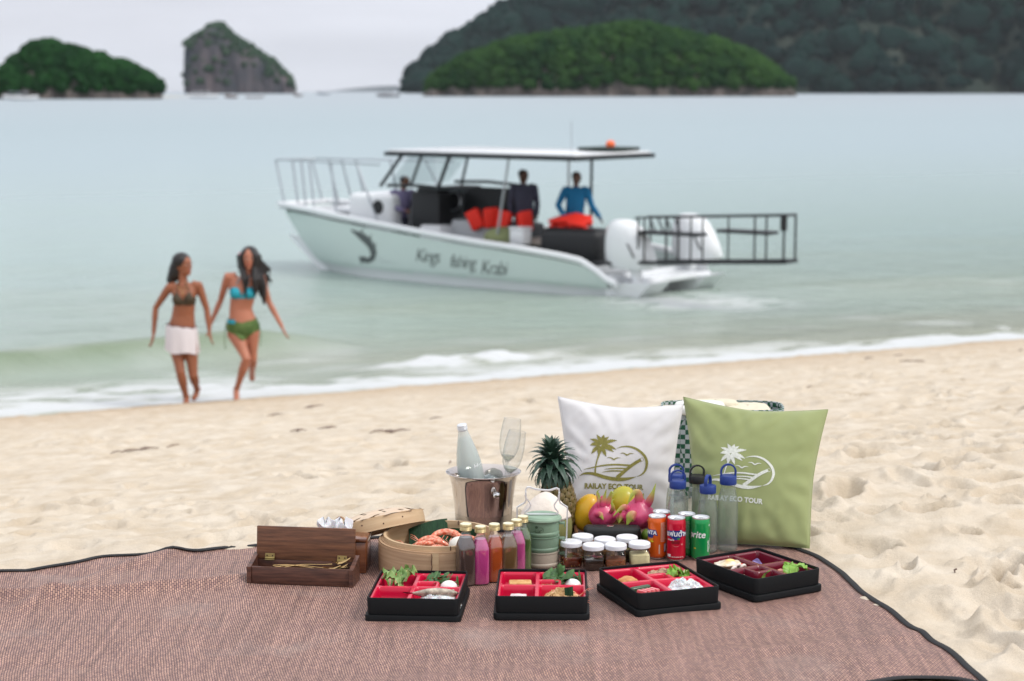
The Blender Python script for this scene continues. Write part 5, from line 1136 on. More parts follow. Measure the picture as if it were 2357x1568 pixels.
# ---------------- bento boxes
lacq = mat('black_lacquer', (.006, .007, .008), .55, bump=.12, bs=500, spec=.22)
BW, BD = .244, .288
def bento(cs, label, trayc, white=0):
    P_ = [G(x, y, .0655) for x, y in cs]           # back-left, back-right, front-right, front-left
    c = sum(P_, Vector()) / 4; c.z = 0; ex = (P_[1] - P_[0]) + (P_[2] - P_[3]); ey = (P_[0] - P_[3]) + (P_[1] - P_[2])
    a = (math.atan2(ex.y, ex.x) + math.atan2(ey.y, ey.x) - PI / 2) / 2
    root = thing('bento_box', label, 'bento box', c, a, group='black bento boxes in front'); root.location.z = .001
    wx = ex.length / 2 * .5 + BW * .5; wy = ey.length / 2 * .35 + BD * .65
    rrloft(wx + .012, wy + .012, .016, [(.002, 0), (0, .002), (0, .017), (.001, .0185), (.004, .0188)]).build('base_lid', lacq, root, 35)
    rrloft(wx, wy, .014, [(.003, .0190), (.001, .020), (-.001, .063), (0, .0650), (.0018, .0655), (.0034, .064), (.0040, .024), (.02, .022)]).build('box_wall', lacq, root, 35)
    iw, idp = wx - .010, wy - .010; nx, ny = 150, 176
    X, Y = np.meshgrid(np.linspace(-iw / 2, iw / 2, nx), np.linspace(-idp / 2, idp / 2, ny))
    def pocket(x0, x1, y0, y1, r=.010):
        cx_, cy_ = (x0 + x1) / 2, (y0 + y1) / 2; qx = np.abs(X - cx_) - (x1 - x0) / 2 + r; qy = np.abs(Y - cy_) - (y1 - y0) / 2 + r
        return np.sqrt(np.maximum(qx, 0) ** 2 + np.maximum(qy, 0) ** 2) + np.minimum(np.maximum(qx, qy), 0) - r
    xa, xb, xm = -iw / 2 + .005, iw / 2 - .005, -iw / 2 + iw * .445; ya, yb, ym = -idp / 2 + .005, idp / 2 - .005, 0.0; g = .005
    sub = (xm + g, xm + iw * .245, ym + g, ym + idp * .19)
    A = pocket(xa, xm - g, ym + g, yb); Cc = pocket(xa, xm - g, ya, ym - g); Dd = pocket(xm + g, xb, ya, ym - g)
    Bb = np.maximum(pocket(xm + g, xb, ym + g, yb), -pocket(sub[0] - .02, sub[1] + .007, sub[2] - .02, sub[3] + .007, .012)); S2 = pocket(*sub, .008)
    sd_ = np.minimum(np.minimum(A, Cc), np.minimum(Dd, Bb)); top, flo = .0575, .020
    Zz = flo + (top - flo) * smooth01((sd_ + .0045) / .0045); Zs = .034 + (top - .034) * smooth01((S2 + .004) / .004); Zz = np.minimum(Zz, Zs) if True else Zz
    tray = npgrid('compartment_tray', X, Y, Zz, trayc)
    tray.parent = root

    Mr = Matrix.Translation(root.location) @ Matrix.Rotation(a, 4, 'Z')
    pk = dict(A=(xa, xm - g, ym + g, yb), B=(xm + g, xb, ym + g, yb), C=(xa, xm - g, ya, ym - g), D=(xm + g, xb, ya, ym - g), S=sub)
    return lambda p, fx, fy, z: (Mr @ Vector((pk[p][0] + (pk[p][1] - pk[p][0]) * fx, pk[p][2] + (pk[p][3] - pk[p][2]) * fy, z)), a)
redtray = mat('crimson_tray', (.60, .004, .045), .28, coat=.2)
mrtray = mat('maroon_tray', (.15, .008, .022), .25, coat=.3)
Zq = 2.357
def zc(ox, oy, pts): return [((ox + x / Zq) / 1.7378, (oy + y / Zq) / 1.7378) for x, y in pts]
F1 = bento(zc(1400, 2200, [(300, 187), (1115, 195), (1020, 475), (150, 455)]), 'black bento box with red compartments holding lettuce, egg, fish and rice, nearest the steamer', redtray)
F2 = bento(zc(1400, 2200, [(1383, 175), (2210, 190), (2265, 448), (1390, 432)]), 'black bento box holding toast, herbs and fried rice, in front of the juice bottles', redtray)
F3 = bento(zc(2350, 2150, [(75, 282), (820, 222), (1275, 465), (500, 530)]), 'black bento box set at an angle with white rice and watermelon in red compartments', redtray)
F4 = bento(zc(2350, 2150, [(2250, 292), (1600, 372), (970, 190), (1590, 118)]), 'black bento box with dark maroon compartments and a fried egg, below the green pillow', mrtray)
# ---- food
rice_m = mat('cooked_rice', (.84, .84, .84), .6, sss=.3)
def place(F, p, fx, fy, z, rz=0, rx=0, ry=0):
    c, a = F(p, fx, fy, z); return Matrix.Translation(c) @ Matrix.Rotation(a + R(rz), 4, 'Z') @ Matrix.Rotation(R(ry), 4, 'Y') @ Matrix.Rotation(R(rx), 4, 'X')
def put(o, Mx): o.matrix_world = Mx; return o
def grains(n, rx_, ry_, h, gl=.0036, gr=.00115, sd=1):
    r_ = random.Random(sd); m = MB()
    for _ in range(n):
        a = r_.random() * 2 * PI; q = math.sqrt(r_.random()); x, y = rx_ * q * math.cos(a), ry_ * q * math.sin(a); z = h * (1 - q ** 2.4) * (1 + .35 * noise.noise(Vector((x * 60, y * 60, sd)))) * (1 if r_.random() < .75 else r_.random())
        M_ = Matrix.Translation((x, y, z)) @ Euler((r_.random() * 6, r_.random() * 6, r_.random() * 6)).to_matrix().to_4x4()
        m.add([(gl, 0, 0), (-gl, 0, 0), (gl * .3, gr, 0), (gl * .3, -gr * .5, gr * .9), (gl * .3, -gr * .5, -gr * .9), (-gl * .4, gr, 0), (-gl * .4, -gr * .5, gr * .9), (-gl * .4, -gr * .5, -gr * .9)],
              [(0, 2, 3), (0, 3, 4), (0, 4, 2), (2, 5, 6, 3), (3, 6, 7, 4), (4, 7, 5, 2), (1, 6, 5), (1, 7, 6), (1, 5, 7)], M_)
    return m
def mound(nm_, F, p, fx, fy, z, m_, n, rx_, ry_, h, sd=1, gl=.0036, gr=.00115, rz=0):
    m = grains(n, rx_, ry_, h, gl, gr, sd); m.ell((0, 0, 0), (rx_ * .97, ry_ * .97, h * .95), 24, 12); o = m.build(nm_, m_, None, 0, kind='stuff'); return put(o, place(F, p, fx, fy, z, rz))
def greens(nm_, lb, cat, F, p, fx, fy, z, w, l, m_, sd, rz=0, rx=0, ry=0, ruf=1.0, grp=None, stem=None):
    def f(u, v):
        s = v; ww = w * math.sin(PI * (.12 + .86 * s) ** .8) ** .7 * (.35 + .65 * s if stem else 1); x = (u - .5) * ww; e_ = abs(u - .5) * 2
        zz = ruf * w * (.14 * e_ ** 2 * math.sin(s * 17 + sd + 5 * noise.noise(Vector((u * 3, s * 3, sd)))) * (.4 + s) + .10 * math.sin(3 * s + sd)) + .16 * w * e_ ** 2
        return (x, l * s - l / 2, zz + l * .22 * math.sin(PI * s))
    root = thing(nm_, lb, cat, group=grp); put(root, place(F, p, fx, fy, z, rz, rx, ry))
    m = MB(); m.grid(f, 22, 26); m.build('leaf_blade', m_, root, 80)
    m = MB(); m.tube([Vector(f(.5, q / 6 * .9)) + Vector((0, 0, .0006)) for q in range(7)], [.0038 if stem else .002, .003, .0024, .0018, .0012, .0008, .0005], 6, flat=.5); m.build('leaf_rib', stem or m_, root)
def sprig(lb, F, p, fx, fy, z, n, L, lw, m_, sd, rz=0, rx=20, ry=0):
    root = thing('herb_sprig', lb, 'herbs', group='sprigs of green herbs'); put(root, place(F, p, fx, fy, z, rz, rx, ry)); r_ = random.Random(sd)
    def lf(u, v): ww = lw * math.sin(PI * min(1, u * .96 + .04)) ** .8 * (1 + .18 * math.sin(u * 26)); return ((v - .5) * ww, u * lw * 1.9, -abs(v - .5) * ww * .4 - .25 * lw * u * u)
    m = MB(); m.grid(lf, 10, 5); me = m.mesh('leaf', 80); me.materials.append(m_)
    stm = MB(); P_ = [Vector((0, 0, 0)), Vector((L * .3, 0, L * .12)), Vector((L * .65, .003, L * .14)), Vector((L, 0, L * .05))]; stm.tube(P_, [.0012, .001, .0009, .0005], 5); stm.build('stem', m_, root)
    for k in range(n):
        t_ = (k + .5) / n * 3; i = min(2, int(t_)); q = P_[i].lerp(P_[i + 1], t_ - i)
        share('leaf', me, root, q, (R(r_.uniform(-25, 45)), R(r_.uniform(-30, 30)), R(-90 + (70 if k % 2 else -70) * r_.uniform(.6, 1.2) + 0)), r_.uniform(.7, 1.15))
lett = mat('lettuce', (.095, .21, .045), .45, col2=(.30, .42, .15), vs=30, sss=.1); lett2 = mat('frisee', (.13, .30, .03), .45, col2=(.28, .48, .08), vs=40, sss=.1); pinkstem = mat('pink_stem', (.62, .22, .16), .5, col2=(.75, .48, .36), vs=60)
herb = mat('herb_leaf', (.025, .075, .018), .45, col2=(.07, .17, .04), vs=50, sss=.08); eggw = mat('egg_white', (.78, .78, .76), .35, sss=.2, coat=.2); cuc = mat('cucumber_skin', (.015, .05, .018), .35, coat=.3, col2=(.05, .11, .05), vs=30)
def lump(nm_, lb, cat, F, p, fx, fy, z, r_, m_, sd, amp=.18, fr=1.6, rz=0, rx=0, ry=0, grp=None, nu=28, nv=18, sq_=1.0):
    m = MB(); m.ell((0, 0, 0), r_, nu, nv, fn=lambda q: Vector([math.copysign(abs(k) ** sq_, k) for k in q]) * (1 + amp * noise.fractal(q * fr + Vector((sd * 3.1, 0, 0)), 1, 2, 3))); o = m.build(nm_, m_, None, 70); put(o, place(F, p, fx, fy, z, rz, rx, ry)); return single(o, lb, cat, grp)
# box one
greens('lettuce_leaf', 'leftmost lettuce leaf standing at the back corner of the box nearest the steamer', 'lettuce', F1, 'A', .20, .72, .052, .062, .070, lett, 1, 10, 30, 0, 1, 'lettuce leaves in the box by the steamer', pinkstem)
greens('lettuce_leaf', 'tallest curly lettuce leaf at the back middle of the box nearest the steamer', 'lettuce', F1, 'A', .62, .66, .058, .050, .075, lett, 2.4, -20, 40, 12, 1.3, 'lettuce leaves in the box by the steamer', pinkstem)
greens('lettuce_leaf', 'wide lettuce leaf beside the small square compartment of the box nearest the steamer', 'lettuce', F1, 'A', .80, .42, .055, .070, .072, lett, 4.1, -60, 24, -8, 1.2, 'lettuce leaves in the box by the steamer', pinkstem)
greens('lettuce_leaf', 'lettuce leaf lying lowest at the front left of its red compartment', 'lettuce', F1, 'A', .35, .22, .048, .066, .066, lett, 5.7, 70, 22, 0, 1.2, 'lettuce leaves in the box by the steamer', pinkstem)
sprig('spread of narrow dark herb leaves behind the small compartment, next to the lettuce', F1, 'B', .08, .62, .050, 15, .062, .015, herb, 3, 5, 12); sprig('herb sprig lying against the back wall of the box nearest the steamer', F1, 'B', .30, .80, .056, 9, .055, .012, herb, 4, -12, 20)
sprig('drooping herb sprig just left of the egg in the box nearest the steamer', F1, 'B', .42, .55, .048, 8, .040, .017, herb, 5, -40, 25)
lump('boiled_egg', 'peeled white egg in the box nearest the steamer', 'egg', F1, 'B', .72, .28, .044, (.0245, .023, .021), eggw, 1, .01, grp='peeled boiled eggs')
sprig('small frilly green leaf right of the egg in the box nearest the steamer', F1, 'B', .93, .25, .046, 7, .02, .016, herb, 6, 90, 60)
mound('steamed_rice', F1, 'D', .58, .52, .024, rice_m, 1700, .062, .058, .040, 2)
fishm = mat('fried_fish_skin', (.15, .13, .10), .38, col2=(.60, .52, .40), vs=60, bump=.5, bs=160, coat=.35); fdark = mat('fish_back', (.035, .040, .042), .3, coat=.5, col2=(.12, .12, .11), vs=50)
fr_ = thing('fried_fish', 'fried mackerel half lying across the white rice in the box nearest the steamer', 'fish'); put(fr_, place(F1, 'D', .50, .50, .060, 176, 24, 3))
m = MB(); m.loft([((x, .004 * math.sin(x * 40), 0), 1, 1, (0, w, 0), (0, 0, h)) for x, w, h in [(-.060, .004, .003), (-.050, .014, .008), (-.032, .021, .012), (-.005, .024, .014), (.018, .020, .012), (.036, .013, .008), (.050, .007, .005), (.060, .004, .003)]], 20); m.build('fish_body', fishm, fr_, 70)
m = MB(); m.loft([((x, -.012 + .004 * math.sin(x * 40), .000), 1, 1, (0, w, 0), (0, 0, h)) for x, w, h in [(-.062, .003, .003), (-.050, .010, .008), (-.030, .013, .011), (-.005, .014, .013), (.018, .012, .011), (.040, .008, .007), (.058, .003, .003)]], 16); m.build('dark_back', fdark, fr_, 70)
m = MB(); m.add([(.056, 0, 0), (.088, .018, .002), (.080, .002, 0), (.088, -.014, .003), (.058, -.002, .002)], [(0, 1, 2), (0, 2, 3), (4, 2, 1), (4, 3, 2)]); m.build('tail', fdark, fr_)
m = MB(); m.ell((-.050, .002, .0075), (.0035, .0035, .0018), 10, 6); m.build('eye', mat('fish_eye', (.5, .5, .45), .3), fr_)
lump('dark_relish', 'small brown heap alone in the front left compartment of the box nearest the steamer', 'relish', F1, 'C', .50, .36, .024, (.030, .022, .012), mat('brown_relish', (.12, .05, .03), .5, bump=.5, bs=200, var=.4, vs=80), 3, .25)
# box two
o = MB(); o.rbox((0, 0, 0), (.062, .040, .026), .0035, 2); o = o.build('fried_toast', mat('fried_bread', (.52, .24, .07), .7, bump=.8, bs=160, col2=(.68, .42, .18), vs=60), None); put(o, place(F2, 'A', .55, .30, .043, 3)); single(o, 'rectangular golden fried toast in the back left compartment of its box', 'toast')
sprig('tiny green leaf beside the golden toast', F2, 'A', .10, .12, .030, 3, .014, .016, herb, 9, 60, 30)
o = MB(); o.rbox((0, 0, 0), (.044, .030, .022), .003, 2); o.ell((.0, 0, .009), (.020, .013, .005), 20, 8); o = o.build('tofu_block', mat('pale_tofu', (.68, .60, .60), .55, var=.05, vs=60), None); put(o, place(F2, 'C', .52, .45, .039, -4)); single(o, 'pale pinkish white block alone in the front left compartment', 'tofu')
for k, (fx, fy, rz, rx, sd) in enumerate([(.04, .60, 20, 30, 11), (.22, .66, -8, 22, 12), (.34, .52, -30, 15, 13), (.10, .78, 0, 45, 14)]):
    sprig(['pale tipped herb sprig standing tallest at the back of the box with the toast', 'broad leaved herb sprig in the middle of the bunch in the box with the toast', 'herb sprig hanging towards the egg in the box with the toast', 'herb sprig against the back wall in the box with the toast'][k], F2, 'B', fx, fy, .050, 9, .052, .022, herb, sd, rz, rx)
lump('boiled_egg', 'peeled white egg in the box with the toast', 'egg', F2, 'B', .76, .26, .044, (.0245, .023, .021), eggw, 2, .01, grp='peeled boiled eggs')
sprig('frilly green leaf right of the egg in the box with the toast', F2, 'B', .95, .28, .046, 8, .024, .018, herb, 16, 90, 60)
shred = mat('fried_shreds', (.30, .13, .05), .6, col2=(.55, .30, .13), vs=80)
m = MB()
for k in range(46):
    c_ = Vector((rnd.uniform(-.019, .019), rnd.uniform(-.013, .013), rnd.uniform(0, .010))); d_ = Vector((rnd.uniform(-1, 1), rnd.uniform(-1, 1), rnd.uniform(-.4, .5))).normalized() * .010; m.tube([c_ - d_, c_ + Vector((0, 0, .002)), c_ + d_], [.0005, .0011, .0004], 5)
o = m.build('fried_shreds', shred, None, 0, kind='stuff'); put(o, place(F2, 'S', .5, .5, .040))
friedr = mat('fried_rice', (.50, .30, .12), .5, col2=(.66, .48, .26), vs=40)
mound('fried_rice', F2, 'D', .52, .48, .022, friedr, 2000, .062, .054, .042, 5, .0038, .0014)
pr_r = mat('fried_prawn', (.60, .10, .04), .4, col2=(.72, .38, .2), vs=50)
pw = prawn('prawn', 'pinkish prawn with its tail up on top of the fried rice', (0, 0, 0), 0, 1.15, None); put(pw, place(F2, 'D', .42, .42, .046, 190, 62, 0) @ Matrix.Scale(.72, 4))
if 'group' in pw: del pw['group']
o = leafsheet((-.012, 0, 0), (.024, 0, .002), (0, .006, .03), 10, .004).build('garnish_leaf', banana, None); put(o, place(F2, 'D', .68, .30, .046, 20)); single(o, 'dark green pointed leaf stuck in the fried rice', 'leaf')
lump('mushroom_piece', 'black shiny mushroom piece in front of the fried rice', 'mushroom', F2, 'D', .30, .18, .040, (.010, .009, .008), mat('black_fungus', (.012, .008, .007), .3, coat=.4), 5, .25)
# box three
lump('battered_piece', 'orange brown fried piece alone in the left corner compartment of the angled box', 'fried food', F3, 'A', .42, .34, .040, (.036, .024, .018), mat('batter_orange', (.45, .17, .05), .6, bump=.6, bs=160, col2=(.62, .33, .13), vs=50), 4, .22)
meatm = mat('grilled_meat', (.20, .085, .04), .45, col2=(.62, .42, .26), vs=55, bump=.5, bs=150, coat=.3)
for k, (fx, fy, z, r_) in enumerate([(.16, .58, .042, (.017, .011, .010)), (.30, .72, .044, (.018, .012, .011)), (.42, .60, .046, (.015, .012, .010)), (.58, .72, .046, (.020, .011, .012)), (.72, .60, .050, (.019, .013, .012)), (.80, .46, .052, (.012, .016, .016)), (.50, .84, .040, (.018, .012, .010))]):
    lump('grilled_chicken', ['leftmost chunk of the grilled chicken in the angled box', 'pale chunk of grilled chicken against the back wall of the angled box', 'whitish chunk in the middle of the grilled chicken', 'charred long chunk of grilled chicken behind the small compartment', 'thick browned chunk of grilled chicken above the curly lettuce', 'topmost mushroom shaped piece at the right end of the grilled chicken', 'chunk of grilled chicken lying furthest back'][k], 'chicken', F3, 'B', fx, fy, z, r_, meatm, 20 + k, .30, 2.0, rz=40 * k, grp='grilled chicken pieces')
greens('frisee_leaf', 'bright green curly lettuce in front of the grilled chicken', 'lettuce', F3, 'B', .70, .24, .050, .042, .050, lett2, 7, -70, 26, 0, 2.2, 'bright curly lettuce pieces'); greens('frisee_leaf', 'smaller pale green curl right of the curly lettuce, by the grilled chicken', 'lettuce', F3, 'B', .88, .18, .050, .030, .036, lett2, 9, -40, 30, 0, 2.2, 'bright curly lettuce pieces')
greens('lime_wedge', 'pale green curled slice at the right end of the chicken compartment', 'lime', F3, 'B', .96, .34, .050, .020, .034, mat('pale_lime', (.42, .44, .24), .4), 3, -95, 20, 0, .4)
mound('steamed_rice', F3, 'D', .50, .50, .022, rice_m, 2400, .062, .058, .044, 7, .0050, .0013)
o = MB(); o.rbox((0, 0, 0), (.066, .016, .022), .006, 3); o = o.build('cucumber_slice', cuc, None); put(o, place(F3, 'C', .44, .74, .044, 14)); single(o, 'thick dark green cucumber slice behind the watermelon', 'cucumber')
wmel = mat('watermelon', (.72, .09, .12), .35, col2=(.80, .36, .36), vs=50, sss=.15, coat=.3)
for k in range(4):
    o = MB(); o.add([(-.006, -.018, -.011), (.006, -.018, -.011), (.006, .018, -.011), (-.006, .018, -.011), (-.0045, -.017, .012), (.0045, -.017, .012), (.0045, .015, .010), (-.0045, .015, .010)], [(0, 1, 2, 3), (4, 5, 6, 7), (0, 1, 5, 4), (1, 2, 6, 5), (2, 3, 7, 6), (3, 0, 4, 7)])
    o = o.build('watermelon_piece', wmel, None); put(o, place(F3, 'C', .30 + .13 * k, .42, .043 + .001 * k, 16)); single(o, ['first pink watermelon slice from the left', 'second pink watermelon slice from the left', 'third pink watermelon slice from the left', 'rightmost pink watermelon slice of the row'][k], 'watermelon', 'watermelon slices')
# box four (its own back-left corner points to the right)
fe = thing('fried_egg', 'fried egg with crisp golden edges on top of noodles in the maroon box', 'fried egg'); put(fe, place(F4, 'D', .52, .50, .054, 20, 3, -4))
m = MB(); m.ell((0, 0, 0), (.050, .034, .009), 48, 14, fn=lambda p: Vector((p.x, p.y, p.z)) * (1 + .12 * noise.fractal(Vector((p.x, p.y, 0)) * 2, 1, 2, 3)) + Vector((0, 0, .35 * noise.noise(p * 2.6)))); m.build('egg_white', mat('fried_egg_white', (.62, .40, .14), .35, col2=(.82, .78, .66), vs=32, coat=.4, bump=.3, bs=100), fe, 80)
m = MB(); m.ell((-.006, .004, .007), (.016, .015, .007), 20, 10); m.build('yolk', mat('yolk', (.80, .58, .20), .3, coat=.4), fe, 80)
nood = mat('stir_fried_noodle', (.55, .34, .20), .45, col2=(.72, .56, .42), vs=60, coat=.3); m = MB()
for k in range(70):
    c_ = Vector((rnd.gauss(0, .024), rnd.gauss(0, .022), rnd.uniform(0, .018))); a_ = rnd.random() * PI; L_ = rnd.uniform(.008, .02); d_ = Vector((math.cos(a_), math.sin(a_), rnd.uniform(-.2, .2))) * L_
    m.tube([c_ - d_, c_ + Vector((0, 0, .004)), c_ + d_], [.0014, .0022, .0012], 6)
o = m.build('noodles', nood, None, 60, kind='stuff'); put(o, place(F4, 'D', .50, .55, .030))
for k, (fx, fy, z) in enumerate([(.42, .74, .050), (.28, .76, .046), (.60, .80, .046)]):
    m = MB(); m.tube([(.0095 * math.cos(a), .0095 * math.sin(a), 0) for a in [i * PI / 9 for i in range(19)]], .0042, 8); o = m.build('squid_ring', mat('squid_white', (.76, .66, .60), .35, coat=.3), None, 80); put(o, place(F4, 'D', fx, fy, z, 0, 60, 20 * k)); single(o, ['squid ring standing upright right below the fried egg', 'squid ring nearest the centre divider of the maroon box', 'squid ring nearest the left corner of the maroon box'][k], 'squid ring', 'squid rings under the fried egg')
lump('tomato_piece', 'small red piece beside the squid rings in the maroon box', 'tomato', F4, 'D', .24, .62, .048, (.012, .007, .007), mat('tomato_red', (.6, .05, .02), .3, coat=.3), 8, .2)
mound('purple_rice', F4, 'C', .55, .42, .022, mat('purple_rice', (.24, .19, .42), .6), 900, .026, .022, .026, 9, .0022, .0009)
for k, (fx, fy, rz, rx, sd) in enumerate([(.42, .44, 200, 24, 3), (.62, .60, 150, 30, 6), (.25, .70, 230, 34, 8)]):
    greens('salad_leaf', ['round bright green salad leaf at the right end of the maroon box', 'second green salad leaf folded behind the round one in the maroon box', 'pointed green leaf sticking up at the right corner of the maroon box'][k], 'salad leaf', F4, 'A', fx, fy, .052, .042, .046, lett2, sd, rz, rx, 0, .5, 'salad leaves in the maroon box')
lump('salmon_piece', 'pink piece beside the salad leaves in the maroon box', 'fish', F4, 'A', .72, .40, .044, (.022, .012, .009), mat('salmon_pink', (.70, .25, .17), .4, col2=(.8, .45, .34), vs=70), 9, .2)
greens('cucumber_stick', 'single light green slice standing in the small front compartment of the maroon box', 'cucumber', F4, 'B', .30, .62, .046, .026, .040, mat('pale_green_slice', (.26, .40, .09), .4), 2, 30, 70, 0, .2)
# ================================================================== THE BOAT (its own frame: u forward, v to port, z up from the water)
W1 = G(1398, 690, SEA); W2_ = G(722, 632, SEA); bu = (W2_ - W1).normalized(); bv = Vector((-bu.y, bu.x, 0)); bv = -bv if bv.y > 0 else bv
BO = W1 - bv * 1.3; BZR = math.atan2(bu.y, bu.x)      # local x = u, local y = port or starboard by right hand
sgn = 1 if Vector((-math.sin(BZR), math.cos(BZR), 0)).dot(bv) > 0 else -1
def BL(x, y, v):
    d = ray(x, y); P0 = BO + bv * v; t_ = ((P0 - CAMP).dot(bv)) / d.dot(bv); q = CAMP + d * t_ - BO
    return q.dot(bu), CAMP.z + d.z * t_ - SEA
L3 = lambda u, v, z: (u, sgn * v, z)
boat = thing('fishing_boat', 'white and pale green fishing tour boat with a black edged canopy moored in the shallows', 'boat', BO, BZR)
boat['label'] = 'pale green and white fishing tour boat under a black edged canopy, moored in the shallows'
MBt = Matrix.Translation(BO) @ Matrix.Rotation(BZR, 4, 'Z')
gel = mat('white_gelcoat', (.74, .76, .78), .25, coat=.3); gelg = mat('mint_hull', (.60, .69, .665), .3, coat=.25); gely = mat('grey_gelcoat', (.42, .44, .46), .4)
bkp = mat('black_pipe', (.012, .014, .017), .4); chrome = mat('rail_steel', (.42, .45, .48), .3, .8); bkc = mat('black_vinyl', (.010, .011, .013), .5); navy = mat('canopy_black', (.014, .018, .022), .6)
def sheer(u):
    xs = [-.25, 0, .18, .52, .97, 1.8, 2.77, 3.77, 4.8, 5.9, 7.0, 8.05]; zs = [.24, .32, .44, .60, .66, .735, .80, .885, .98, 1.07, 1.16, 1.21]
    return float(np.interp(u, xs, zs))
def beam(u): return 1.33 if u < 4 else 1.33 - .60 * ((u - 4) / 4.05) ** 2.2
def stem(z): return 7.12 + 1.28 * max(0, min(1, z / 1.2)) ** .85      # how far forward the hull reaches at height z
def hull_pt(u01, z01, side):
    """u01 0..1 from stern to stem, z01 0 (below the water) .. 1 (sheer)"""
    z_top = sheer(u01 * 8.05); z = -.25 + (z_top + .25) * z01; u = -.0 + u01 * stem(z) * 1.0
    z_top = sheer(u); z = -.25 + (z_top + .25) * z01
    fl = 1 - .16 * (1 - z01) ** 1.2 - .35 * max(0, (u01 - .72) / .28) ** 2 * (1 - z01 * .55)
    chine = .05 * (1 / (1 + math.exp(-(z - .16) * 60)))
    return (u, sgn * side * (beam(u) * fl - .05 + chine), z)
for side in (1, -1):
    m = MB(); m.grid(lambda a, b_: hull_pt(a, b_ * .93 + .0, side), 70, 26)
    o = m.build('hull_side', gelg, boat, 60)
    lo = [p for p in o.data.polygons if p.center.z < .17]; o.data.materials.append(gel)
    for p in lo: p.material_index = 1
    # inner face of the sponson
    m = MB(); m.grid(lambda a, b_: (hull_pt(a, b_, side)[0], sgn * side * (beam(hull_pt(a, b_, side)[0]) * .42 + .30 * max(0, a - .7)), hull_pt(a, b_ * .6, side)[2]), 40, 8); m.build('inner_hull', gel, boat, 60)
m = MB(); bow = []
for k in range(12):
    s_ = -1 + 2 * k / 11; bow.append((7.98 + .10 * (1 - s_ * s_), s_ * .72))
m.grid(lambda a, b_: (stem(1.2 * b_ + 0) * 1.0 - .22, sgn * (2 * a - 1) * (beam(7.9) * (.40 + .5 * b_)) * .98, -.1 + (sheer(8) + .08) * (b_ * .75 + .25)), 16, 8); m.build('bow_panel', gelg, boat, 60)
# rub rail along the sheer
for side in (1, -1):
    m = MB(); us = [-.2 + 8.55 * i / 80 for i in range(81)]
    m.loft([((u, sgn * side * (beam(u) - .01), sheer(u) + .01), 1, 1, (0, .055, 0), (0, 0, .062)) for u in us], 12); m.build('rub_rail', gel, boat, 60)
m = MB(); m.tube([L3(8.34, v, sheer(8) + .01) for v in (-.66, -.35, 0, .35, .66)], .06, 10); m.build('rub_rail', gel, boat, 60)
# decks
m = MB(); m.grid(lambda a, b_: (.55 + 7.75 * a, (2 * b_ - 1) * (beam(.5 + 7.3 * a) - .1), .34 if a < .60 else .34 + (sheer(8 * a) - .38) * min(1, (a - .60) * 30)), 60, 4); m.build('deck', gely, boat, 30)
m = MB(); m.box((.02, 0, .20), (.10, 2.5, .42)); m.rbox((-.28, 0, .30), (.6, 1.9, .10), .03); m.build('transom', gel, boat)
for s in (1, -1):
    m = MB(); m.add([L3(.0, s * .45, .27), L3(.0, s * 1.25, .27), L3(-.75, s * 1.15, .30), L3(-.75, s * .55, .30), L3(.0, s * .45, -.2), L3(.0, s * 1.25, -.2), L3(-.25, s * 1.15, -.2), L3(-.25, s * .55, -.2)], [(0, 1, 2, 3), (4, 7, 6, 5), (0, 4, 5, 1), (1, 5, 6, 2), (2, 6, 7, 3), (3, 7, 4, 0)]); m.build('stern_sponson', gel, boat)
    m = MB(); m.rbox(L3(-.30, s * .85, .12), (.30, .30, .34), .05); m.build('engine_mount', bkc, boat)
# bow rail
def brail(u, v, z): return L3(u, v, z)
for s in (1, -1):
    m = MB(); m.tube([L3(u, s * (beam(u) - .22 if u < 7.6 else .55), 2.08) for u in (5.3, 6.0, 6.8, 7.6, 8.5)], .020, 6); r_o = m.build('bow_rail', chrome, boat)
    for u0, u1 in ((8.56, 8.30), (8.1, 7.90), (7.8, 7.6), (7.5, 7.3), (6.75, 6.55), (5.95, 5.35)):
        m = MB(); m.tube([L3(u0, s * (beam(min(u0, 8)) - .25), 2.07), L3(u1, s * (beam(min(u1, 8)) - .22), sheer(u1))], .020, 6); m.build('rail_post', chrome, boat)
m = MB(); m.tube([L3(8.5, -.52, 2.08), L3(8.58, 0, 2.08), L3(8.5, .52, 2.08)], .020, 6); m.build('bow_rail', chrome, boat)
# cabin, console, windshield
cb = MB(); cb.rbox((5.85, 0, 1.16), (1.15, 1.5, .72), .12, 3); cb = cb.build('cabin', gel, boat, 50)
for s in (1, -1):
    m = MB(); m.tube([L3(5.62, s * .745, 1.28), L3(5.62, s * .765, 1.28)], .13, 24); m.build('porthole', bkc, cb)
m = MB(); m.rbox((6.8, 0, 1.16), (.75, .7, .12), .05); m.build('deck_hatch', gel, boat)
m = MB(); m.rbox((4.55, 0, 1.12), (.7, 1.35, .95), .06); m.rbox((4.52, 0, 1.62), (.5, 1.3, .10), .04); m.build('helm_console', bkc, boat)
m = MB(); m.tube([(4.20 + .03 * math.cos(a), .28 + .17 * math.cos(a), 1.42 + .17 * math.sin(a)) for a in [i * PI / 10 for i in range(21)]], .014, 6); m.build('steering_wheel', chrome, boat)
ws = clear_mat('windshield', (.86, .9, .9), (.7, .75, .75), haze=.08)
m = MB(); m.add([L3(5.28, .85, 1.70), L3(5.28, -.85, 1.70), L3(4.75, -.85, 2.24), L3(4.75, .85, 2.24)], [(0, 1, 2, 3)]); m.build('windshield', ws, boat)
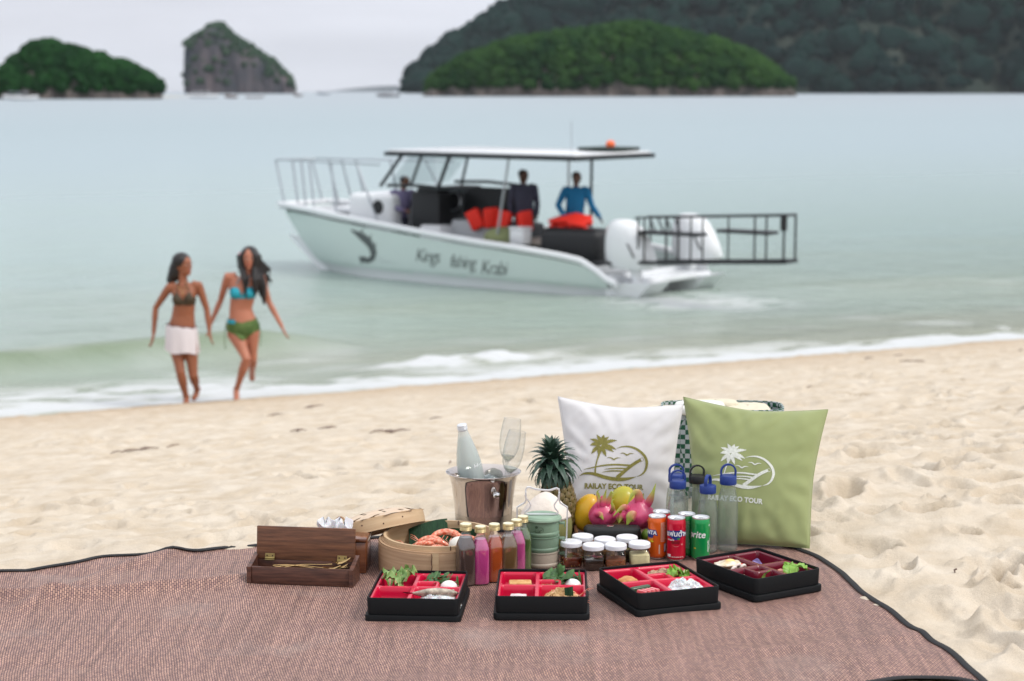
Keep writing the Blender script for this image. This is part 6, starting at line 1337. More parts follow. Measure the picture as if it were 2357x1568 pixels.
# canopy
cz = 2.34
m = MB(); m.rbox((2.92, 0, cz), (4.2, 2.25, .05), .02); m.build('canopy_top', gel, boat, 50)
m = MB(); m.rbox((2.92, 0, cz - .055), (4.35, 2.35, .075), .03); m.build('canopy_frame', navy, boat, 50)
for s in (1, -1):
    for (x0, y0), (x1, y1), r_ in ([((928, 360), (876, 428), .032), ((1036, 365), (1006, 440), .034), ((1172, 370), (1150, 510), .022)] if s > 0 else [((975, 362), (945, 430), .030), ((1080, 367), (1060, 435), .026), ((1362, 372), (1360, 520), .026)]):
        a = BL(x0, y0, .95 * s); b_ = BL(x1, y1, .95 * s); zb = min(b_[1], .75 if b_[1] < 1.4 else b_[1]); ub = b_[0] + (b_[0] - a[0]) * (b_[1] - zb) / max(.1, a[1] - b_[1])
        m = MB(); m.tube([L3(a[0], s * .95, cz - .05), L3(ub, s * .95, zb)], r_, 8); m.build('canopy_post', navy if r_ > .025 else chrome, boat)
    m = MB(); m.tube([L3(5.2, s * .95, 1.70), L3(4.4, s * .95, 1.72), L3(3.3, s * .95, 1.66)], .03, 8); m.build('side_rail', navy, boat)
for x in (1325,):
    a = BL(x, 372, 0); m = MB(); m.tube([L3(a[0], .2, cz - .03), L3(a[0], .2, .36)], .022, 8); m.build('canopy_post', chrome, boat)
m = MB(); m.rbox((1.25, -.45, cz + .07), (.8, .8, .06), .03); m.build('roof_bundle', mat('folded_net_dark', (.03, .045, .04), .9), boat)
m = MB(); m.ell((BL(1405, 350, -.3)[0], sgn * -.3, cz + .15), (.085, .085, .075), 16, 10); m.build('orange_float', mat('float_orange', (.85, .16, .05), .4), boat)
m = MB(); m.tube([L3(1.5, .3, cz), L3(1.5, .3, cz + .55)], .008, 5); m.build('antenna', chrome, boat)
# bench with a black back, cooler, seats
m = MB(); m.rbox((3.45, 0, 1.42), (1.38, .16, .52), .05); m.build('bench_back', bkc, boat); m = MB(); m.rbox((3.40, .18, .72), (1.3, .7, .78), .05); m.build('bench_base', gely, boat)
m = MB(); m.rbox((4.28, .62, .70), (.5, .45, .62), .05); m.build('deck_locker', gel, boat)
m = MB(); m.rbox((1.15, .55, .78), (1.25, .7, .62), .14, 3); m.build('stern_seat', bkc, boat)
m = MB(); m.rbox((2.05, .35, .80), (.7, .6, .10), .03); m.tube([(2.05, .35, .34), (2.05, .35, .78)], .05, 8); m.build('deck_table', mat('table_tan', (.35, .30, .26), .5), boat)
m = MB(); m.rbox((2.68, .15, .72), (.34, .9, .72), .08); m.build('aft_bench', bkc, boat)
# railed stern rack of black pipes, rising a little towards its free end
zb_ = lambda u: .57 + (.43 - u) * .061
zt_ = lambda u: 1.36 + (-.44 - u) * .054
for v in (1.15, .80):
    m = MB(); m.tube([L3(.43, v, zb_(.43)), L3(-3.25, v, zb_(-3.25))], .034, 6); m.build('rack_pipe', bkp, boat)
    m = MB(); m.tube([L3(-.44, v, zt_(-.44)), L3(-3.22, v, zt_(-3.22))], .018, 6); m.build('rack_pipe', bkp, boat)
    for u, r_ in ((-.50, .026), (-.62, .022), (-1.05, .030), (-1.52, .024), (-2.22, .022), (-2.70, .026), (-3.22, .030)):
        if v < 1 and r_ < .023: continue
        m = MB(); m.tube([L3(u, v, zb_(u)), L3(u, v, zt_(u))], r_ * .7, 6); m.build('rack_post', bkp, boat)
for u in (.43, -3.25):
    m = MB(); m.tube([L3(u, 1.15, zb_(u)), L3(u, .80, zb_(u))], .030, 6); m.build('rack_pipe', bkp, boat)
m = MB(); m.tube([L3(-3.22, 1.15, zt_(-3.22)), L3(-3.22, .80, zt_(-3.22))], .024, 6); m.build('rack_pipe', bkp, boat)
m = MB(); m.tube([L3(-3.22, 1.16, 1.28), L3(-3.22, 1.16, 1.50)], .055, 8); m.build('rack_grip', bkp, boat)
for u0, u1 in ((-.48, -1.62), (-1.98, -2.93)):
    m = MB(); m.rbox(L3((u0 + u1) / 2, .97, zb_(u0) + .50), (abs(u1 - u0), .34, .055), .02); m.build('rack_shelf', bkp, boat)
for k in range(4):
    u = -.62 - .16 * k; m = MB(); m.tube([L3(u, 1.0, zt_(u)), L3(u - .12, 1.0, zt_(u) - .26)], .016, 5); m.build('rack_brace', bkp, boat)
# outboard motors
for s, cu in ((1, -.30), (-1, -.32)):
    m = MB(); m.loft([((cu + dx, sgn * s * .98, z), a_, b_2) for z, a_, b_2, dx in [(.50, .40, .19, .05), (.60, .50, .24, .05), (.80, .47, .25, .09), (1.00, .41, .25, .14), (1.16, .34, .22, .18), (1.27, .24, .17, .21), (1.31, .12, .09, .22)]], 24); mo = m.build('outboard_motor', gel, boat, 60)
    m = MB(); m.tube([L3(cu - .05, s * .98, .5), L3(cu - .08, s * .98, .1), L3(cu - .12, s * .98, -.3)], [.10, .08, .06], 12); m.build('motor_leg', gel, boat, 60)
    m = MB(); m.add([(cu - .16, sgn * (s * .98 + .213 * sgn * 0 + .0), .72), (cu - .06, sgn * s * .98, .95)], [])
    for off in (.252, -.252):
        m = MB(); m.add([(cu - .20, sgn * s * .98 + off, .70), (cu - .15, sgn * s * .98 + off, .72), (cu - .02, sgn * s * .98 + off * 1.03, .95), (cu - .06, sgn * s * .98 + off * 1.03, .93)], [(0, 1, 2, 3)]); m.build('motor_stripe', bkc, mo)
# hull lettering and the fish emblem, laid on the curved side
def side_wrap(u, z, off=.012):
    b = beam(u); best = min(((abs(hull_pt(a / 200, (z + .25) / (sheer(u) + .25), 1)[0] - u), a) for a in range(60, 201)), key=lambda q: q[0])[1]
    p = hull_pt(best / 200, (z + .25) / (sheer(u) + .25), 1); return (u, p[1] + sgn * off, z)
ink = mat('hull_ink', (.10, .115, .115), .5)
for word, cxy, sz in (('Kings', (982, 590), .36), ('fishing', (1062, 604), .34), ('Krabi', (1133, 618), .36)):
    u0, z0 = BL(cxy[0], cxy[1], 1.28); vs, fs = text2d(word, sz * .95, -.004, .42, .84)
    flatmesh('hull_lettering', [side_wrap(u0 - x * .93, z0 + y * 1.05) for x, y, z in vs], fs, ink, boat)
fpts = [(802, 530), (822, 542), (842, 556), (852, 575), (851, 592), (838, 601), (826, 597)]
fp = [BL(x, y, 1.28) for x, y in fpts]; vs, fs = strip([(u, z) for u, z in fp], [.03, .10, .17, .18, .14, .08, .12], 0, 30); flatmesh('fish_emblem', [side_wrap(x, y) for x, y, z in vs], fs, ink, boat)
for k in range(4):
    a_ = fp[1 + k]; vs, fs = strip([(a_[0] - .02, a_[1] + .02), (a_[0] - .10, a_[1] + .09), (a_[0] - .12, a_[1] + .14)], [.03, .03, .01], 0, 6); flatmesh('fish_emblem', [side_wrap(x, y) for x, y, z in vs], fs, ink, boat)
a_ = fp[-1]; vs, fs = strip([(a_[0] - .02, a_[1]), (a_[0] + .10, a_[1] - .03)], [.05, .16], 0, 4); flatmesh('fish_emblem', [side_wrap(x, y) for x, y, z in vs], fs, ink, boat)
# life jackets, bean bag, cooler on board
lj = mat('life_jacket_orange', (.75, .025, .012), .7)
def jacket(lb, u, v, z, tilt, rz):
    root = thing('life_jacket', lb, 'life jacket', MBt @ Vector(L3(u, v, z)), rot=(0, tilt, BZR + rz), group='orange life jackets on the boat', scale=.85)
    for s in (-1, 1): m = MB(); m.rbox((s * .085, 0, .20), (.14, .08, .40), .035, 2); m.build('front_panel', lj, root, 50)
    m = MB(); m.rbox((0, .09, .22), (.30, .07, .42), .03, 2); m.build('back_panel', lj, root, 50); m = MB(); m.box((0, -.045, .14), (.30, .006, .03)); m.build('strap', bkc, root)
for k, (px, py, v, tl, rz, lb) in enumerate([(1106, 520, .55, .45, .3, 'orange life jacket tilted furthest left, leaning on the black bench'), (1132, 518, .5, .1, .9, 'orange life jacket standing second from the left, behind the green bean bag'), (1158, 524, .5, -.2, .2, 'orange life jacket between the bean bag and the man in dark clothes'), (1208, 526, .5, .1, 1.2, 'orange life jacket just right of the man in dark clothes')]):
    u, z = BL(px, py, v); jacket(lb, u, v, z - .05, tl, rz)
for k, px in enumerate((1280, 1303, 1325, 1343)):
    u, z = BL(px, 520, .55); root = thing('life_jacket', ['leftmost of the orange life jackets heaped on the black stern seat', 'orange life jacket heaped on the stern seat below the man in blue', 'highest orange life jacket on the black stern seat', 'rightmost orange life jacket on the black stern seat, by the post'][k], 'life jacket', MBt @ Vector(L3(u, .5, 1.10 + .03 * (k % 2))), rot=(1.4, .2 * k, BZR + .5 * k), group='orange life jackets on the boat')
    for s in (-1, 1): m = MB(); m.rbox((s * .085, 0, .1), (.14, .08, .36), .035, 2); m.build('front_panel', lj, root, 50)
    m = MB(); m.rbox((0, .09, .1), (.30, .07, .38), .03, 2); m.build('back_panel', lj, root, 50)
u, z = BL(1158, 548, .7); m = MB(); m.ell((0, 0, 0), (.34, .3, .20), 24, 14, fn=lambda p: p * (1 + .08 * noise.noise(p * 2))); o = m.build('bean_bag', mat('olive_beanbag', (.22, .25, .12), .9), None, 70); o.location = MBt @ Vector(L3(u, .7, z)); single(o, 'olive green bean bag on the boat deck under the orange jackets', 'bean bag')
u, z = BL(1198, 545, .8); m = MB(); m.rbox((0, 0, 0), (.30, .26, .26), .03); m.rbox((0, 0, .15), (.32, .28, .05), .02); o = m.build('cooler_box', gel, None); o.location = MBt @ Vector(L3(u, .8, z)); o.rotation_euler.z = BZR; single(o, 'small white cooler box beside the olive bean bag on the boat', 'cooler')

# ================================================================== PEOPLE
def mskin(n, c): return mat(n, c, .5, sss=.12, var=.08, vs=6)
def body(J, r=1.0, female=True, voxel=.0085):
    """J: joints in metres -> one continuous skin (x right, y away, z up)"""
    m = MB(); V_ = lambda k: Vector(J[k])
    hd = V_('head'); fc = Vector(J['face']).normalized(); side = fc.cross(Vector((0, 0, 1))).normalized(); up = side.cross(fc).normalized(); HM = Matrix((side, fc, up)).transposed()
    hp = lambda x, y, z: hd + side * x + fc * y + up * z
    m.ell(hd + up * .024 - fc * .008, (.082, .099, .100), 20, 14, rot=HM); m.ell(hd - up * .045 + fc * .022, (.054, .066, .066), 16, 12, rot=HM)
    m.tube([hp(0, .090, .018), hp(0, .103, -.008), hp(0, .108, -.020), hp(0, .088, -.030)], [.009, .011, .014, .009], 8)
    for s in (-1, 1): m.ell(hp(s * .076, -.006, -.006), (.010, .020, .030), 8, 6, rot=HM); m.ell(hp(s * .030, .066, -.012), (.024, .016, .018), 8, 6, rot=HM)
    m.tube([hp(-.022, .082, -.056), hp(0, .090, -.055), hp(.022, .082, -.056)], .008, 6); m.ell(hp(0, .074, -.092), (.020, .018, .016), 8, 6, rot=HM)
    nk = V_('neck'); ch = V_('chest'); wa_ = V_('waist'); hi = V_('hips'); sl, sr = V_('shL'), V_('shR')
    sx = (sr - sl).normalized(); fw = Vector((0, 0, 1)).cross(sx).normalized()
    hx = (V_('hipR') - V_('hipL')).normalized(); hf = Vector((0, 0, 1)).cross(hx).normalized()
    cw_ = (sr - sl).length / 2
    m.tube([hd - up * .05 - fc * .02, nk, nk - Vector((0, 0, .05))], [.050, .048, .060], 12)
    S_ = [(nk - Vector((0, 0, .015)), .055, .05, sx, fw), (nk - Vector((0, 0, .04)), cw_ * .72, .068, sx, fw), ((sl + sr) / 2 - Vector((0, 0, .03)), cw_ * .92, .085, sx, fw), (ch + Vector((0, 0, .02)), cw_ * .86, .105 * r, sx, fw), (ch - Vector((0, 0, .07)), cw_ * (.74 if female else .84), .098 * r, sx, fw),
          (wa_, (.122 if female else .145) * r, (.085 if female else .10) * r, (sx + hx).normalized(), fw), (hi + Vector((0, 0, .06)), (.150 if female else .152) * r, (.100) * r, hx, hf), (hi, (.172 if female else .162) * r, .115 * r, hx, hf), (hi - Vector((0, 0, .06)), (.165 if female else .155) * r, .110 * r, hx, hf), (hi - Vector((0, 0, .10)), .12, .09, hx, hf)]
    m.loft(S_, 24)
    if female:
        for s in (-1, 1): m.ell(ch + sx * s * cw_ * .42 - fw * .082 + Vector((0, 0, -.035)), (.054, .048, .054), 14, 10)
    for s, k in ((-1, 'L'), (1, 'R')):
        sh, el, wr, hn = V_('sh' + k), V_('el' + k), V_('wr' + k), V_('hn' + k); f_ = 1 if female else 1.22
        m.tube([nk.lerp(sh, .55) - Vector((0, 0, .012)), sh - Vector((0, 0, .008)), sh.lerp(el, .25), sh.lerp(el, .6), el, el.lerp(wr, .28), wr], [.045 * f_, .052 * f_, .045 * f_, .039 * f_, .033 * f_, .034 * f_, .022 * f_], 12)
        d = (hn - wr).normalized(); pd = Vector((s, 0, 0)) if abs(d.x) < .8 else Vector((0, 1, 0)); w_ = d.cross(Vector((1, 0, 0))).normalized()
        m.loft([(wr, .022, .016, w_, d.cross(w_)), (wr + d * .03, .030, .015, w_, d.cross(w_)), (wr + d * .075, .036, .014, w_, d.cross(w_)), (wr + d * .092, .032, .012, w_, d.cross(w_))], 12)
        for q, L_ in ((-1.5, .060), (-.5, .072), (.5, .068), (1.5, .052)):
            b0 = wr + d * .086 + w_ * q * .0185; cu = d.cross(w_) * -s * .012; m.tube([b0, b0 + d * L_ * .45 + cu * .3, b0 + d * L_ * .75 + cu, b0 + d * L_ * .95 + cu * 2], [.0092, .0088, .0080, .006], 7)
        t0 = wr + d * .028 + w_ * .026; m.tube([t0, t0 + w_ * .020 + d * .022, t0 + w_ * .026 + d * .050], [.011, .010, .007], 7)
        hp_, kn, an, to = V_('hip' + k), V_('kn' + k), V_('an' + k), V_('to' + k)
        m.tube([hp_ + Vector((0, 0, .04)), hp_ - Vector((0, 0, .03)), hp_.lerp(kn, .35), hp_.lerp(kn, .75), kn, kn.lerp(an, .28), kn.lerp(an, .65), an], [.085 * r, .090 * r, .078 * r, .056 * r, .050 * r, .052 * r, .036, .030], 14)
        fd = (to - an).normalized(); m.tube([an + Vector((0, 0, .01)) - fd * .035, an.lerp(to, .35) - Vector((0, 0, .012)), an.lerp(to, .75), to], [.034, .034, .032, .018], 10, flat=.9)
    return fuse(m, voxel, 5, .5), hp, HM
def face(root_body, hp, HM, lipc=(.35, .09, .08)):
    for s in (-1, 1):
        m = MB(); m.ell(hp(s * .029, .0805, .006), (.012, .006, .0065), 10, 6, rot=HM); e_ = m.build('eye', mat('eye_white', (.7, .68, .64), .3), root_body)
        m = MB(); m.ell(hp(s * .029, .0855, .006), (.0055, .003, .0058), 10, 6, rot=HM); m.build('iris', eye_blk, e_)
        m = MB(); m.tube([hp(s * .014, .089, .024), hp(s * .030, .088, .029), hp(s * .046, .076, .024)], [.003, .0036, .002], 6); m.build('eyebrow', mat('brow', (.02, .012, .01), .8), root_body)
    m = MB(); m.tube([hp(-.024, .086, -.055), hp(-.010, .095, -.052), hp(0, .096, -.054), hp(.010, .095, -.052), hp(.024, .086, -.055)], [.003, .006, .0055, .006, .003], 7); m.build('lips', mat('lips', lipc, .4), root_body)
hairm = mat('black_hair', (.010, .008, .008), .38, bump=.5, bs=90, stretch=(6, 6, 1))
# pixel helper: x, y measured on a 700-pixel crop scaled 2.24 around the two women
def dist_seg(p, a, b_):
    ab = b_ - a; t_ = max(0, min(1, (p - a).dot(ab) / ab.length_squared)); return (p - (a + ab * t_)).length
def woman(foot_px, sc_px, joints, lb, skin, yaw=0):
    g_ = G(*foot_px, SEA + .05); zf = max(sand_at(g_.x, g_.y), SEA + .0); g_ = G(*foot_px, zf); k = g_.y / FOC / math.cos(TH) * 1.02; root = thing('person', lb, 'person', (g_.x, g_.y, zf))
    fx, fy = sc_px; J = {}
    for n_, (x, y, d) in joints.items(): J[n_] = ((x - fx) * .2569 * k, d, (fy - y) * .2569 * k)
    return root, J, k * .2569
# --- left woman
root1, J1, q1 = woman((432, 931), (430, 1490), dict(head=(424, 262, 0), neck=(415, 395, 0), shL=(296, 446, .0), shR=(548, 432, .02), elL=(160, 640, .06), wrL=(146, 860, .0), hnL=(122, 990, -.03), elR=(612, 650, .04), wrR=(636, 840, 0), hnR=(656, 930, -.03),
      chest=(424, 520, 0), waist=(408, 700, 0), hips=(392, 860, 0), hipL=(332, 905, 0), hipR=(462, 905, 0), knL=(388, 1190, -.10), anL=(424, 1440, -.02), toL=(432, 1488, -.20), knR=(492, 1225, -.05), anR=(480, 1400, .26), toR=(455, 1478, .16)), 'woman in a brown bikini top and white wrap skirt walking up the beach', None)
J1['face'] = (.80, -.55, .06)
sk1 = mskin('skin_tan', (.28, .10, .05)); me1, hp1, HM1 = body(J1); B1 = mkobj('body', me1, sk1, root1); face(B1, hp1, HM1)
def cup(J, s, ww=.075, hh=.085):
    a = Vector(J['shL']); b_ = Vector(J['shR']); ch = Vector(J['chest']); sx = (b_ - a).normalized(); fw = Vector((0, 0, 1)).cross(sx); cw_ = (b_ - a).length / 2; c = ch + sx * s * cw_ * .42 + Vector((0, 0, -.030))
    return c, fw
def bikini_top(J, me, m_, root, nm='bikini_top', full=False):
    cL, fw = cup(J, -1); cR, _ = cup(J, 1); ch = Vector(J['chest'])
    def pr(p):
        if (p - ch).dot(fw) > .02: 
            return abs(p.z - (cL.z - .055)) < .009 and abs(p.x - ch.x) < .16
        for c in (cL, cR):
            dx = abs(p.x - c.x); dz = p.z - c.z
            if -.058 < dz < (.075 if not full else .060) and dx < (.068 if full else .064) * (1 - max(0, dz + .01) / (.085 if not full else .14)): return True
        return abs(p.z - (cL.z - .055)) < .010 and abs(p.x - ch.x) < .15
    sh = shell(me, lambda c: pr(Vector(c)) and (Vector(c) - ch).length < .25, .006); mkobj(nm, sh, m_, root)
    for c, s in ((cL, -1), (cR, 1)):
        nk = Vector(J['neck']); m = MB(); m.tube([c + Vector((0, -.075, .06)), c.lerp(nk, .5) + Vector((s * .012, -.085, .05)), nk + Vector((s * .035, -.045, -.01)), nk + Vector((s * .03, .04, .02))], .004, 5); m.build('bikini_strap', m_, root)
bikini_top(J1, me1, mat('brown_bikini', (.055, .040, .022), .7), root1)
hi1 = Vector(J1['hips'])
def skirt(J, m_, root, z0, z1, r0, r1, nm='wrap_skirt', folds=9, tilt=0.0, cut=0.0):
    hi = Vector(J['hips']); n = 64
    def f(u, v):
        a = u * 2 * PI; k = v; rx_ = r0[0] + (r1[0] - r0[0]) * k ** .6; ry_ = r0[1] + (r1[1] - r0[1]) * k ** .6
        fo = 1 + .035 * k * math.sin(folds * a + 1) + .02 * k * math.sin(5 * a)
        zt = z0 + tilt * math.cos(a) - .035 * math.cos(a + PI / 2) * 0; return hi + Vector((rx_ * fo * math.cos(a), ry_ * fo * math.sin(a), zt + (z1 - zt + cut * math.cos(a + .6) + .012 * math.sin(4 * a)) * k))
    m = MB(); m.grid(f, n, 16, cu=True); m.grid(lambda u, v: f(u, v) * 1 - Vector(((f(u, v) - hi).x * .03, (f(u, v) - hi).y * .03, 0)), n, 16, cu=True); return m.build(nm, m_, root, 80)
skirt(J1, mat('white_wrap', (.66, .62, .64), .85), root1, .085, -.185, (.160, .122), (.186, .150), tilt=-.018, cut=-.022)
skirt(J1, mat('skirt_waistband', (.16, .07, .07), .8), root1, .092, .066, (.159, .121), (.163, .124), 'skirt_waistband', tilt=-.018)
m = MB(); nk = Vector(J1['neck']); m.tube([nk + Vector((.05, -.02, .0)), nk + Vector((.045, -.085, -.06)), nk + Vector((.012, -.115, -.115)), nk + Vector((-.035, -.085, -.05)), nk + Vector((-.05, -.02, .0))], .0028, 5); m.ell(nk + Vector((.014, -.122, -.125)), (.010, .006, .014), 8, 6); m.build('necklace', gold, root1)
# hair: swept behind the left shoulder
hm = MB(); h1 = Vector(J1['head']); hm.ell(h1 + Vector((-.028, .018, .046)), (.104, .108, .098), 20, 14); hm.ell(h1 + Vector((-.085, .03, -.05)), (.075, .08, .12), 16, 12)
fc1 = Vector(J1['face']).normalized()
for k in range(10):
    o_ = -.075 + .014 * k; hm.tube([h1 + Vector((-.045 + .3 * o_, .03 + .04 * math.sin(k), .07)), h1 + Vector((-.085 + .35 * o_, .035 + .03 * math.sin(k * 2), -.02)), h1 + Vector((-.120 + .35 * o_, .03 + .03 * math.cos(k), -.11)), h1 + Vector((-.145 + .5 * o_, .02 + .03 * math.sin(k), -.17 - .02 * (k % 3)))], [.045, .052, .045, .016], 8)
mh = fuse(hm, .009, 3); mkobj('hair', mh, hairm, root1)
# --- right woman
root2, J2, q2 = woman((548, 922), (930, 1465), dict(head=(1050, 212, 0), neck=(1030, 345, 0), shL=(862, 362, 0), shR=(1150, 372, .03), elL=(786, 580, .08), wrL=(704, 780, 0), hnL=(690, 860, -.03), elR=(1205, 600, .10), wrR=(1325, 815, .04), hnR=(1368, 900, 0),
      chest=(992, 480, 0), waist=(970, 650, 0), hips=(985, 800, 0), hipL=(918, 850, -.02), hipR=(1058, 850, .02), knL=(1030, 1075, -.16), anL=(918, 1375, -.02), toL=(936, 1458, -.16), knR=(1062, 1090, .02), anR=(1010, 1290, .40), toR=(1000, 1350, .50)), 'woman in a turquoise bikini top and green hip scarf running up the beach', None)
J2['face'] = (.10, -.98, -.02)
sk2 = mskin('skin_warm', (.42, .165, .10)); me2, hp2, HM2 = body(J2); B2 = mkobj('body', me2, sk2, root2); face(B2, hp2, HM2, (.45, .08, .08))
bikini_top(J2, me2, mat('turquoise_bikini', (.010, .30, .40), .6), root2, full=True)
hi2 = Vector(J2['hips']); scarf = mat('green_scarf', (.05, .105, .025), .85, col2=(.11, .17, .05), vs=14)
sh = shell(me2, lambda c: (lambda p: abs(p.x - hi2.x) < .24 and p.z < hi2.z + .085 - .045 * (1 - abs(p.x - hi2.x) / .18) * (1 if p.y < hi2.y + .03 else 0) and p.z > hi2.z - .105 - .045 * math.exp(-((p.x - hi2.x - .03) / .07) ** 2) + .06 * (abs(p.x - hi2.x) / .16))(Vector(c)), .011); mkobj('hip_scarf', sh, scarf, root2)
sh = shell(me2, lambda c: (lambda p: -.20 < p.x - hi2.x < -.06 and abs(p.z - hi2.z - .055) < .022)(Vector(c)), .015); mkobj('bikini_bottom', sh, MATS['turquoise_bikini'], root2)
for s, L_ in ((-1, .26), (1, .22)):
    m = MB(); m.tube([hi2 + Vector((s * .178, -.02, .04)), hi2 + Vector((s * .196, -.03, -.08)), hi2 + Vector((s * .19, -.03, -L_))], .004, 5); m.build('scarf_tie', scarf, root2)
hm = MB(); h2 = Vector(J2['head']); hm.ell(h2 + Vector((.004, .030, .040)), (.100, .104, .100), 20, 14)
for s in (-1, 1):
    for k in range(6):
        x = s * (.060 + .008 * k); L_ = (.42 if s < 0 else .40) - .03 * (k % 3)
        hm.tube([h2 + Vector((s * .030, -.050, .095)), h2 + Vector((x + s * .012, -.050 + .012 * k, .03)), h2 + Vector((x, -.045 + .015 * k, -.09)), h2 + Vector((x * (.62 if s < 0 else 1.15) + .02 * (k % 2), -.105 + .03 * k, -.22)), h2 + Vector((x * (.35 if s < 0 else 1.35) - .01 * k * (s < 0), -.125 + .025 * k, -L_))], [.020, .028, .032, .032, .008], 8)
for k in range(7):
    hm.tube([h2 + Vector((.05, .03, .05 - .02 * k)), h2 + Vector((.12 + .01 * k, .05, -.02 - .035 * k)), h2 + Vector((.19 + .012 * (k % 3), .06, -.085 - .03 * k)), h2 + Vector((.26 - .02 * (k % 4), .05, -.13 - .035 * k))], [.026, .020, .010, .003], 7)
hm.tube([h2 + Vector((.12, -.02, -.16)), h2 + Vector((.15, -.03, -.28)), h2 + Vector((.155, -.04, -.40)), h2 + Vector((.16, -.04, -.50))], [.036, .042, .032, .010], 9)
mh = fuse(hm, .009, 3); mkobj('hair', mh, hairm, root2)
m = MB(); m.ell(h2 + Vector((-.088, -.02, .05)), (.022, .02, .024), 12, 8, fn=lambda p: p * (1 + .2 * math.sin(5 * math.atan2(p.z, p.x)))); m.build('hair_flower', mat('pink_flower', (.7, .25, .3), .6), root2)
# --- men on the boat
def man(lb, pos, face_, lean=(0, 0), arms='down', top=(.1, .1, .1), low=(.05, .05, .06), s=1.0, skin=(.20, .085, .05), cap=None):
    root = thing('person', lb, 'person', pos, scale=s); lx, ly = lean
    J = dict(head=(lx * 1.3, ly * 1.3, 1.60), neck=(lx, ly, 1.46), shL=(lx * .95 - .19, ly * .95, 1.40), shR=(lx * .95 + .19, ly * .95, 1.40), chest=(lx * .8, ly * .8, 1.25), waist=(lx * .35, ly * .35, 1.06), hips=(0, 0, .92), hipL=(-.085, 0, .88), hipR=(.085, 0, .88), knL=(-.10, -.02, .48), anL=(-.11, .03, .07), toL=(-.13, -.12, .02), knR=(.10, -.02, .48), anR=(.11, .03, .07), toR=(.13, -.12, .02), face=face_)
    if arms == 'down': A_ = dict(elL=(lx * .9 - .24, ly * .9 + .03, 1.12), wrL=(lx * .8 - .23, ly - .02, .88), hnL=(lx * .8 - .22, ly - .05, .78), elR=(lx * .9 + .24, ly * .9 + .03, 1.12), wrR=(lx * .8 + .23, ly - .02, .88), hnR=(lx * .8 + .22, ly - .05, .78))
    elif arms == 'front': A_ = dict(elL=(lx - .20, ly - .12, 1.14), wrL=(lx + .02, ly - .28, 1.08), hnL=(lx + .10, ly - .32, 1.07), elR=(lx + .22, ly - .10, 1.13), wrR=(lx + .26, ly - .30, 1.06), hnR=(lx + .30, ly - .38, 1.05))
    else: A_ = dict(elL=(lx - .32, ly - .04, 1.14), wrL=(lx - .20, ly - .12, .93), hnL=(lx - .16, ly - .15, .84), elR=(lx + .28, ly - .04, 1.12), wrR=(lx + .42, ly - .10, .92), hnR=(lx + .46, ly - .12, .84))
    J.update(A_); me, hp, HM = body(J, 1.05, False, .013); B = mkobj('body', me, mskin('skin_' + str(int(skin[0] * 1000)), skin), root); face(B, hp, HM, (.2, .07, .06))
    hn = [Vector(J[k]) for k in ('hnL', 'hnR', 'wrL', 'wrR')]; nk = Vector(J['neck'])
    tm = mat('shirt_%d' % int(sum(top) * 1000), top, .9); lm_ = mat('trousers_%d' % int(sum(low) * 1000), low, .9)
    mkobj('shirt', shell(me, lambda c: .90 < c.z < nk.z + .0 and min((Vector(c) - h).length for h in hn[:2]) > .10 and not (c.z < .93 and abs(c.x) > .2) and (Vector(c) - nk).length > .05 or (c.z > .80 and min(dist_seg(Vector(c), Vector(J['el' + k]), Vector(J['wr' + k])) for k in 'LR') < .06 and min((Vector(c) - h).length for h in hn[2:]) > .03), .014), tm, root)
    mkobj('trousers', shell(me, lambda c: .12 < c.z < .93 and abs(c.x) < .19 + .0 and min((Vector(c) - h).length for h in hn) > .10, .014), lm_, root)
    hm = MB(); h = Vector(J['head']); fw = Vector(face_).normalized(); hm.ell(h - fw * .022 + Vector((0, 0, .040)), (.086, .092, .078), 16, 12); mkobj('hair', fuse(hm, .012, 2), hairm, root)
    return root
dz = .36
def onboat(px, py_head, v, hh=1.70):
    u, z = BL(px, py_head, v); return u, z
u, z = BL(916, 410, .45); man('man in a purple grey shirt bending over the helm of the boat', MBt @ Vector(L3(u, .45, z - 1.63)), (.9, -.4, -.5), (.10, -.03), 'front', (.17, .15, .26), (.05, .055, .08), .97)
u, z = BL(1208, 386, .1); man('man in dark clothes standing upright beside the orange life jackets', MBt @ Vector(L3(u, .1, z - 1.72)), (.75, -.6, -.4), (-.02, -.02), 'down', (.055, .055, .085), (.02, .022, .03), .98, (.10, .045, .03))
u, z = BL(1322, 394, .1); man('man in a bright blue long sleeved shirt standing near the stern of the boat', MBt @ Vector(L3(u, .1, z - 1.70)), (.3, -.8, -.7), (.03, -.06), 'wide', (.008, .13, .28), (.03, .03, .035), .98, (.12, .06, .04))

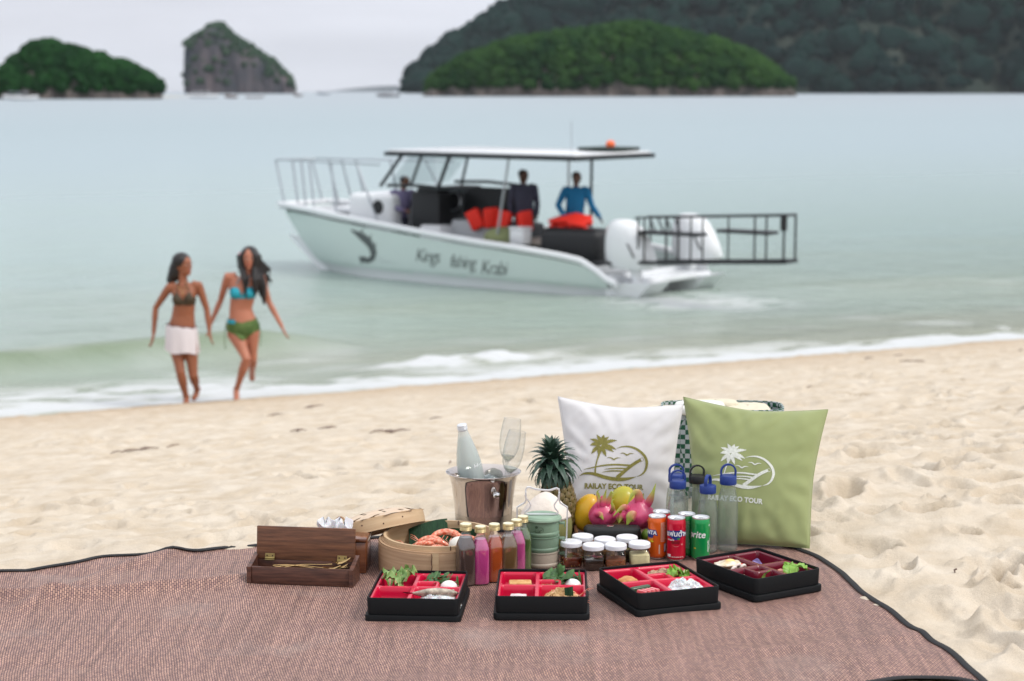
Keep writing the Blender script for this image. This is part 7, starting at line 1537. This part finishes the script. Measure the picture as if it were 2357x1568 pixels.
# ================================================================== FAR BOATS, BUOYS, DRIFTWOOD
def launch(lb, px, py, Y, L_, H_, hullm, roof, grp='boats moored far out', canopy=True, rz=0.0):
    p = at(px, py, Y); root = thing('moored_boat', lb, 'boat', (p.x, Y, SEA), rz, grp)
    m = MB(); m.loft([((x * L_, 0, H_ * (.20 + .18 * (abs(x - .05) * 1.9) ** 2)), 1, 1, (0, L_ * .11 * w_, 0), (0, 0, H_ * .24)) for x, w_ in ((-.5, .7), (-.3, 1), (0, 1), (.25, .8), (.42, .4), (.52, .05))], 12); m.build('hull', hullm, root, 60)
    if canopy:
        m = MB(); m.rbox((-.08 * L_, 0, H_ * .92), (L_ * .55, L_ * .20, H_ * .07), H_ * .02); m.build('canopy', roof, root)
        for x in (-.33, -.08, .17):
            for s in (-1, 1): m = MB(); m.tube([(x * L_, s * L_ * .085, H_ * .35), (x * L_, s * L_ * .085, H_ * .92)], L_ * .006, 5); m.build('canopy_post', roof, root)
        m = MB(); m.rbox((-.1 * L_, 0, H_ * .45), (L_ * .28, L_ * .14, H_ * .3), H_ * .05); m.build('cabin', hullm, root)
    else:
        m = MB(); m.tube([(.45 * L_, 0, H_ * .35), (.58 * L_, 0, H_ * .8), (.62 * L_, 0, H_ * 1.05)], [L_ * .03, L_ * .02, L_ * .008], 6); m.build('prow', hullm, root)
    return root
wht = mat('far_white', (.62, .63, .64), .5); brn_ = mat('far_brown', (.12, .07, .05), .7); grey_ = mat('far_grey', (.30, .33, .37), .7)
launch('white speedboat with a canopy moored in front of the left islet', 48, 230, 740, 13.5, 3.4, wht, grey_)
launch('pale boat with a long roof moored at the foot of the tall rock', 468, 222, 1000, 16, 3.6, wht, wht)
launch('brown longtail boat right of the pale roofed boat, before the tall rock', 532, 223, 950, 6.5, 2.6, brn_, brn_)
launch('faint brown boat before the middle of the tall rock', 585, 223, 980, 9, 1.6, brn_, brn_, canopy=False)
launch('small brown boat at the right foot of the tall rock', 686, 219, 1300, 6, 2.4, brn_, brn_)
launch('tiny grey boat on the horizon between the tall rock and the green islet', 744, 217, 1900, 14, 3.8, grey_, grey_)
launch('dark longtail boat on the horizon near the green islet', 893, 221, 1150, 14, 3.0, mat('far_dark', (.10, .09, .10), .7), brn_)
# driftwood and weed scattered on the sand
drift = mat('driftwood', (.14, .10, .085), .85, col2=(.28, .21, .17), vs=60)
def on_sand(px, py):
    g_ = G(px, py, 0)
    for _ in range(25): g_ = G(px, py, float(beach_z(np.array(g_.x), np.array(g_.y))))
    g_.z = sand_at(g_.x, g_.y) + .004; return g_
for px, py, L_, rz, lb in [(905, 998, .34, .15, 'dark driftwood strip lying straight left of the frosted bottle'), (870, 1001, .16, .3, 'short driftwood piece left of the dark strip behind the bottle'), (760, 989, .22, .2, 'driftwood scrap on the sand midway between the women and the bottle'), (690, 996, .18, .0, 'small driftwood scrap nearest below the running woman'),
        (300, 1044, .20, .1, 'weedy stick below the walking woman, leftmost of its line'), (340, 1036, .26, .25, 'longer dark weed line below the walking woman'), (405, 1029, .16, .2, 'thin weed twig at the right end of the line below the walking woman'), (265, 1048, .12, .1, 'tiny weed bit at the far left of the line on the sand'),
        (2110, 833, .42, -.9, 'forked driftwood branch lying on the upper right sand'), (2070, 820, .2, .3, 'dark weed clump left of the forked branch on the right'), (1998, 829, .22, .1, 'purplish driftwood scrap on the upper right sand'), (2350, 810, .25, .8, 'driftwood at the right edge of the picture near the water'),
        (1860, 905, .10, .3, 'small dark twig on the sand just above the green pillow'), (1035, 1068, .05, .9, 'dark bit of bark peeking out left of the ice bucket'), (2200, 1332, .012, .2, 'tiny black pebble on the sand right of the mat'), (640, 958, .2, .2, 'weed scrap between the women and the white pillow'),
        (720, 942, .3, .15, 'faint weed line on the sand right of the running woman'), (1000, 972, .14, .1, 'driftwood crumb above the frosted bottle'), (740, 1215, .03, .3, 'dark twig on the sand behind the tissue box')]:
    g_ = on_sand(px, py); L_ *= .62; m = MB(); r_ = random.Random(px)
    for k in range(3 if L_ > .1 else 1):
        o_ = Vector((r_.uniform(-.2, .2) * L_, r_.uniform(-.08, .08) * L_, 0)); a_ = rz + r_.uniform(-.35, .35); d_ = Vector((math.cos(a_), math.sin(a_) , 0)) * L_ * (.5 if k == 0 else .3)
        m.tube([o_ - d_, o_ - d_ * .3 + Vector((0, .01 * r_.random(), .006)), o_ + d_ * .35 + Vector((0, 0, .010)), o_ + d_ + Vector((0, 0, r_.uniform(0, .01)))], [L_ * .006 + .002, L_ * .016 + .003, L_ * .012 + .003, .002], 6)
    o = m.build('driftwood', drift, None, 40); o.location = g_; o.rotation_euler.z = .46; single(o, lb, 'driftwood', 'driftwood and weed on the sand')
